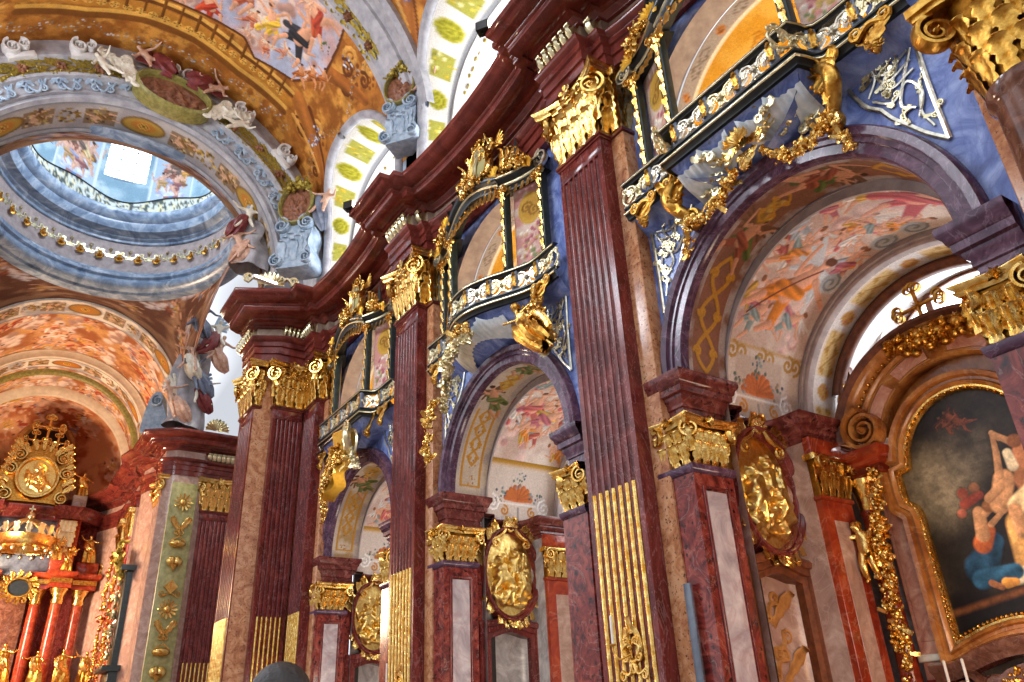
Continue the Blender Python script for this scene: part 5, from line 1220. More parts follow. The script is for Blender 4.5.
# back slab and pilaster strips
m = MB()
for sg in (-1, 1): m.add(*bbox(min(sg * 1.45, sg * 2.0), max(sg * 1.45, sg * 2.0), -.02, .5, 0, 5.4, .02))
sl = [m]
for sg in (-1, 1):
    MB().add(*bbox(min(sg * 1.5, sg * 2.02), max(sg * 1.5, sg * 2.02), -.08, .5, 0, 5.35, .02)).build('strip', M['pinkin'], al)
    MB().add(*bbox(min(sg * 1.58, sg * 1.94), max(sg * 1.58, sg * 1.94), -.1, 0, 2.5, 5.1, .02)).build('inlay_panel', M['pinkin'], al)
    MB().add(*bbox(min(sg * 2.02, sg * 2.95), max(sg * 2.02, sg * 2.95), .2, .55, 0, 5.6, .02)).build('side_panel', M['grey'], al)
    MB().add(*bbox(min(sg * 1.48, sg * 2.05), max(sg * 1.48, sg * 2.05), -.16, .3, 2.15, 2.28, .03)).build('band', M['ivory'], al)
    # column with gilded capital and the entablature block above
    MB().add(*lathe([(.2, 0), (.2, 1.9), (.19, 2.0), (.165, 4.95), (.19, 5.0), (.19, 5.06)], 20), M=T(sg * 2.3, -.1, 0)).build('column', M['orange'], al)
    c = MB().add(*lathe([(.17, 5.05), (.2, 5.15), (.19, 5.4), (.3, 5.62), (.32, 5.7)], 16), M=T(sg * 2.3, -.1, 0))
    for k in range(8): c.add(*leaf(.2, .5, .3, 3, 9, 5), M=T(sg * 2.3, -.1, 5.1, rz=k * pi / 4) @ T(0, -.17, 0))
    c.build('column_capital', M['gold'], al)
    pa = [(sg * 2.85, .2), (sg * 2.75, -.2), (sg * 2.35, -.2), (sg * 2.3, -.42), (sg * 1.6, -.5), (sg * 1.55, .1)]
    pa = pa if sg > 0 else pa[::-1]
    v, f = extr(pa, 5.72, 6.12); MB().add(v, f).add(*sweep([(-.1, 5.7), (.0, 5.72), (.0, 5.86), (.06, 5.9), (.06, 5.98), (.14, 6.04), (.18, 6.12), (.18, 6.2), (-.4, 6.22)], pa)).build('entablature_block', M['orange'], al)
    # volute ending the curved pediment
    MB().add(*volute(.40, 2.6, .25, .2, -sg), M=T(sg * 1.75, -.42, 6.6)).build('volute', M['ochre'], al)
    # curling side wing with gilded leaves
    po = curve2([(sg * 2.4, 6.9), (sg * 2.6, 7.5), (sg * 2.45, 8.0), (sg * 2.55, 8.4), (sg * 2.3, 8.5), (sg * 2.2, 8.0), (sg * 1.95, 7.6), (sg * 2.1, 7.1), (sg * 2.4, 6.9)], 6)[:-1]
    po = [tuple(q) for q in (po[::-1] if sg < 0 else po)]
    MB().add(*plate(po, .4, .6)).build('side_wing', M['wood'], al)
    garland(curve2([(sg * 2.42, .32, 8.4), (sg * 2.4, .3, 8.0), (sg * 2.55, .3, 7.5), (sg * 2.4, .3, 7.0), (sg * 2.5, .3, 6.8)], 6), .10, 60, .07, 41).build('gilt_leaves', M['gold2'], al)
# segmental pediment
PR = [(.6, .12), (1.5, .1), (1.5, -.1), (1.55, -.16), (1.98, -.16), (2.0, -.2), (2.06, -.24), (2.1, -.2), (2.14, -.2), (2.18, -.34), (2.28, -.42), (2.36, -.46), (2.46, -.42), (2.48, .3)]
PC = 6.25; PS = .88
MB().add(*arcsweep(PR, 0, PC, pi - .12, .12, 60, 1, PS)).build('pediment', M['ochre'], al)
MB().add(*arcsweep([(2.18, -.3), (2.22, -.36), (2.32, -.44), (2.42, -.5), (2.52, -.46), (2.54, .2)], 0, PC, pi - .1, .1, 60, 1, PS)).build('pediment_cornice', M['wood'], al)
m = MB()
for k in range(34):
    a = pi - .2 - k * (pi - .4) / 33; m.add(*bud(.05, 5), M=T(2.12 * cos(a), -.26, PC + 2.12 * PS * sin(a)))
m.build('bead_row', M['gold'], al)
for a0, a1 in ((2.85, 2.3), (2.15, 1.7), (1.44, .99), (.84, .29)):
    MB().add(*arcsweep([(1.62, -.15), (1.64, -.19), (1.90, -.19), (1.92, -.15)], 0, PC, a0, a1, 18, 1, PS)).build('pink_inlay', M['pinkin'], al)
    MB().add(*arcsweep([(1.57, -.15), (1.58, -.18), (1.6, -.18), (1.61, -.15)], 0, PC, a0 + .03, a1 - .03, 18, 1, PS)).add(*arcsweep([(1.92, -.15), (1.93, -.18), (1.95, -.18), (1.96, -.15)], 0, PC, a0 + .03, a1 - .03, 18, 1, PS)).build('inlay_moulding', M['woodlt'], al)
# base ledge under the painting, tabernacle scrolls
xs = np.linspace(1.75, -1.75, 21); pa = [(x, -.25 - .12 * cos(x / 1.75 * pi / 2)) for x in xs]
def arch_(v, f): v = np.array(v); v[:, 2] += .32 * np.cos(np.clip(v[:, 0] / 1.32, -1, 1) * pi / 2); return v, f
MB().add(*arch_(*sweep([(-.3, 1.78), (0, 1.8), (.03, 1.9), (.12, 1.96), (.14, 2.06), (.02, 2.12), (-.3, 2.14)], pa))).build('ledge', M['umber'], al)
MB().add(*bbox(-2.0, 2.0, -.15, .5, 0, 1.85, .03)).build('base', M['maroon'], al)
for sg in (-1, 1): MB().add(*volute(.32, 2, .2, .25, sg), M=T(sg * 1.15, -.3, 1.55)).add(*scroll((sg * 1.3, 1.2), (sg * .75, 1.75), .35, sg, .5, 16, .09), M=T(0, -.3, 0)).build('base_scroll', M['umber'], al)
# tabernacle with its gilt panel and candles
t = empty('tabernacle', (14.72, yc, 0), WALLROT, 'reddish tabernacle with gilded relief panel at the foot of the dark painting', 'tabernacle')
po = [(-.75, 0), (.75, 0), (.75, 1.3), (.6, 1.45), (.55, 1.75), (.3, 1.9), (0, 1.98), (-.3, 1.9), (-.55, 1.75), (-.6, 1.45), (-.75, 1.3)]
MB().add(*plate(po, -.2, .2)).build('case', M['umber'], t); pi_ = [(x * .72, .25 + z * .72) for x, z in po]
MB().add(*ringplate(pi_, .08, -.32, -.18)).build('frame', M['orange'], t); MB().add(*plate(pi_, -.22, -.1)).build('gilded_panel', M['relief'], t)
garland([(-.55, -.3, 1.5), (0, -.35, 1.85), (.55, -.3, 1.5)], .1, 40, .06, 44).build('gilt_flowers', M['gold'], t)
for k, (x, y) in enumerate(((-1.35, 1.62), (-1.02, 1.72))):
    t = empty('altar_candle', (14.55, yc - x, 0), WALLROT, ('tall white candle on the altar base, left of the other', 'tall white candle on the altar base, next to the tabernacle')[k], 'candle')
    MB().add(*lathe([(.026, 1.55), (.026, 2.12), (0, 2.14)], 8)).build('candle', M['wax'], t)
    MB().add(*lathe([(.1, 0), (.1, .05), (.03, .1), (.03, .8), (.06, .85), (.02, .9), (.02, 1.4), (.06, 1.5), (.06, 1.55), (0, 1.56)], 12)).build('candlestick', M['gold2'], t)
# gilded garlands with cherubs down the sides
for sg in (-1, 1):
    lab = 'left of the dark painting' if sg < 0 else 'right of the dark painting'
    t = empty('flower_garland', (AL[0] - .34, yc - sg * 1.95, 0), WALLROT, 'long hanging gilded flower garland ' + lab, 'garland')
    garland(curve2([(-.2 * sg, 0, 5.7), (-.1 * sg, -.05, 4.8), (0, -.1, 4.1), (.06 * sg, -.05, 3.2), (.12 * sg, 0, 2.2), (.2 * sg, 0, 1.0)], 8), .17, 420, .075, 51 + sg).build('flowers', M['gold'], t)
    t = empty('gilded_cherub', (AL[0] - .62, yc - sg * 2.2, 3.6), WALLROT, 'gilded cherub clinging to the flower garland ' + lab, 'statue')
    vs, es, rs = body(1.15, (-.34, -.16, .72), (.26, -.16, .8), elbL=(-.22, -.1, .76), elbR=(.18, -.1, .72), footL=(-.06, -.02, .0), footR=(.12, .02, .06), kneeL=(-.06, -.1, .28), fat=1.6, hd=1.4, head=(-.05, -.08, .93))
    o = skinfig('body', vs, es, rs, M['gold'], t, 3); sculpt_face(o, (-.055, -.095, 1.07), .085, (-.3, -1, 0)); o.scale = (-sg, 1, 1)
    MB().add(*robe([(.01, 1.185, .055 * sg, -.08), (.075, 1.165, .055 * sg, -.075), (.1, 1.11, .055 * sg, -.06), (.085, 1.03, .055 * sg, -.03)], 9, .1, 30, 7, 1.0)).build('hair', M['gold2'], t); garland([(sg * .42, -.2, .88), (sg * .5, -.2, .66)], .08, 34, .07, 5).build('flower_bunch', M['gold'], t)
# cross among gilded clouds on the pediment
t = empty('gilded_cross', (14.85, yc, 7.95), WALLROT, 'gilded trefoil-ended cross on a heap of gilt clouds above the pediment, against the window', 'cross')
def cross(m, h, w, r, zc):
    m.add(*tube([(0, 0, 0), (0, 0, h)], r, 6)); m.add(*tube([(-w, 0, zc), (w, 0, zc)], r, 6))
    for x, z, a in ((0, h, 0), (-w, zc, -pi / 2), (w, zc, pi / 2)):
        for q in (-.8, 0, .8): m.add(*arcsweep([(r * 1.6, -r * .7), (r * 2.4, -r), (r * 2.4, r), (r * 1.6, r * .7)], x + r * 2.6 * sin(a + q), z + r * 2.6 * cos(a + q), 0, 2 * pi, 12))
    for k in range(16):
        a = k * pi / 8 + .2; m.add(*tube([(0, 0, zc), (.24 * w * 2 * cos(a), 0, zc + .5 * w * sin(a))], [r * .5, r * .1], 4))
m = MB(); cross(m, 1.15, .36, .045, .82); o = m.build('cross', M['gold2'], t); o.rotation_euler = (0, -.05, 0)
R = np.random.default_rng(3); m = MB()
for k in range(46): x = R.uniform(-.8, 1.2); m.add(*ell(.13, .13, .11), M=T(x, R.uniform(-.4, .1), R.uniform(-.15, .2) * (1 - .5 * abs(x)) - .1 * x * x)); 
for k in range(40): x = R.uniform(-.7, 1.1); m.add(*bud(.12, 6, R), M=T(x, -.4, R.uniform(-.2, .16) - .08 * x * x, rx=R.uniform(-.5, .5)))
m.build('gilt_clouds', M['gold2'], t)
# brown arch around the window niche
o = MB().add(*arcsweep([(2.55, 4.7), (2.55, 4.55), (2.6, 4.5), (2.7, 4.5), (2.74, 4.55), (2.82, 4.6), (2.82, 4.75)], 0, 7.0, pi - .3, .3, 50), M=BM(yc)).build('trim_40', M['wood']); o['kind'] = 'structure'

# ------------------------------------------------------------------ round column of the organ gallery, right edge
t = empty('round_column', (8.75, 2.05, 0), WALLROT, 'polished round brown marble column with big gilded capital at the right edge', 'column')
MB().add(*lathe([(.55, 0), (.55, .5), (.5, .6), (.47, .75), (.48, 3), (.44, 7.4), (.47, 7.45), (.5, 7.5), (.5, 7.6), (.44, 7.65)], 40)).build('shaft', M['umber'], t)
c = MB().add(*lathe([(.42, 7.6), (.46, 7.8), (.44, 8.3), (.6, 8.75), (.62, 8.85)], 24)).build('capital', M['goldcore'], t)
for k in range(12):
    for dz, da, h, w in ((0, 0, .42, .28), (.28, .5, .42, .28), (.56, 0, .42, .28)):
        o = MB().add(*leaf(w, h, .55, 4)).build('acanthus_leaf', M['gold2'], c); a = (k + da) * pi / 6; o.location = ((.46 + .1 * dz) * sin(a), -(.46 + .1 * dz) * cos(a), 7.62 + dz); o.rotation_euler = (0, 0, a)
for k in range(4):
    a = pi / 4 + k * pi / 2
    o = MB().add(*volute(.22, 2.2, .13, .25, 1)).build('volute', M['gold2'], c); o.location = (.78 * sin(a), -.78 * cos(a), 8.6); o.rotation_euler = (0, 0, a + pi / 2)
    o = MB().add(*bud(.14, 7)).build('fleuron', M['gold2'], c); a += pi / 4; o.location = (.64 * sin(a), -.64 * cos(a), 8.95); o.rotation_euler = (0, 0, a)
pts = []
for k in range(4):
    a = pi / 4 + k * pi / 2
    for q in np.linspace(-.5, .5, 7): b = a + q * pi / 2; rr = .62 + .36 * (1 - abs(q) * 2) ** 1.6; pts.append((rr * sin(b), -rr * cos(b)))
MB().add(*extr(pts, 8.84, 8.92)).add(*extr([(x * 1.06, y * 1.06) for x, y in pts], 8.92, 9.04)).build('abacus', M['gold2'], c)
t = empty('gallery_beam', (8.75, 1.95, 9.04), WALLROT, 'stepped red marble beam resting on the round column at the right edge', 'beam')
MB().add(*sweep([(-.5, 0), (0, .0), (0, .22), (.06, .24), (.06, .5), (.16, .58), (.18, .7), (.3, .8), (.34, .95), (.34, 1.1), (-.5, 1.12)], [(3.2, 1.95), (3.2, -.4), (-.45, -.4), (-.45, 1.95)])).build('beam', M['cornice'], t)
# ------------------------------------------------------------------ nave vault with fresco and window lunettes
VZ, VR = 21.0, 8.4
def vpt(v, r=VR): a = np.asarray(v) / VR; return AX + r * np.cos(a), VZ + r * np.sin(a)
LW, LT, LB, LE = 3.75, 25.0, 20.4, 2.5      # lunette half width, top, base, squareness
def lun_in(y, z, yc, g=0.0):
    return np.abs((y - yc) / (LW + g)) ** LE + np.clip((z - LB) / (LT - LB + g), 0, None) ** LE < 1
def nave_vault(i, y0, y1, yc, full):
    nu, nv = (340, 620) if full else (120, 200); L = pi * VR
    Y = np.linspace(y0, y1, nu); Vv = np.linspace(0, L, nv); U, V = np.meshgrid(Y, Vv, indexing='ij')
    yl = U.ravel() - yc + 25.5; p = Paint(yl, V.ravel(), '#b06e2a', 101 + i)
    p.mottle(None, '#d0923f', 1.1); p.mottle(None, '#96591f', 2.4, 9)
    for s in (0, 1):   # both haunches mirrored
        F = (lambda v: v) if s == 0 else (lambda v: L - v)
        G = lambda y, v: (y, F(v))
        # painted architecture: brackets, scrolls, masks in the corners
        for y, v, r in ((27.6, 6.0, .8), (27.3, 5.2, .6), (23.6, 5.2, .7), (22.9, 5.6, .6), (28.4, 4.2, .5), (28.7, 3.0, .45), (22.4, 4.6, .5)):
            p.rosette(*G(y, v), r, '#b8772c', '#7a431a', 7); p.curl(*G(y - .3, v + .3), r * .8, .12, '#d39a4a', 0, 1 - 2 * s); p.curl(*G(y + .3, v + .2), r * .7, .10, '#6a3814', 2, 1 - 2 * s)
        p.capsule(G(26.9, 7.0), G(28.9, 3.0), .55, .25, '#a9662a', .2, .5, 4); p.capsule(G(27.8, 6.9), G(28.5, 4.2), .12, .1, '#d89c4c', .3); p.capsule(G(26.6, 6.4), G(28.2, 3.6), .12, .1, '#6b3714', .3)
        p.capsule(G(24.2, 6.3), G(23.2, 4.2), .4, .25, '#9a5a22', .2, .5, 4)
        for y, v in ((27.2, 5.4), (27.8, 5.3), (22.9, 5.9)): p.flowers(*G(y, v), .35, 12, ['#8fa0c0', '#d9dde4', '#5f6f98'])
        for k in range(26): p.flowers(*G(21.7 + k * .3, 4.85 + .5 * sin(k * .4)), .2, 5, ['#8a8a84', '#b5b0a8', '#5f5a50', '#a08a5a'])
    # cornice and balustrade bands
    for off, w, c in ((28.15, .22, '#7a4818'), (27.85, .14, '#d9a347'), (27.4, .30, '#b97a2a'), (27.0, .12, '#6b3c14'), (26.8, .12, '#dba64c')):
        p.line([(off, 7.4), (off + .1, 10.0), (off - .3, 12.2), (off - .3, L - 12.2), (off + .1, L - 10), (off, L - 7.4)], w, c)
    for k in range(22): v = 8 + k * (L - 16) / 21; p.rosette(27.4, v, .2, '#dba64c', '#70400f', 4)
    for k in range(30): p.flowers(28.9 + p.R.uniform(-.2, .3), 7 + k * (L - 14) / 29, .28, 6, ['#c9c6c4', '#7a7a74', '#9a8a6a', '#b8a48a'])
    for k in range(26): p.capsule((26.4, 8 + k * .7), (27.3, 8 + k * .7), .07, .07, '#70400f', .3)
    # open sky with figures
    poly = np.array([(21.2, 7.0), (22.8, 6.7), (24.3, 6.6), (24.9, 6.7), (26.2, 7.7), (26.75, 9.6), (26.1, 10.3), (26.2, L / 2), (26.1, L - 10.3), (26.75, L - 9.6), (26.2, L - 7.7), (24.9, L - 6.7), (21.2, L - 6.7)])
    ins = np.zeros(p.U.size, bool); dmin = np.full(p.U.size, 9.)
    for (x0, z0), (x1, z1) in zip(poly, np.roll(poly, -1, 0)):
        c = ((z0 > p.V) != (z1 > p.V)) & (p.U < (x1 - x0) * (p.V - z0) / (z1 - z0 + 1e-9) + x0); ins ^= c
        t_ = np.clip(((p.U - x0) * (x1 - x0) + (p.V - z0) * (z1 - z0)) / ((x1 - x0) ** 2 + (z1 - z0) ** 2 + 1e-9), 0, 1); dmin = np.minimum(dmin, np.hypot(p.U - x0 - t_ * (x1 - x0), p.V - z0 - t_ * (z1 - z0)))
    p.mix(ss(.16, .10, dmin) * (~ins), '#5f3413'); p.mix(ins * 1.0, '#c3bcc6')
    sk = Paint(p.U, p.V, '#c3bcc6', 5 + i); sk.mottle(None, '#d9b7a2', .45); sk.mottle(None, '#c98f74', .6, 4); sk.mottle(None, '#aab0c4', .5, 8)
    for k in range(16): sk.cloud(sk.R.uniform(21.5, 26.3), sk.R.uniform(7, L - 7), .7, '#dcc3b4', 10, '#b08878')
    cl = ['#b8452c', '#d9a53a', '#c8674a', '#8fa0b8', '#c9a24a', '#a03a2c']
    for y, v, h, ro, c1, c2 in ((24.1, 8.2, 2.5, 1.9, '#2c2b30', '#3a393f'), (24.5, 9.5, 2.0, 1.2, '#d9b03a', '#d9b03a'), (22.6, 8.0, 2.1, .4, '#a8402c', '#b5512f'), (25.0, 10.3, 1.2, 1.8, '#c06a4a', None), (25.6, 12.0, 1.8, 1.1, '#b03a24', '#c04a2a'), (23.9, 10.8, 2.4, 1.6, '#b55a3a', '#c98a4a'), (24.8, 13.2, 1.5, 1.4, '#8fa0b8', '#d0a050'), (23.2, 12.2, 2.3, 2.0, '#c8674a', '#b8452c'), (25.2, 15, 1.4, 1, '#b8452c', '#d9a53a'), (24, 17, 1.6, 1, '#8fa0b8', '#c8674a'), (25.4, 8.6, 1.0, 2, '#c9846a', None), (25.9, 9.3, .9, 1.5, '#b8603c', None)):
        sk.figure(y, v, h, ro, '#d9a07c', c1, c2, '#5a3a20', '#d9c9b0' if c2 is None else None)
    for k in range(12): sk.putto(sk.R.uniform(21.6, 26), sk.R.uniform(8, L - 8), .8, sk.R.uniform(0, 3))
    p.c = np.where(ins[:, None], sk.c, p.c)
    for y, v in ((25.1, 7.0), (24.7, 6.5), (25.6, 7.5)): p.figure(y, v, 1.1, 1.3, '#c98a5c', '#a8602c', '#8a4a20')
    p.flowers(23.4, 7.1, .3, 14, ['#5f7040', '#4a5a34', '#7a8a50'])
    p.brush(1.6, .3); p.brush(5, .2)
    X, Z = vpt(V); P = np.stack([X, U, Z], -1)
    if not full: pass
    Yc = .25 * (U[1:, 1:] + U[:-1, 1:] + U[1:, :-1] + U[:-1, :-1]); Zc = .25 * (Z[1:, 1:] + Z[:-1, 1:] + Z[1:, :-1] + Z[:-1, :-1])
    Xc = .25 * (X[1:, 1:] + X[:-1, 1:] + X[1:, :-1] + X[:-1, :-1])
    keep = ~(lun_in(Yc, Zc, yc))
    o = painted_grid(P, p, 'ceiling', M['fresco'], keep=keep.ravel().tolist()); o['kind'] = 'structure'
nave_vault(0, 20.3, 29.9, 25.4, True)
nave_vault(1, 11.0, 20.3, 16.05, False)

def lunette(k, yc):
    A = np.linspace(0, pi, 90)
    def curve(g=0):
        c, s_ = np.cos(A), np.sin(A); y = yc - (LW + g) * np.sign(c) * np.abs(c) ** (2 / LE); z = LB + (LT - LB + g) * s_ ** (2 / LE)
        y = np.r_[y[0], y, y[-1]]; z = np.r_[18.4, z, 18.4]; return y, z
    y, z = curve(0); xv = AX + np.sqrt(np.clip(VR ** 2 - (z - VZ) ** 2, 0, None)); xv = np.where(z < VZ, AX + VR, xv)
    # grey moulding on the groin
    P = np.c_[xv - .05, y, z]; o = MB().add(*tube(P, .20, 8)).build('trim_%d' % (50 + k), M['greyst']); o['kind'] = 'structure'
    # broad soffit band with yellow rosettes
    n = len(y); nv = 14; d = np.r_[0, np.cumsum(np.hypot(np.diff(y), np.diff(z)))]; W = 1.15
    f = np.linspace(0, 1, nv); U, V = np.meshgrid(d, f * W, indexing='ij')
    # resample finely for the painting
    m = 260; dd = np.linspace(0, d[-1], m); yy = np.interp(dd, d, y); zz = np.interp(dd, d, z); xx = np.interp(dd, d, xv)
    U, V = np.meshgrid(dd, f * W, indexing='ij'); p = Paint(U.ravel(), V.ravel(), '#dedad0', 121 + k)
    q = 1.2; j = 0
    while q < d[-1] - .8:
        if j % 2: p.rosette(q, .55, .42, '#b8b032', '#8a861e', 10)
        else: p.mix(((np.abs(p.U - q) < .48) & (np.abs(p.V - .55) < .36)) * 1.0, '#a8a344'); p.flowers(q, .55, .42, 14, ['#d9c14a', '#c9a92c', '#e6dca0', '#8f8a34'])
        q += 1.35; j += 1
    p.mix(ss(1.0, 1.05, p.V), '#8f9092'); p.mix(ss(.1, .04, p.V), '#a5a6a4')
    xi = 11.0; P = np.zeros((m, nv, 3)); kk = f[None]; P[..., 0] = xx[:, None] + (np.maximum(xi - xx, 0))[:, None] * kk
    sh = 1 - .10 * kk; P[..., 1] = yc + (yy - yc)[:, None] * sh; P[..., 2] = np.where(zz[:, None] > LB, LB + (zz[:, None] - LB) * sh, zz[:, None])
    o = painted_grid(P, p, 'lunette_soffit', M['fresco'], flip=True); o['kind'] = 'structure'
    # window wall with deep oval reveal
    yo, zo = curve(-.25); yi, zi = curve(-.5)
    R_ = np.array([np.c_[np.full(n, 11.0), yo, zo], np.c_[np.full(n, 11.0), yi, zi], np.c_[np.full(n, 11.05), yi, zi], np.c_[np.full(n, 11.75), yc + (yi - yc) * .9, LB + (zi - LB) * .92]])
    v, fcs = grid(R_); o = MB().add(v, fcs).build('wall_lunette', M['white']); o['kind'] = 'structure'
    fr = MB().add(*tube(np.c_[np.full(n, 10.98), yo, zo], .10, 6)).build('trim_%d' % (55 + k), M['bluest']); fr['kind'] = 'structure'
    or_ = MB()
    for t_ in np.linspace(.12, .88, 12):
        jx = int(t_ * (n - 1)); or_.add(*scroll((-.18, 0), (.18, .1), .25, 1, .6, 12, .035), M=T(11.32, yc + (yi[jx] - yc) * .97, LB + (zi[jx] - LB) * .97, rz=WALLROT)); or_.add(*bud(.1, 6), M=T(11.3, yc + (yi[jx] - yc) * .97, LB + (zi[jx] - LB) * .97, rz=WALLROT))
    w = empty('window_%d' % (10 + k), (11.78, yc, LB), WALLROT); w['kind'] = 'structure'
    yy2 = (yi - yc) * .9; zz2 = (zi - LB) * .92; pol = list(zip(-yy2, zz2)); MB().add(*plate(pol, .02, .04)).build('window_pane', M['window'], w, False)
    g = MB()
    for x in (-1.1, 0, 1.1): g.add(*box(x - .04, x + .04, -.03, .03, -2, 3.4))
    for z_ in (-.8, .6, 2.0): g.add(*box(-2.9, 2.9, -.03, .03, z_ - .03, z_ + .03))
    g.build('window_bars', M['slate'], w)
    or_.build('gilt_scrolls', M['olive'], loc=(0, 0, 0)); COL.objects[-1] if 0 else None
    bpy.data.objects[[o.name for o in COL.objects if o.name.startswith('gilt_scrolls')][-1]]['kind'] = 'structure'
    # low wall behind the cornice
    o = MB().add(*box(10.75, 11.1, yc - 4.6, yc + 4.6, 16, 18.62)).build('wall_ledge', M['white'], smooth=False); o['kind'] = 'structure'
    for s_ in (-1, 1):
        o = MB().add(*bbox(-.7, .7, 0, 1.4, 18.6, 21.2), M=T(10.1, yc + s_ * 4.45, 0, rz=WALLROT)).build('wall_ledge', M['bluest'], smooth=False); o['kind'] = 'structure'
lunette(0, 25.4); lunette(1, 16.05)

# ------------------------------------------------------------------ transverse rib with garland; scrolled supports with medallions
def rib(yc, w, m=M['greyst']):
    A = np.linspace(.12, pi - .12, 90)
    prof = [(-w, 8.5), (-w, 8.18), (-w + .25, 8.1), (-w + .38, 8.22), (-.45, 8.24), (-.4, 8.12), (-.25, 8.08), (.35, 8.08), (.4, 8.16), (w - .5, 8.14), (w - .4, 8.05), (w, 8.12), (w, 8.5)]
    P = np.zeros((90, len(prof), 3))
    for j, (dy, r) in enumerate(prof): P[:, j, 0] = AX + r * np.cos(A); P[:, j, 1] = yc + dy; P[:, j, 2] = VZ + r * np.sin(A)
    o = MB().add(*grid(P)).build('vault_rib', m); o['kind'] = 'structure'
rib(20.3, 1.3)
def band_garland(f, n, m_leaf, seed, parent, name, size=.22, width=.3):
    R = np.random.default_rng(seed); g = MB()
    for k in range(n):
        c, u, nn = f(k / (n - 1)); side = np.cross(nn, u)
        Mx = np.eye(4); Mx[:3, 0] = side; Mx[:3, 1] = -nn; Mx[:3, 2] = u; 
        if k % 7 == 3: MB().add(*bud(size * 1.5, 7, R), M=np.block([[Mx[:3, :3], np.array(c)[:, None]], [np.zeros((1, 3)), np.ones((1, 1))]])).build('flower_boss', M['terracotta'], parent)
        for s_ in (-.6, 0, .6):
            p = np.array(c) + side * s_ * width + R.normal(0, .03, 3); Q = Mx.copy(); Q[:3, 3] = p; g.add(*leaf(size * 1.1, size * 2.0, .3, 3, 7, 5), M=Q @ T(ry=s_ * .7 + R.uniform(-.3, .3)))
    g.build(name, m_leaf, parent)
t = empty('painted_garland', (AX, 20.3, VZ), 0, 'olive gilt leaf garland with red flower bosses along the vault rib between the two windows', 'garland')
def fr_(k):
    a = .55 + k * 2.0; return (8.14 * cos(a), .72, 8.14 * sin(a)), np.array([-sin(a), 0, cos(a)]), np.array([-cos(a), 0, -sin(a)])
band_garland(fr_, 80, M['olive'], 4, t, 'leaf_garland', .2, .28)

def support(loc, rot, label, sc=1.0, twist=0.0):
    """grey-blue scrolled stucco console with red oval relief held by dark drapery"""
    t = empty('stucco_medallion', loc, rot, label, 'medallion', sc=sc)
    po = curve2([(-.75, 0), (.8, 0), (.9, .6), (.7, 1.2), (.85, 1.9), (.55, 2.5), (-.5, 2.5), (-.7, 1.8), (-.55, 1.1), (-.85, .5), (-.75, 0)], 5)[:-1]
    MB().add(*plate([tuple(q) for q in po], -.45, .7)).build('console', M['bluest'], t)
    m = MB()
    for k in range(6): m.add(*leaf(.5, 1.0, .3, 4), M=T(-.5 + .2 * k, -.45, .3 + .18 * (k % 3)))
    for sg in (-1, 1): m.add(*volute(.35, 2, .2, .25, sg), M=T(sg * .6, -.5, 2.2)).add(*volute(.28, 2, .2, .25, -sg), M=T(sg * .7, -.5, .35))
    m.build('carved_leaves', M['bluest'], t)
    el = [(.72 * cos(a), 3.3 + .95 * sin(a)) for a in np.linspace(0, 2 * pi, 40, endpoint=False)]
    MB().add(*ringplate(el, .17, -.75, -.2, [(-.02, -.3), (0, -.55), (.05, -.68), (.12, -.66), (.17, -.5), (.17, -.1)])).build('frame', M['yellowst'], t)
    n, k = 60, 20; A = np.linspace(0, 2 * pi, n, endpoint=False); Q = np.linspace(0, 1, k); X = .75 * Q[None] * np.cos(A)[:, None]; Z = .97 * Q[None] * np.sin(A)[:, None]
    p = Paint(X.ravel(), Z.ravel(), '#fff', 8)
    for u, v, h, ro in ((-.2, 0, 1.0, .3), (.25, -.1, 1.0, -.4), (0, -.5, .8, 1.2), (.1, .5, .6, .8)): p.figure(u, v, h, ro)
    P = np.stack([X, -.45 - np.clip(p.h.reshape(X.shape) * 1.4, 0, .2), 3.3 + Z], -1); MB().add(*grid(P, True, False)).build('relief', M['terracotta'], t)
    vs, es, rs = body(1.6, (-.5, -.2, .7), (.4, -.3, .8), footL=(-.15, -.2, 0), footR=(.25, -.2, .1), fat=1.2, hd=1.2); o = skinfig('seated_figure', vs, es, rs, M['flesh'], t, 1); o.location = (1.0, -.35, 2.5); o.rotation_euler = (0, .35, 0)
    MB().add(*robe([(.12, 3.7, 1.0, -.35), (.22, 3.4, 1.0, -.35), (.3, 2.9, 1.1, -.35), (.28, 2.4, 1.2, -.3), (.1, 1.8, 1.3, -.2)], 6, .3, 36, 5, .75)).build('drapery', M['slate'], t)
    garland([(-.6, -.5, 4.1), (0, -.65, 4.35), (.6, -.5, 4.1)], .22, 40, .16, 6).build('leaf_crest', M['olive'], t)
    return t
support((9.6, 20.4, 20.8), -.95, 'reddish oval stucco medallion on a grey-blue console between the two upper windows', .78)
support((8.75, 29.4, 20.0), -.8, 'reddish oval stucco medallion over the crossing pier, where the big arch springs')
# ------------------------------------------------------------------ near crossing arch
CX = 1.75; CZ = 20.2
def arch_ring(name, prof, y, zc, m, n=90, a0=-.0, a1=pi, cx=CX):
    o = MB().add(*arcsweep(prof, 0, 0, a0, a1, n), M=T(cx, y, zc)).build(name, m); o['kind'] = 'structure'; return o
YA = 29.6
arch_ring('crossing_arch', [(9.7, .22), (8.75, .2), (8.3, .1), (8.25, -.12), (8.1, -.16), (8.0, .0), (7.92, .1), (7.42, .1), (7.40, .02), (7.3, -.05), (7.2, 0), (7.15, .25), (6.75, .35), (6.7, .3), (6.6, .3), (6.6, .5), (6.5, .5), (6.45, .42), (6.40, .42), (6.36, .55), (6.32, .62)], YA, CZ, M['greyst'])
o = arch_ring('crossing_arch_face', [(7.92, .095), (7.43, .095)], YA, CZ, M['lilac'])
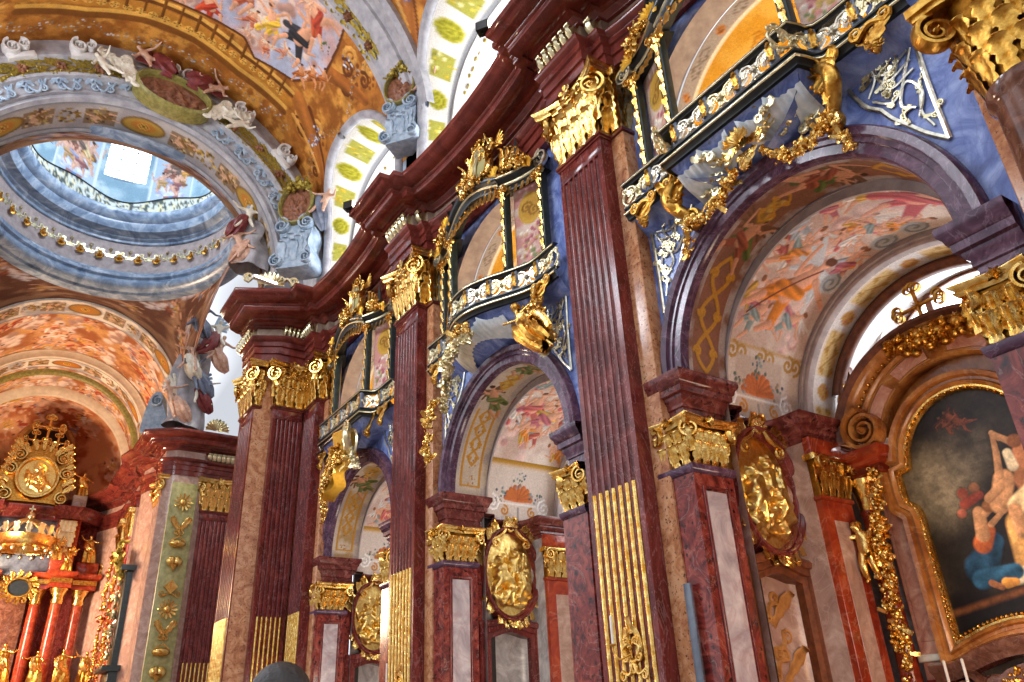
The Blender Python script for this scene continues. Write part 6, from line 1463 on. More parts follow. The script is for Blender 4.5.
# soffit with gilded cartouches
def soffit_arch(y0, y1, r, zc, cx, seed, nm, base='#b3aeac', gold='#a8863a'):
    nu, nv = 300, 26; A = np.linspace(pi, 0, nu); Y = np.linspace(0, y1 - y0, nv); U, V = np.meshgrid((pi - A) * r, Y, indexing='ij'); p = Paint(U.ravel(), V.ravel(), base, seed); L = pi * r; w = y1 - y0
    p.mottle(None, '#9a9698', 1.2); p.mix(ss(w * .09, w * .05, p.V), '#84868c'); p.mix(ss(w * .93, w * .96, p.V), '#84868c')
    k = 0; off = [0, 1.75, 2.95, 4.2, 5.7, 7.4, 8.5]
    for k, o_ in enumerate(off):
        for sg in (-1, 1) if o_ else (1,):
            u = L / 2 + sg * o_
            if not .5 < u < L - .5: continue
            if k % 4 == 0: p.ellipse(u, w / 2, 1.0, w * .33, 0, '#6a4a1c', .1); p.ellipse(u, w / 2, .95, w * .30, 0, gold, .25); p.ellipse(u, w / 2, .6, w * .2, 0, '#b5722c', .3); p.rosette(u, w / 2, .25, '#d0a64c', '#7a4a1c', 8)
            elif k % 2: p.mix(((np.abs(p.U - u) < .62) & (np.abs(p.V - w / 2) < w * .28)) * .85, '#7a5f3c'); p.flowers(u, w / 2, .6, 26, ['#8a6a2c', '#6a4a22', '#c9b48a', '#5a4030', '#b0985a']); p.figure(u, w / 2, 1.2, 1.2, '#c9a080', '#7a5a30')
            else: p.flowers(u, w / 2, .5, 34, [gold, '#7a5a1c', '#c9a850', '#8a7030', '#5a4218'])
    P = np.zeros((nu, nv, 3)); P[..., 0] = cx + r * np.cos(A)[:, None]; P[..., 1] = y0 + Y[None]; P[..., 2] = zc + r * np.sin(A)[:, None]
    o = painted_grid(P, p, nm, M['fresco']); o['kind'] = 'structure'
soffit_arch(YA + .62, YA + 2.5, 6.32, CZ, CX, 141, 'arch_soffit')
arch_ring('trim_60', [(6.32, 0), (6.28, .05), (6.28, .2), (6.4, .2), (6.4, .5), (8.5, .5)], YA + 2.5, CZ, M['greyst'])
t = empty('arch_garland', (CX, YA, CZ), 0, 'olive leaf garland with reddish bosses along the face of the big crossing arch', 'garland')
def fg(k):
    a = .42 + k * 2.3; return (7.66 * cos(a), .04, 7.66 * sin(a)), np.array([-sin(a), 0, cos(a)]), np.array([0, -1.0, 0])
band_garland(fg, 84, M['olive'], 14, t, 'leaf_garland', .2, .28)
# grey stucco scrolls along the arch
t = empty('stucco_scrolls', (0, 0, 0), 0, 'grey stucco scrollwork along the inner face of the big crossing arch', 'ornament')
for k in range(26):
    m = MB(); a = .35 + k * 2.35 / 25
    if abs(a - 1.42) < .26: continue
    m.add(*scroll((-.26, 0), (.26, 0), .4, 1 if k % 2 else -1, .8, 16, .055), M=T(CX + 6.95 * cos(a), YA + .2, CZ + 6.95 * sin(a), ry=pi / 2 - a)); m.add(*leaf(.25, .4, .3, 3, 7, 5), M=T(CX + 6.95 * cos(a), YA + .2, CZ + 6.95 * sin(a), ry=pi / 2 - a + (.8 if k % 2 else -.8))); m.build('scroll', M['bluest'], t)
# crowning cartouche of the arch: terracotta relief, yellow-green frame, ivory putti and red-winged angels
a = 1.46; t = empty('arch_cartouche', (CX + 7.15 * cos(a), YA - .1, CZ + 7.15 * sin(a)), 0, 'oval terracotta relief in an olive frame with stucco angels, crowning the crossing arch', 'cartouche', sc=1.18); t.rotation_euler = (0, pi / 2 - a, 0)
el = [(1.25 * cos(b), .62 * sin(b)) for b in np.linspace(0, 2 * pi, 48, endpoint=False)]
MB().add(*ringplate(el, .18, -.5, .3, [(-.02, .0), (0, -.3), (.06, -.46), (.12, -.42), (.18, -.2), (.18, .3)])).build('frame', M['yellowst'], t)
n, k = 70, 20; A = np.linspace(0, 2 * pi, n, endpoint=False); Q = np.linspace(0, 1, k); X = 1.28 * Q[None] * np.cos(A)[:, None]; Z = .64 * Q[None] * np.sin(A)[:, None]; p = Paint(X.ravel(), Z.ravel(), '#fff', 8)
for u, v, h, ro in ((-.7, 0, .8, .3), (-.2, .05, .9, -.3), (.3, -.1, .9, .5), (.8, 0, .8, -.4), (0, -.3, .7, 1.3), (.5, .3, .6, 1.0)): p.figure(u, v, h, ro)
P = np.stack([X, -.1 - np.clip(p.h.reshape(X.shape) * 1.4, 0, .2), Z], -1); MB().add(*grid(P, True, False)).build('relief', M['terracotta'], t)
for sg in (-1, 1):
    m = MB()
    for k in range(5): m.add(*scroll((sg * (1.4 + .15 * k), -.4 + .2 * k), (sg * (1.8 + .05 * k), .1 + .1 * k), .4, sg, .6, 14, .08), M=T(0, -.3, 0)).add(*leaf(.4, .7, .4, 4), M=T(sg * (1.5 + .15 * k), -.25, -.4 + .15 * k, ry=sg * (.5 + .2 * k)))
    m.build('stucco_leaves', M['ivory'], t)
    vs, es, rs = body(1.25, (-.4, -.2, .6), (.35, -.25, .9), footL=(-.2, -.2, .1), footR=(.2, -.2, 0), fat=1.3, hd=1.3); o = skinfig('putto', vs, es, rs, M['ivory'], t, 1); o.location = (sg * 1.85, -.35, -.65); o.rotation_euler = (0, sg * .9, 0)
    vs, es, rs = body(1.4, (-.45, -.2, .7), (.45, -.25, .7), footL=(-.3, -.2, .2), footR=(.3, -.2, .1), fat=1.1, hd=1.2); o = skinfig('angel', vs, es, rs, M['flesh'], t, 1); o.location = (sg * .55, -.35, .55); o.rotation_euler = (0, sg * 1.0, 0)
    MB().add(*robe([(.15, 1.3, sg * 1.0, -.4), (.3, 1.05, sg * .8, -.4), (.35, .85, sg * .5, -.4), (.2, .7, sg * .2, -.4)], 5, .25, 22, 6)).build('red_drapery', M['drapered'], t)
    w = wing(.8, .2, 6, sg).build('wing', M['drapered'], t); w.location = (sg * 1.1, -.2, .9)
# shell-nosed scrolls on the upper edge of the arch
for k, a in enumerate((2.25, 1.95, 1.55, 1.42, 1.12, .8)):
    m = MB().add(*volute(.3, 2, .3, .25, 1), M=T(0, -.2, 0)).add(*volute(.2, 2, .3, .25, -1), M=T(.45, -.2, .05)).add(*bbox(-.35, .75, -.2, .3, -.45, -.2))
    t = empty('stucco_volute', (CX + 8.45 * cos(a), YA - .05, CZ + 8.45 * sin(a)), 0, 'white stucco volute pair on the upper edge of the crossing arch', 'ornament', 'white volutes along the crossing arch'); t.rotation_euler = (0, pi / 2 - a, 0); m.build('volutes', M['white'], t)
def stucco_group(loc, rot, label, n=3, sc=1.0, seed=1, mats=('flesh', 'ivory', 'slate'), ht=3.5):
    t = empty('stucco_group', loc, rot, label, 'sculpture', sc=sc); R = np.random.default_rng(seed)
    for k in range(n):
        q = R.uniform(-.5, .5, 6); vs, es, rs = body(1.7, (-.45, -.25, .8 + q[0] * .4), (.45, -.2, .8 + q[1] * .4), footL=(-.2, -.2 + q[2] * .2, 0), footR=(.25, -.25, .1 + q[3] * .1), fat=1.1, hd=1.15)
        o = skinfig('figure', vs, es, rs, M[mats[k % len(mats)]], t, 1); o.location = (R.uniform(-.7, .7), -.3 * k * .4, ht * k / max(1, n)); o.rotation_euler = (0, R.uniform(-.6, .6), R.uniform(-.6, .6))
        l = o.location; sd = R.choice([-1, 1]); MB().add(*robe([(.13, 1.0, 0, -.03), (.22, .85, .02 * sd, -.06), (.27, .6, .1 * sd, -.12), (.3, .3, .25 * sd, -.15), (.24, .05, .45 * sd, -.1), (.1, -.15, .7 * sd, 0)], 6, .32, 36, seed + k, .75)).build('drapery', M[('drapered', 'slate', 'ivory', 'flesh')[(k + seed) % 4]], t).location = l
        wing(.9, .22, 6, 1 if k % 2 else -1).build('wing', M['bluest' if k % 2 else 'ivory'], t).location = (l[0], l[1] + .15, l[2] + 1.3)
    MB().add(*robe([(.9, -.3, 0, .5), (.8, .3, .1, .5), (.75, ht * .4, -.1, .5), (.6, ht * .7, .1, .5), (.2, ht, 0, .5)], 5, .25, 36, seed)).build('rock', M['greyst'], t)
    return t
stucco_group((6.95, 31.0, 21.0), -.5, 'winged stucco figures at the right foot of the crossing arch soffit', 2, 1.0, 3, ht=2.6)
stucco_group((-3.9, 31.2, 22.8), .6, 'violet winged stucco angel on the left of the crossing arch, at the left edge', 2, 1.0, 5, ('slate', 'ivory'), 2.2)
m = MB()
for x, y, rz in ((7.6, 28.95, -.3), (8.35, 28.3, -.6)):
    m.add(*shell(.55, 11), M=T(x, y, 18.7, rz=rz))
t = empty('gilt_shell', (7.6, 28.9, 18.66), -.3, 'gilded shell ornament standing on the crossing pier cornice', 'ornament'); MB().add(*shell(.55, 11)).add(*scroll((-.9, .1), (-.4, .1), .5, 1, .6, 14, .08)).add(*scroll((.4, .1), (.9, .1), .5, 1, .6, 14, .08)).build('shell', M['goldpale'], t)

# ------------------------------------------------------------------ crossing: pendentives, dome ring, drum
DX, DY = 1.8, 39.6; YF = 48.2; DS = 1.13; DZ = 1.0
FZ, FR, FX = 19.8, 6.15, 1.85     # far arch
def pend(xs):
    nu, nv = 120, 60; ph = np.linspace(-pi / 2 - .0, pi / 2, nu); P = np.zeros((nu, nv, 3))
    for i, a in enumerate(ph):     # a=0 towards the right transept, +pi/2 towards the choir
        q = 1 if a >= 0 else -1; b = abs(a)
        if b > pi / 4: s_ = (pi / 2 - b) / (pi / 4); xl = FR * sin(s_ * pi / 2); bot_ = (DX + xl, (YF if q > 0 else YA + 2.6), (FZ if q > 0 else CZ - .4) + FR * cos(s_ * pi / 2))
        else: s_ = b / (pi / 4); bot_ = (8.0, DY + q * 8.0 * sin(s_ * pi / 2), 19 + 6.5 * cos(s_ * pi / 2))
        top_ = (DX + 6.4 * cos(a), DY + DS * 6.4 * sin(a), 25.4 + DZ); t_ = np.linspace(0, 1, nv)
        for c in range(3): P[i, :, c] = bot_[c] + (top_[c] - bot_[c]) * (np.sin(t_ * pi / 2) if c == 2 else t_ ** 1.3)
    P[..., 0] = DX + (P[..., 0] - DX) * xs
    U, V = np.meshgrid(ph * 6.3, np.linspace(0, 6, nv), indexing='ij'); p = Paint(U.ravel(), V.ravel(), '#8a6248', 151); p.mottle(None, '#a88060', 1.0); p.mottle(None, '#6a4434', 1.4, 3)
    for k in range(40): p.figure(p.R.uniform(-9, 9), p.R.uniform(.3, 5), 1.3, p.R.uniform(-1, 1), '#c99a7c', ['#8a4a34', '#7a7a8a', '#b08a4c', '#d0c4bc'][k % 4], '#a89a90')
    for k in range(12): p.cloud(p.R.uniform(-9, 9), p.R.uniform(1, 5.5), .5, '#c9c0c4')
    o = painted_grid(P, p, 'pendentive', M['fresco'], flip=xs > 0); o['kind'] = 'structure'
pend(1)
pend(-1)
pr = [(7.2, 25.2), (6.5, 25.15), (6.45, 25.3), (6.1, 25.4), (6.0, 25.55), (6.0, 25.75), (6.15, 25.85), (6.2, 26.05), (6.05, 26.15), (6.05, 26.35), (6.25, 26.5), (6.3, 26.62)]
o = MB().add(*lathe(pr, 96), M=T(DX, DY, DZ, sy=DS)).build('dome_ring', M['drum']); o['kind'] = 'structure'
o = MB().add(*lathe([(6.3, 26.62), (6.32, 28.6)], 96), M=T(DX, DY, DZ, sy=DS)).build('dome_frieze', M['lilac']); o['kind'] = 'structure'
pr = [(6.32, 28.6), (6.2, 28.65), (6.2, 28.8), (6.05, 28.9), (6.05, 29.0), (5.95, 29.05), (5.6, 29.15), (5.55, 29.3), (5.45, 29.5), (5.45, 29.65), (5.3, 29.75), (5.15, 29.95), (5.1, 30.15), (5.1, 30.3), (5.7, 30.45)]
o = MB().add(*lathe(pr, 96), M=T(DX, DY, DZ, sy=DS)).build('dome_ring', M['drum']); o['kind'] = 'structure'
me = None
for k in range(36):
    a = k * 2 * pi / 36
    if me is None: m = MB().add(*shell(.26, 7), M=T(0, -.05, 0, ry=pi)).add(*bud(.16, 7), M=T(0, -.06, .02)).add(*leaf(.3, .4, .3, 3), M=T(0, 0, -.1)); o = m.build('gilt_boss', M['gold2']); me = o.data
    else: o = bpy.data.objects.new('gilt_boss', me); COL.objects.link(o)
    o.location = (DX + 6.27 * sin(a), DY + DS * 6.27 * cos(a), 27.45 + DZ); o.rotation_euler = (0, 0, -a)
    tag(o, 'gilded shell boss on the lilac frieze of the dome ring', 'ornament', 'gilded bosses around the dome ring')
me = None
for k in range(36):
    a = (k + .5) * 2 * pi / 36
    if me is None: m = MB().add(*scroll((-.32, .1), (-.05, -.15), .3, -1, .6, 12, .035)).add(*scroll((.05, -.15), (.32, .1), .3, -1, .6, 12, .035)).add(*bud(.13, 6), M=T(0, -.03, .2)).add(*leaf(.2, .35, .2, 3, 7, 5), M=T(0, 0, -.35)); o = m.build('frieze_scroll', M['goldpale']); me = o.data
    else: o = bpy.data.objects.new('frieze_scroll', me); COL.objects.link(o)
    o.location = (DX + 6.29 * sin(a), DY + DS * 6.29 * cos(a), 27.85 + DZ); o.rotation_euler = (0, 0, -a)
    tag(o, 'pale gilt scroll ornament between the bosses on the dome ring frieze', 'ornament', 'gilt scrolls around the dome ring')
# drum wall: painted panels between tall windows
nu, nv = 420, 110; ph = np.linspace(-pi, pi, nu); Zd = np.linspace(30.4, 40.5, nv); U, V = np.meshgrid(np.degrees(ph), Zd, indexing='ij'); p = Paint(U.ravel() * .1, V.ravel(), '#9dbac6', 161)
p.mottle(None, '#b9cdd4', .8); p.mottle(None, '#7f9fb0', 1.1, 5)
WA = [4 + 58 * k for k in range(-3, 3)]
for wa in WA:
    for sg in (-1, 1): p.mix(ss(.10, .04, np.abs(p.U - (wa + sg * 16) * .1)), '#cfd9da')
    c = (wa + 29) * .1
    p.mix(((np.abs(p.U - c) < 1.2) & (p.V > 31.2)) * .9, '#a9bdd0')
    for q in range(7): p.cloud(c + p.R.uniform(-.6, .6), p.R.uniform(32, 33.4), .45, '#c9cfe0', 9, '#9fa6c4')
    for q, (du, z, h, c1) in enumerate(((-.3, 34.0, 2.6, '#8a5a4c'), (.5, 33.8, 2.3, '#b98a3c'), (.1, 35.4, 2.2, '#7a8fae'), (-.5, 35.6, 1.8, '#b5a08a'), (.2, 33.0, 1.8, '#8a5a5a'), (.0, 34.4, 2.2, '#6a5a52'), (-.7, 33.2, 1.6, '#a88a5c'))): p.figure(c + du, z, h, p.R.uniform(-.4, .4), '#c9a08a', c1, ['#8a93b0', '#7a5a44', '#c9b58a'][q % 3])
    p.mix(((np.abs(p.U - c) < .5) & (p.V < 32.0) & (p.V > 31.2)) * 1.0, '#9a6a68'); p.mix(((np.abs(p.U - c) < .14) & (p.V < 32.0)) * 1.0, '#5f7fae')
P = np.zeros((nu, nv, 3)); P[..., 0] = DX + 5.7 * np.sin(ph)[:, None]; P[..., 1] = DY + DS * 5.7 * np.cos(ph)[:, None]; P[..., 2] = Zd[None] + DZ
pc = np.degrees(.5 * (ph[1:] + ph[:-1])); zc = .5 * (Zd[1:] + Zd[:-1]); kp = np.ones((nu - 1, nv - 1), bool)
for wa in WA: kp &= ~((np.abs((pc - wa + 180) % 360 - 180) < 12.5)[:, None] & ((zc > 32.9) & (zc < 37.2))[None])
o = painted_grid(P, p, 'dome_drum', M['fresco'], keep=kp.ravel().tolist(), flip=True); o['kind'] = 'structure'
o = MB().add(*lathe([(5.7, 40.5), (5.2, 42.5), (3.8, 44.6), (2, 45.6), (0, 46)], 48), M=T(DX, DY, DZ, sy=DS)).build('dome', M['bluest']); o['kind'] = 'structure'
for k, wa in enumerate(WA):
    a = radians(wa); w = empty('window_%d' % (20 + k), (DX + 5.95 * sin(a), DY + DS * 5.95 * cos(a), 32.9 + DZ), -a); w['kind'] = 'structure'
    MB().add(*box(-1.32, 1.32, .05, .08, -.05, 4.4)).build('window_pane', M['windowdim'], w, False)
    g = MB()
    for z in np.linspace(0, 4.3, 6): g.add(*box(-1.32, 1.32, -.03, .03, z - .03, z + .03))
    for x in (-.44, .44): g.add(*box(x - .03, x + .03, -.02, .03, 0, 4.3))
    for x in (-1.3, 1.3): g.add(*box(x - .06, x + .06, -.35, .04, -.05, 4.4))
    g.add(*box(-1.32, 1.32, -.35, .04, -.1, 0)); g.build('window_bars', M['bluest'], w)
# waving parapet of the drum
A = np.linspace(-pi, pi, 361); wv = .28 * np.cos((np.degrees(A) - 35) * 6 * pi / 180)
P = np.stack([np.stack([DX + 5.35 * np.sin(A), DY + DS * 5.35 * np.cos(A), np.full(361, 30.35 + DZ)], -1), np.stack([DX + 5.35 * np.sin(A), DY + DS * 5.35 * np.cos(A), 31.25 + DZ + wv], -1)], 1)
nv = 8; Pg = P[:, :1] + (P[:, 1:] - P[:, :1]) * np.linspace(0, 1, nv)[None, :, None]; U, V = np.meshgrid(np.degrees(A) * .1, np.linspace(0, 1, nv), indexing='ij'); q = Paint(U.ravel(), V.ravel(), '#c9d0c8', 9)
nn = fbm(q.U * 6, q.V * 5, 4); q.mix(ss(.48, .56, nn), '#4f5a58'); q.mix(ss(.62, .68, fbm(q.U * 9, q.V * 7, 14)), '#d9d2a8'); q.mix(ss(.9, 1, q.V), '#1a1f22')
o = painted_grid(Pg, q, 'drum_parapet', M['fresco'], flip=True); o['kind'] = 'structure'
o = MB().add(*tube(P[:, 1], .05, 6)).build('trim_61', M['ebony']); o['kind'] = 'structure'
# transept wall seen past the crossing pier
o = MB().add(*box(12.8, 13, 32, 50, 0, 27)).build('wall_transept', M['greyst'], smooth=False); o['kind'] = 'structure'

# ------------------------------------------------------------------ far crossing arch and choir vaults
arch_ring('choir_arch', [(6.9, .1), (6.85, -.1), (6.7, -.15), (6.55, -.05), (6.5, .1), (6.4, .12), (6.35, .0), (6.25, -.02), (6.15, .1)], YF, FZ, M['bluest'], cx=FX)
soffit_arch(YF + .1, YF + 2.2, 6.15, FZ, FX, 171, 'arch_soffit', '#ddd4c6', '#a8762c')
def fresco_vault(y0, y1, r, zc, seed, base, cols, cx=FX, nm='ceiling'):
    nu, nv = 80, 200; Y = np.linspace(y0, y1, nu); A = np.linspace(-.25, pi + .25, nv); U, V = np.meshgrid(Y, A * r, indexing='ij'); p = Paint(U.ravel(), V.ravel(), base, seed); p.mottle(None, cols[0], .8); p.mottle(None, cols[1], 1.2, 4)
    for k in range(40): p.cloud(p.R.uniform(y0, y1), p.R.uniform(1, r * pi - 1), .8, '#dcc4b4', 9, '#a88474')
    for k in range(46): p.figure(p.R.uniform(y0, y1), p.R.uniform(.5, r * pi - .5), 1.7, p.R.uniform(0, 3), '#d29a74', cols[2 + k % 4], cols[2 + (k + 1) % 4])
    for k in range(20): p.flowers(y1 - .5, k * r * pi / 19, .5, 9, ['#c9c4c0', '#8a7a60', '#b08a4c'])
    P = np.zeros((nu, nv, 3)); P[..., 0] = cx + r * np.cos(A)[None]; P[..., 1] = Y[:, None]; P[..., 2] = zc + r * np.sin(A)[None]
    o = painted_grid(P, p, nm, M['fresco']); o['kind'] = 'structure'
CC = ['#cf9a5c', '#9a5a34', '#a8442c', '#d09a4c', '#8f7a80', '#e0cdbb']
fresco_vault(YF + 2.2, 57, 6.35, 20.0, 181, '#c08a5a', CC)
arch_ring('trim_62', [(6.5, 0), (6.1, -.1), (6.0, 0), (5.65, .05), (5.6, .2)], 57, 20.2, M['creamst'], cx=FX); soffit_arch(57.2, 58.8, 5.6, 20.2, FX, 191, 'arch_soffit', '#ddd2c0', '#b06a24')
arch_ring('trim_63', [(6.2, 0), (5.5, -.05), (5.4, .05), (5.35, .2)], 59.6, 20.2, M['yellowst'], cx=FX)
fresco_vault(58.8, 63, 5.75, 20.2, 201, '#b98a6a', CC)
arch_ring('trim_64', [(6.2, 0), (5.6, -.08), (5.5, 0), (5.3, .05), (5.25, .3), (6.4, .3)], 63, 20.0, M['creamst'], cx=FX)
# apse: glowing orange vault with painted window
nu, nv = 150, 130; A = np.linspace(-.25, pi + .25, nu); K = np.linspace(0, 1, nv); U, V = np.meshgrid((A - pi / 2) * 6, K * 7, indexing='ij'); p = Paint(U.ravel(), V.ravel(), '#d99a68', 211); p.mottle(None, '#d9956a', .6); p.mottle(None, '#a8542c', .9, 3)
for k in range(36): p.figure(p.R.uniform(-9, 9), p.R.uniform(.5, 3.6), 1.7, p.R.uniform(-1, 1), '#d9a07c', CC[2 + k % 4], CC[2 + (k + 2) % 4])
for k in range(20): p.cloud(p.R.uniform(-9, 9), p.R.uniform(1, 5), .7, '#d9a88a', 9, '#b5683c')
P = np.zeros((nu, nv, 3)); rr = np.cos(K * pi / 2 * .82)
P[..., 0] = FX + 6.3 * np.cos(A)[:, None] * rr[None]; P[..., 1] = 63.3 + 5.5 * np.sin(K * pi / 2)[None]; P[..., 2] = 19.6 + 6.0 * np.sin(A)[:, None] * rr[None]
o = painted_grid(P, p, 'ceiling', M['fresco']); o['kind'] = 'structure'
o = MB().add(*box(-7, 9, 68.6, 69, 0, 26)).build('wall_apse', M['ochre'], smooth=False); o['kind'] = 'structure'
w = empty('window_30', (FX + .2, 67.6, 21.0), 0); w['kind'] = 'structure'
po = [(-1.5, 0), (1.5, 0), (1.5, 2.2), (1.1, 3.0), (.5, 3.5), (-.5, 3.5), (-1.1, 3.0), (-1.5, 2.2)]
MB().add(*ringplate(po, .55, -.4, .3)).build('window_surround', M['woodlt'], w); MB().add(*plate(po, -.05, .1)).build('window_pane', M['dark'], w)
# choir walls and entablature
CP = [(12.8, 48.45), (9.95, 48.35), (9.95, 48.15), (8.4, 48.12), (7.75, 48.6), (7.75, 50.4), (8.05, 50.45), (8.0, 51.5), (7.6, 52.4), (7.4, 53.4), (7.6, 54.4), (8.0, 55.3), (8.0, 56.5), (7.7, 56.55), (7.7, 58.4), (8, 58.45), (8.0, 60.0), (7.7, 60.05), (7.7, 61.5), (7.5, 62.5), (6.9, 64), (6.2, 65.5), (5, 67.5)]
for s_ in (1, -1):
    path = [(x, y) for x, y in CP] if s_ > 0 else [(2 * AX - x, y) for x, y in CP][::-1]
    e = empty('choir_entablature', (7 if s_ > 0 else -4, 56, 16), 0, 'red marble entablature running round the choir beyond the crossing, at left' if s_ > 0 else 'red marble entablature on the hidden left side of the choir', 'entablature')
    for nm, prf, mt in (('architrave', PROFA, 'cornice'), ('frieze', PROFF, 'redwall'), ('cornice', PROFC, 'cornice')): MB().add(*sweep(prf, path)).build(nm, M[mt], e, loc=tuple(e.location)).location = (0, 0, 0)
    o = MB().add(*sweep([(-.05, 0), (-.05, 16)], path)).build('wall_choir', M['redwall']); o['kind'] = 'structure'
    if s_ > 0:
        for k in range(7):
            o = console(.24).build('frieze_console', M['goldpale'], e) if k == 0 else bpy.data.objects.new('frieze_console', o.data)
            if k: COL.objects.link(o); o.parent = e
            o.location = (10.2 + k * .28 - 7, 48.36 - 56, .97)
for y, w_, lab in ((57.5, 1.3, 'slim red pilaster with gilded capital in the choir, beside the dark green balcony'), (60.8, 1.1, 'red pilaster with gold foliage nearest the high altar')):
    t = empty('choir_pilaster', (7.62, y, 0), WALLROT, lab, 'pilaster'); MB().add(*bbox(-w_ / 2, w_ / 2, 0, .3, 0, 14)).build('shaft', M['orange'], t)
    c = MB().add(*bbox(-w_ / 2, w_ / 2, -.05, .3, 14, 15.7)).add(*bbox(-w_ * .65, w_ * .65, -.3, .3, 15.6, 15.9)); 
    for k in range(4):
        for zz in (14, 14.6): c.add(*leaf(.45, .9, .3, 4), M=T(-w_ / 2 + (k + .5 * (zz > 14.2)) * w_ / 3.5, -.05, zz))
    c.build('capital', M['gold'], t)
    garland(curve2([(-.1, -.1, 13.6), (.1, -.2, 11), (-.1, -.1, 8), (.05, -.2, 5)], 8), .2, 170, .15, 71).build('gilt_foliage', M['gold'], t)
t = empty('choir_balcony', (7.6, 53.4, 3.0), WALLROT, 'dark green carved choir stall canopy with gilding, between pilasters at lower left', 'balcony')
MB().add(*bbox(-1.1, 1.1, -.4, .4, 0, 2.4)).add(*bbox(-1.3, 1.3, -.8, .4, 2.4, 2.7)).build('case', M['greenblack'], t); MB().add(*bbox(-.9, .9, -.3, .4, 2.7, 8)).build('case_upper', M['greenblack'], t); MB().add(*bbox(-1.2, 1.2, -.7, .4, 8, 8.3)).build('cornice', M['greenblack'], t)
garland(curve2([(-.9, -.5, 10.0), (-.3, -.6, 9.0), (.4, -.6, 8.6), (.8, -.5, 7.6)], 6), .35, 120, .2, 72).build('gilt_crest', M['olive'], t); garland(curve2([(0, -.4, 7.6), (0, -.45, 3)], 6), .2, 70, .14, 73).build('gilt_drop', M['goldpale'], t)
# pale green panel with gilded emblems on the choir pier
t = empty('emblem_panel', (9.0, 48.0, 0), .06, 'pale green wall panel with gilded relief emblems, on the pier beyond the crossing', 'panel')
MB().add(*bbox(-.74, .74, -.03, .1, .5, 15.4)).build('panel', M['greenp'], t)
for k, z in enumerate((14.2, 12.9, 11.8, 10.7, 9.4, 8.2, 7.2, 6.0, 4.9)):
    m = MB(); kk = k % 5
    if kk == 0:
        for a in range(12): m.add(*leaf(.09, .42, .15, 2, 5, 3), M=T(0, -.05, 0, ry=a * pi / 6))
        m.add(*ell(.16, .08, .16), M=T(0, -.08, 0))
    elif kk == 1:
        for sg in (-1, 1): m.add(*leaf(.3, .6, .3, 4), M=T(sg * .05, -.05, -.2, ry=sg * .6)).add(*scroll((0, -.4), (sg * .35, .1), .25, sg, .6, 12, .035), M=T(0, -.06, 0))
    elif kk == 2: m.add(*ell(.36, .16, .17, 14, 8), M=T(0, -.08, 0)).add(*tube([(-.3, -.1, .1), (0, -.2, .3), (.3, -.1, .1)], .03, 6))
    elif kk == 3: m.add(*ell(.2, .1, .22), M=T(-.13, -.06, .08, ry=.5)).add(*ell(.2, .1, .22), M=T(.13, -.06, .08, ry=-.5)).add(*lathe([(0, -.35), (.2, -.05)], 8), M=T(0, -.05, 0))
    else: m.add(*lathe([(.28, -.06), (.28, .06), (0, .06)], 4), M=T(0, -.08, 0, rx=pi / 2)); m.add(*scroll((-.3, -.4), (.3, -.4), .3, 1, .5, 12, .03), M=T(0, -.05, 0))
    o = m.build('gilded_emblem', M['gold'], t); o.location = (0, -.05, z); o.scale = (1.35,) * 3
stucco_group((8.35, 46.9, 18.9), .1, 'painted stucco figures piled over the far crossing pier, above the choir cornice', 7, 1.35, 11, ('flesh', 'ivory', 'slate', 'flesh'), 4.6)
t = empty('gilt_shell', (10.2, 47.4, 18.66), 0, 'gilded shell fan on the far pier cornice beside the crossing pier', 'ornament'); MB().add(*shell(.7, 11)).build('shell', M['goldpale'], t)
t = empty('stucco_console', (6.9, 49.3, 18.62), -.5, 'pale blue stucco console where the choir arch springs', 'ornament'); MB().add(*plate([tuple(q) for q in curve2([(-.7, 0), (.7, 0), (.8, .8), (.5, 1.6), (.2, 2.6), (-.3, 2.4), (-.6, 1.2), (-.7, 0)], 5)[:-1]], -.3, .5)).build('console', M['bluest'], t); MB().add(*volute(.35, 2, .2, .25, 1), M=T(.1, -.35, 2.0)).build('scroll', M['bluest'], t)

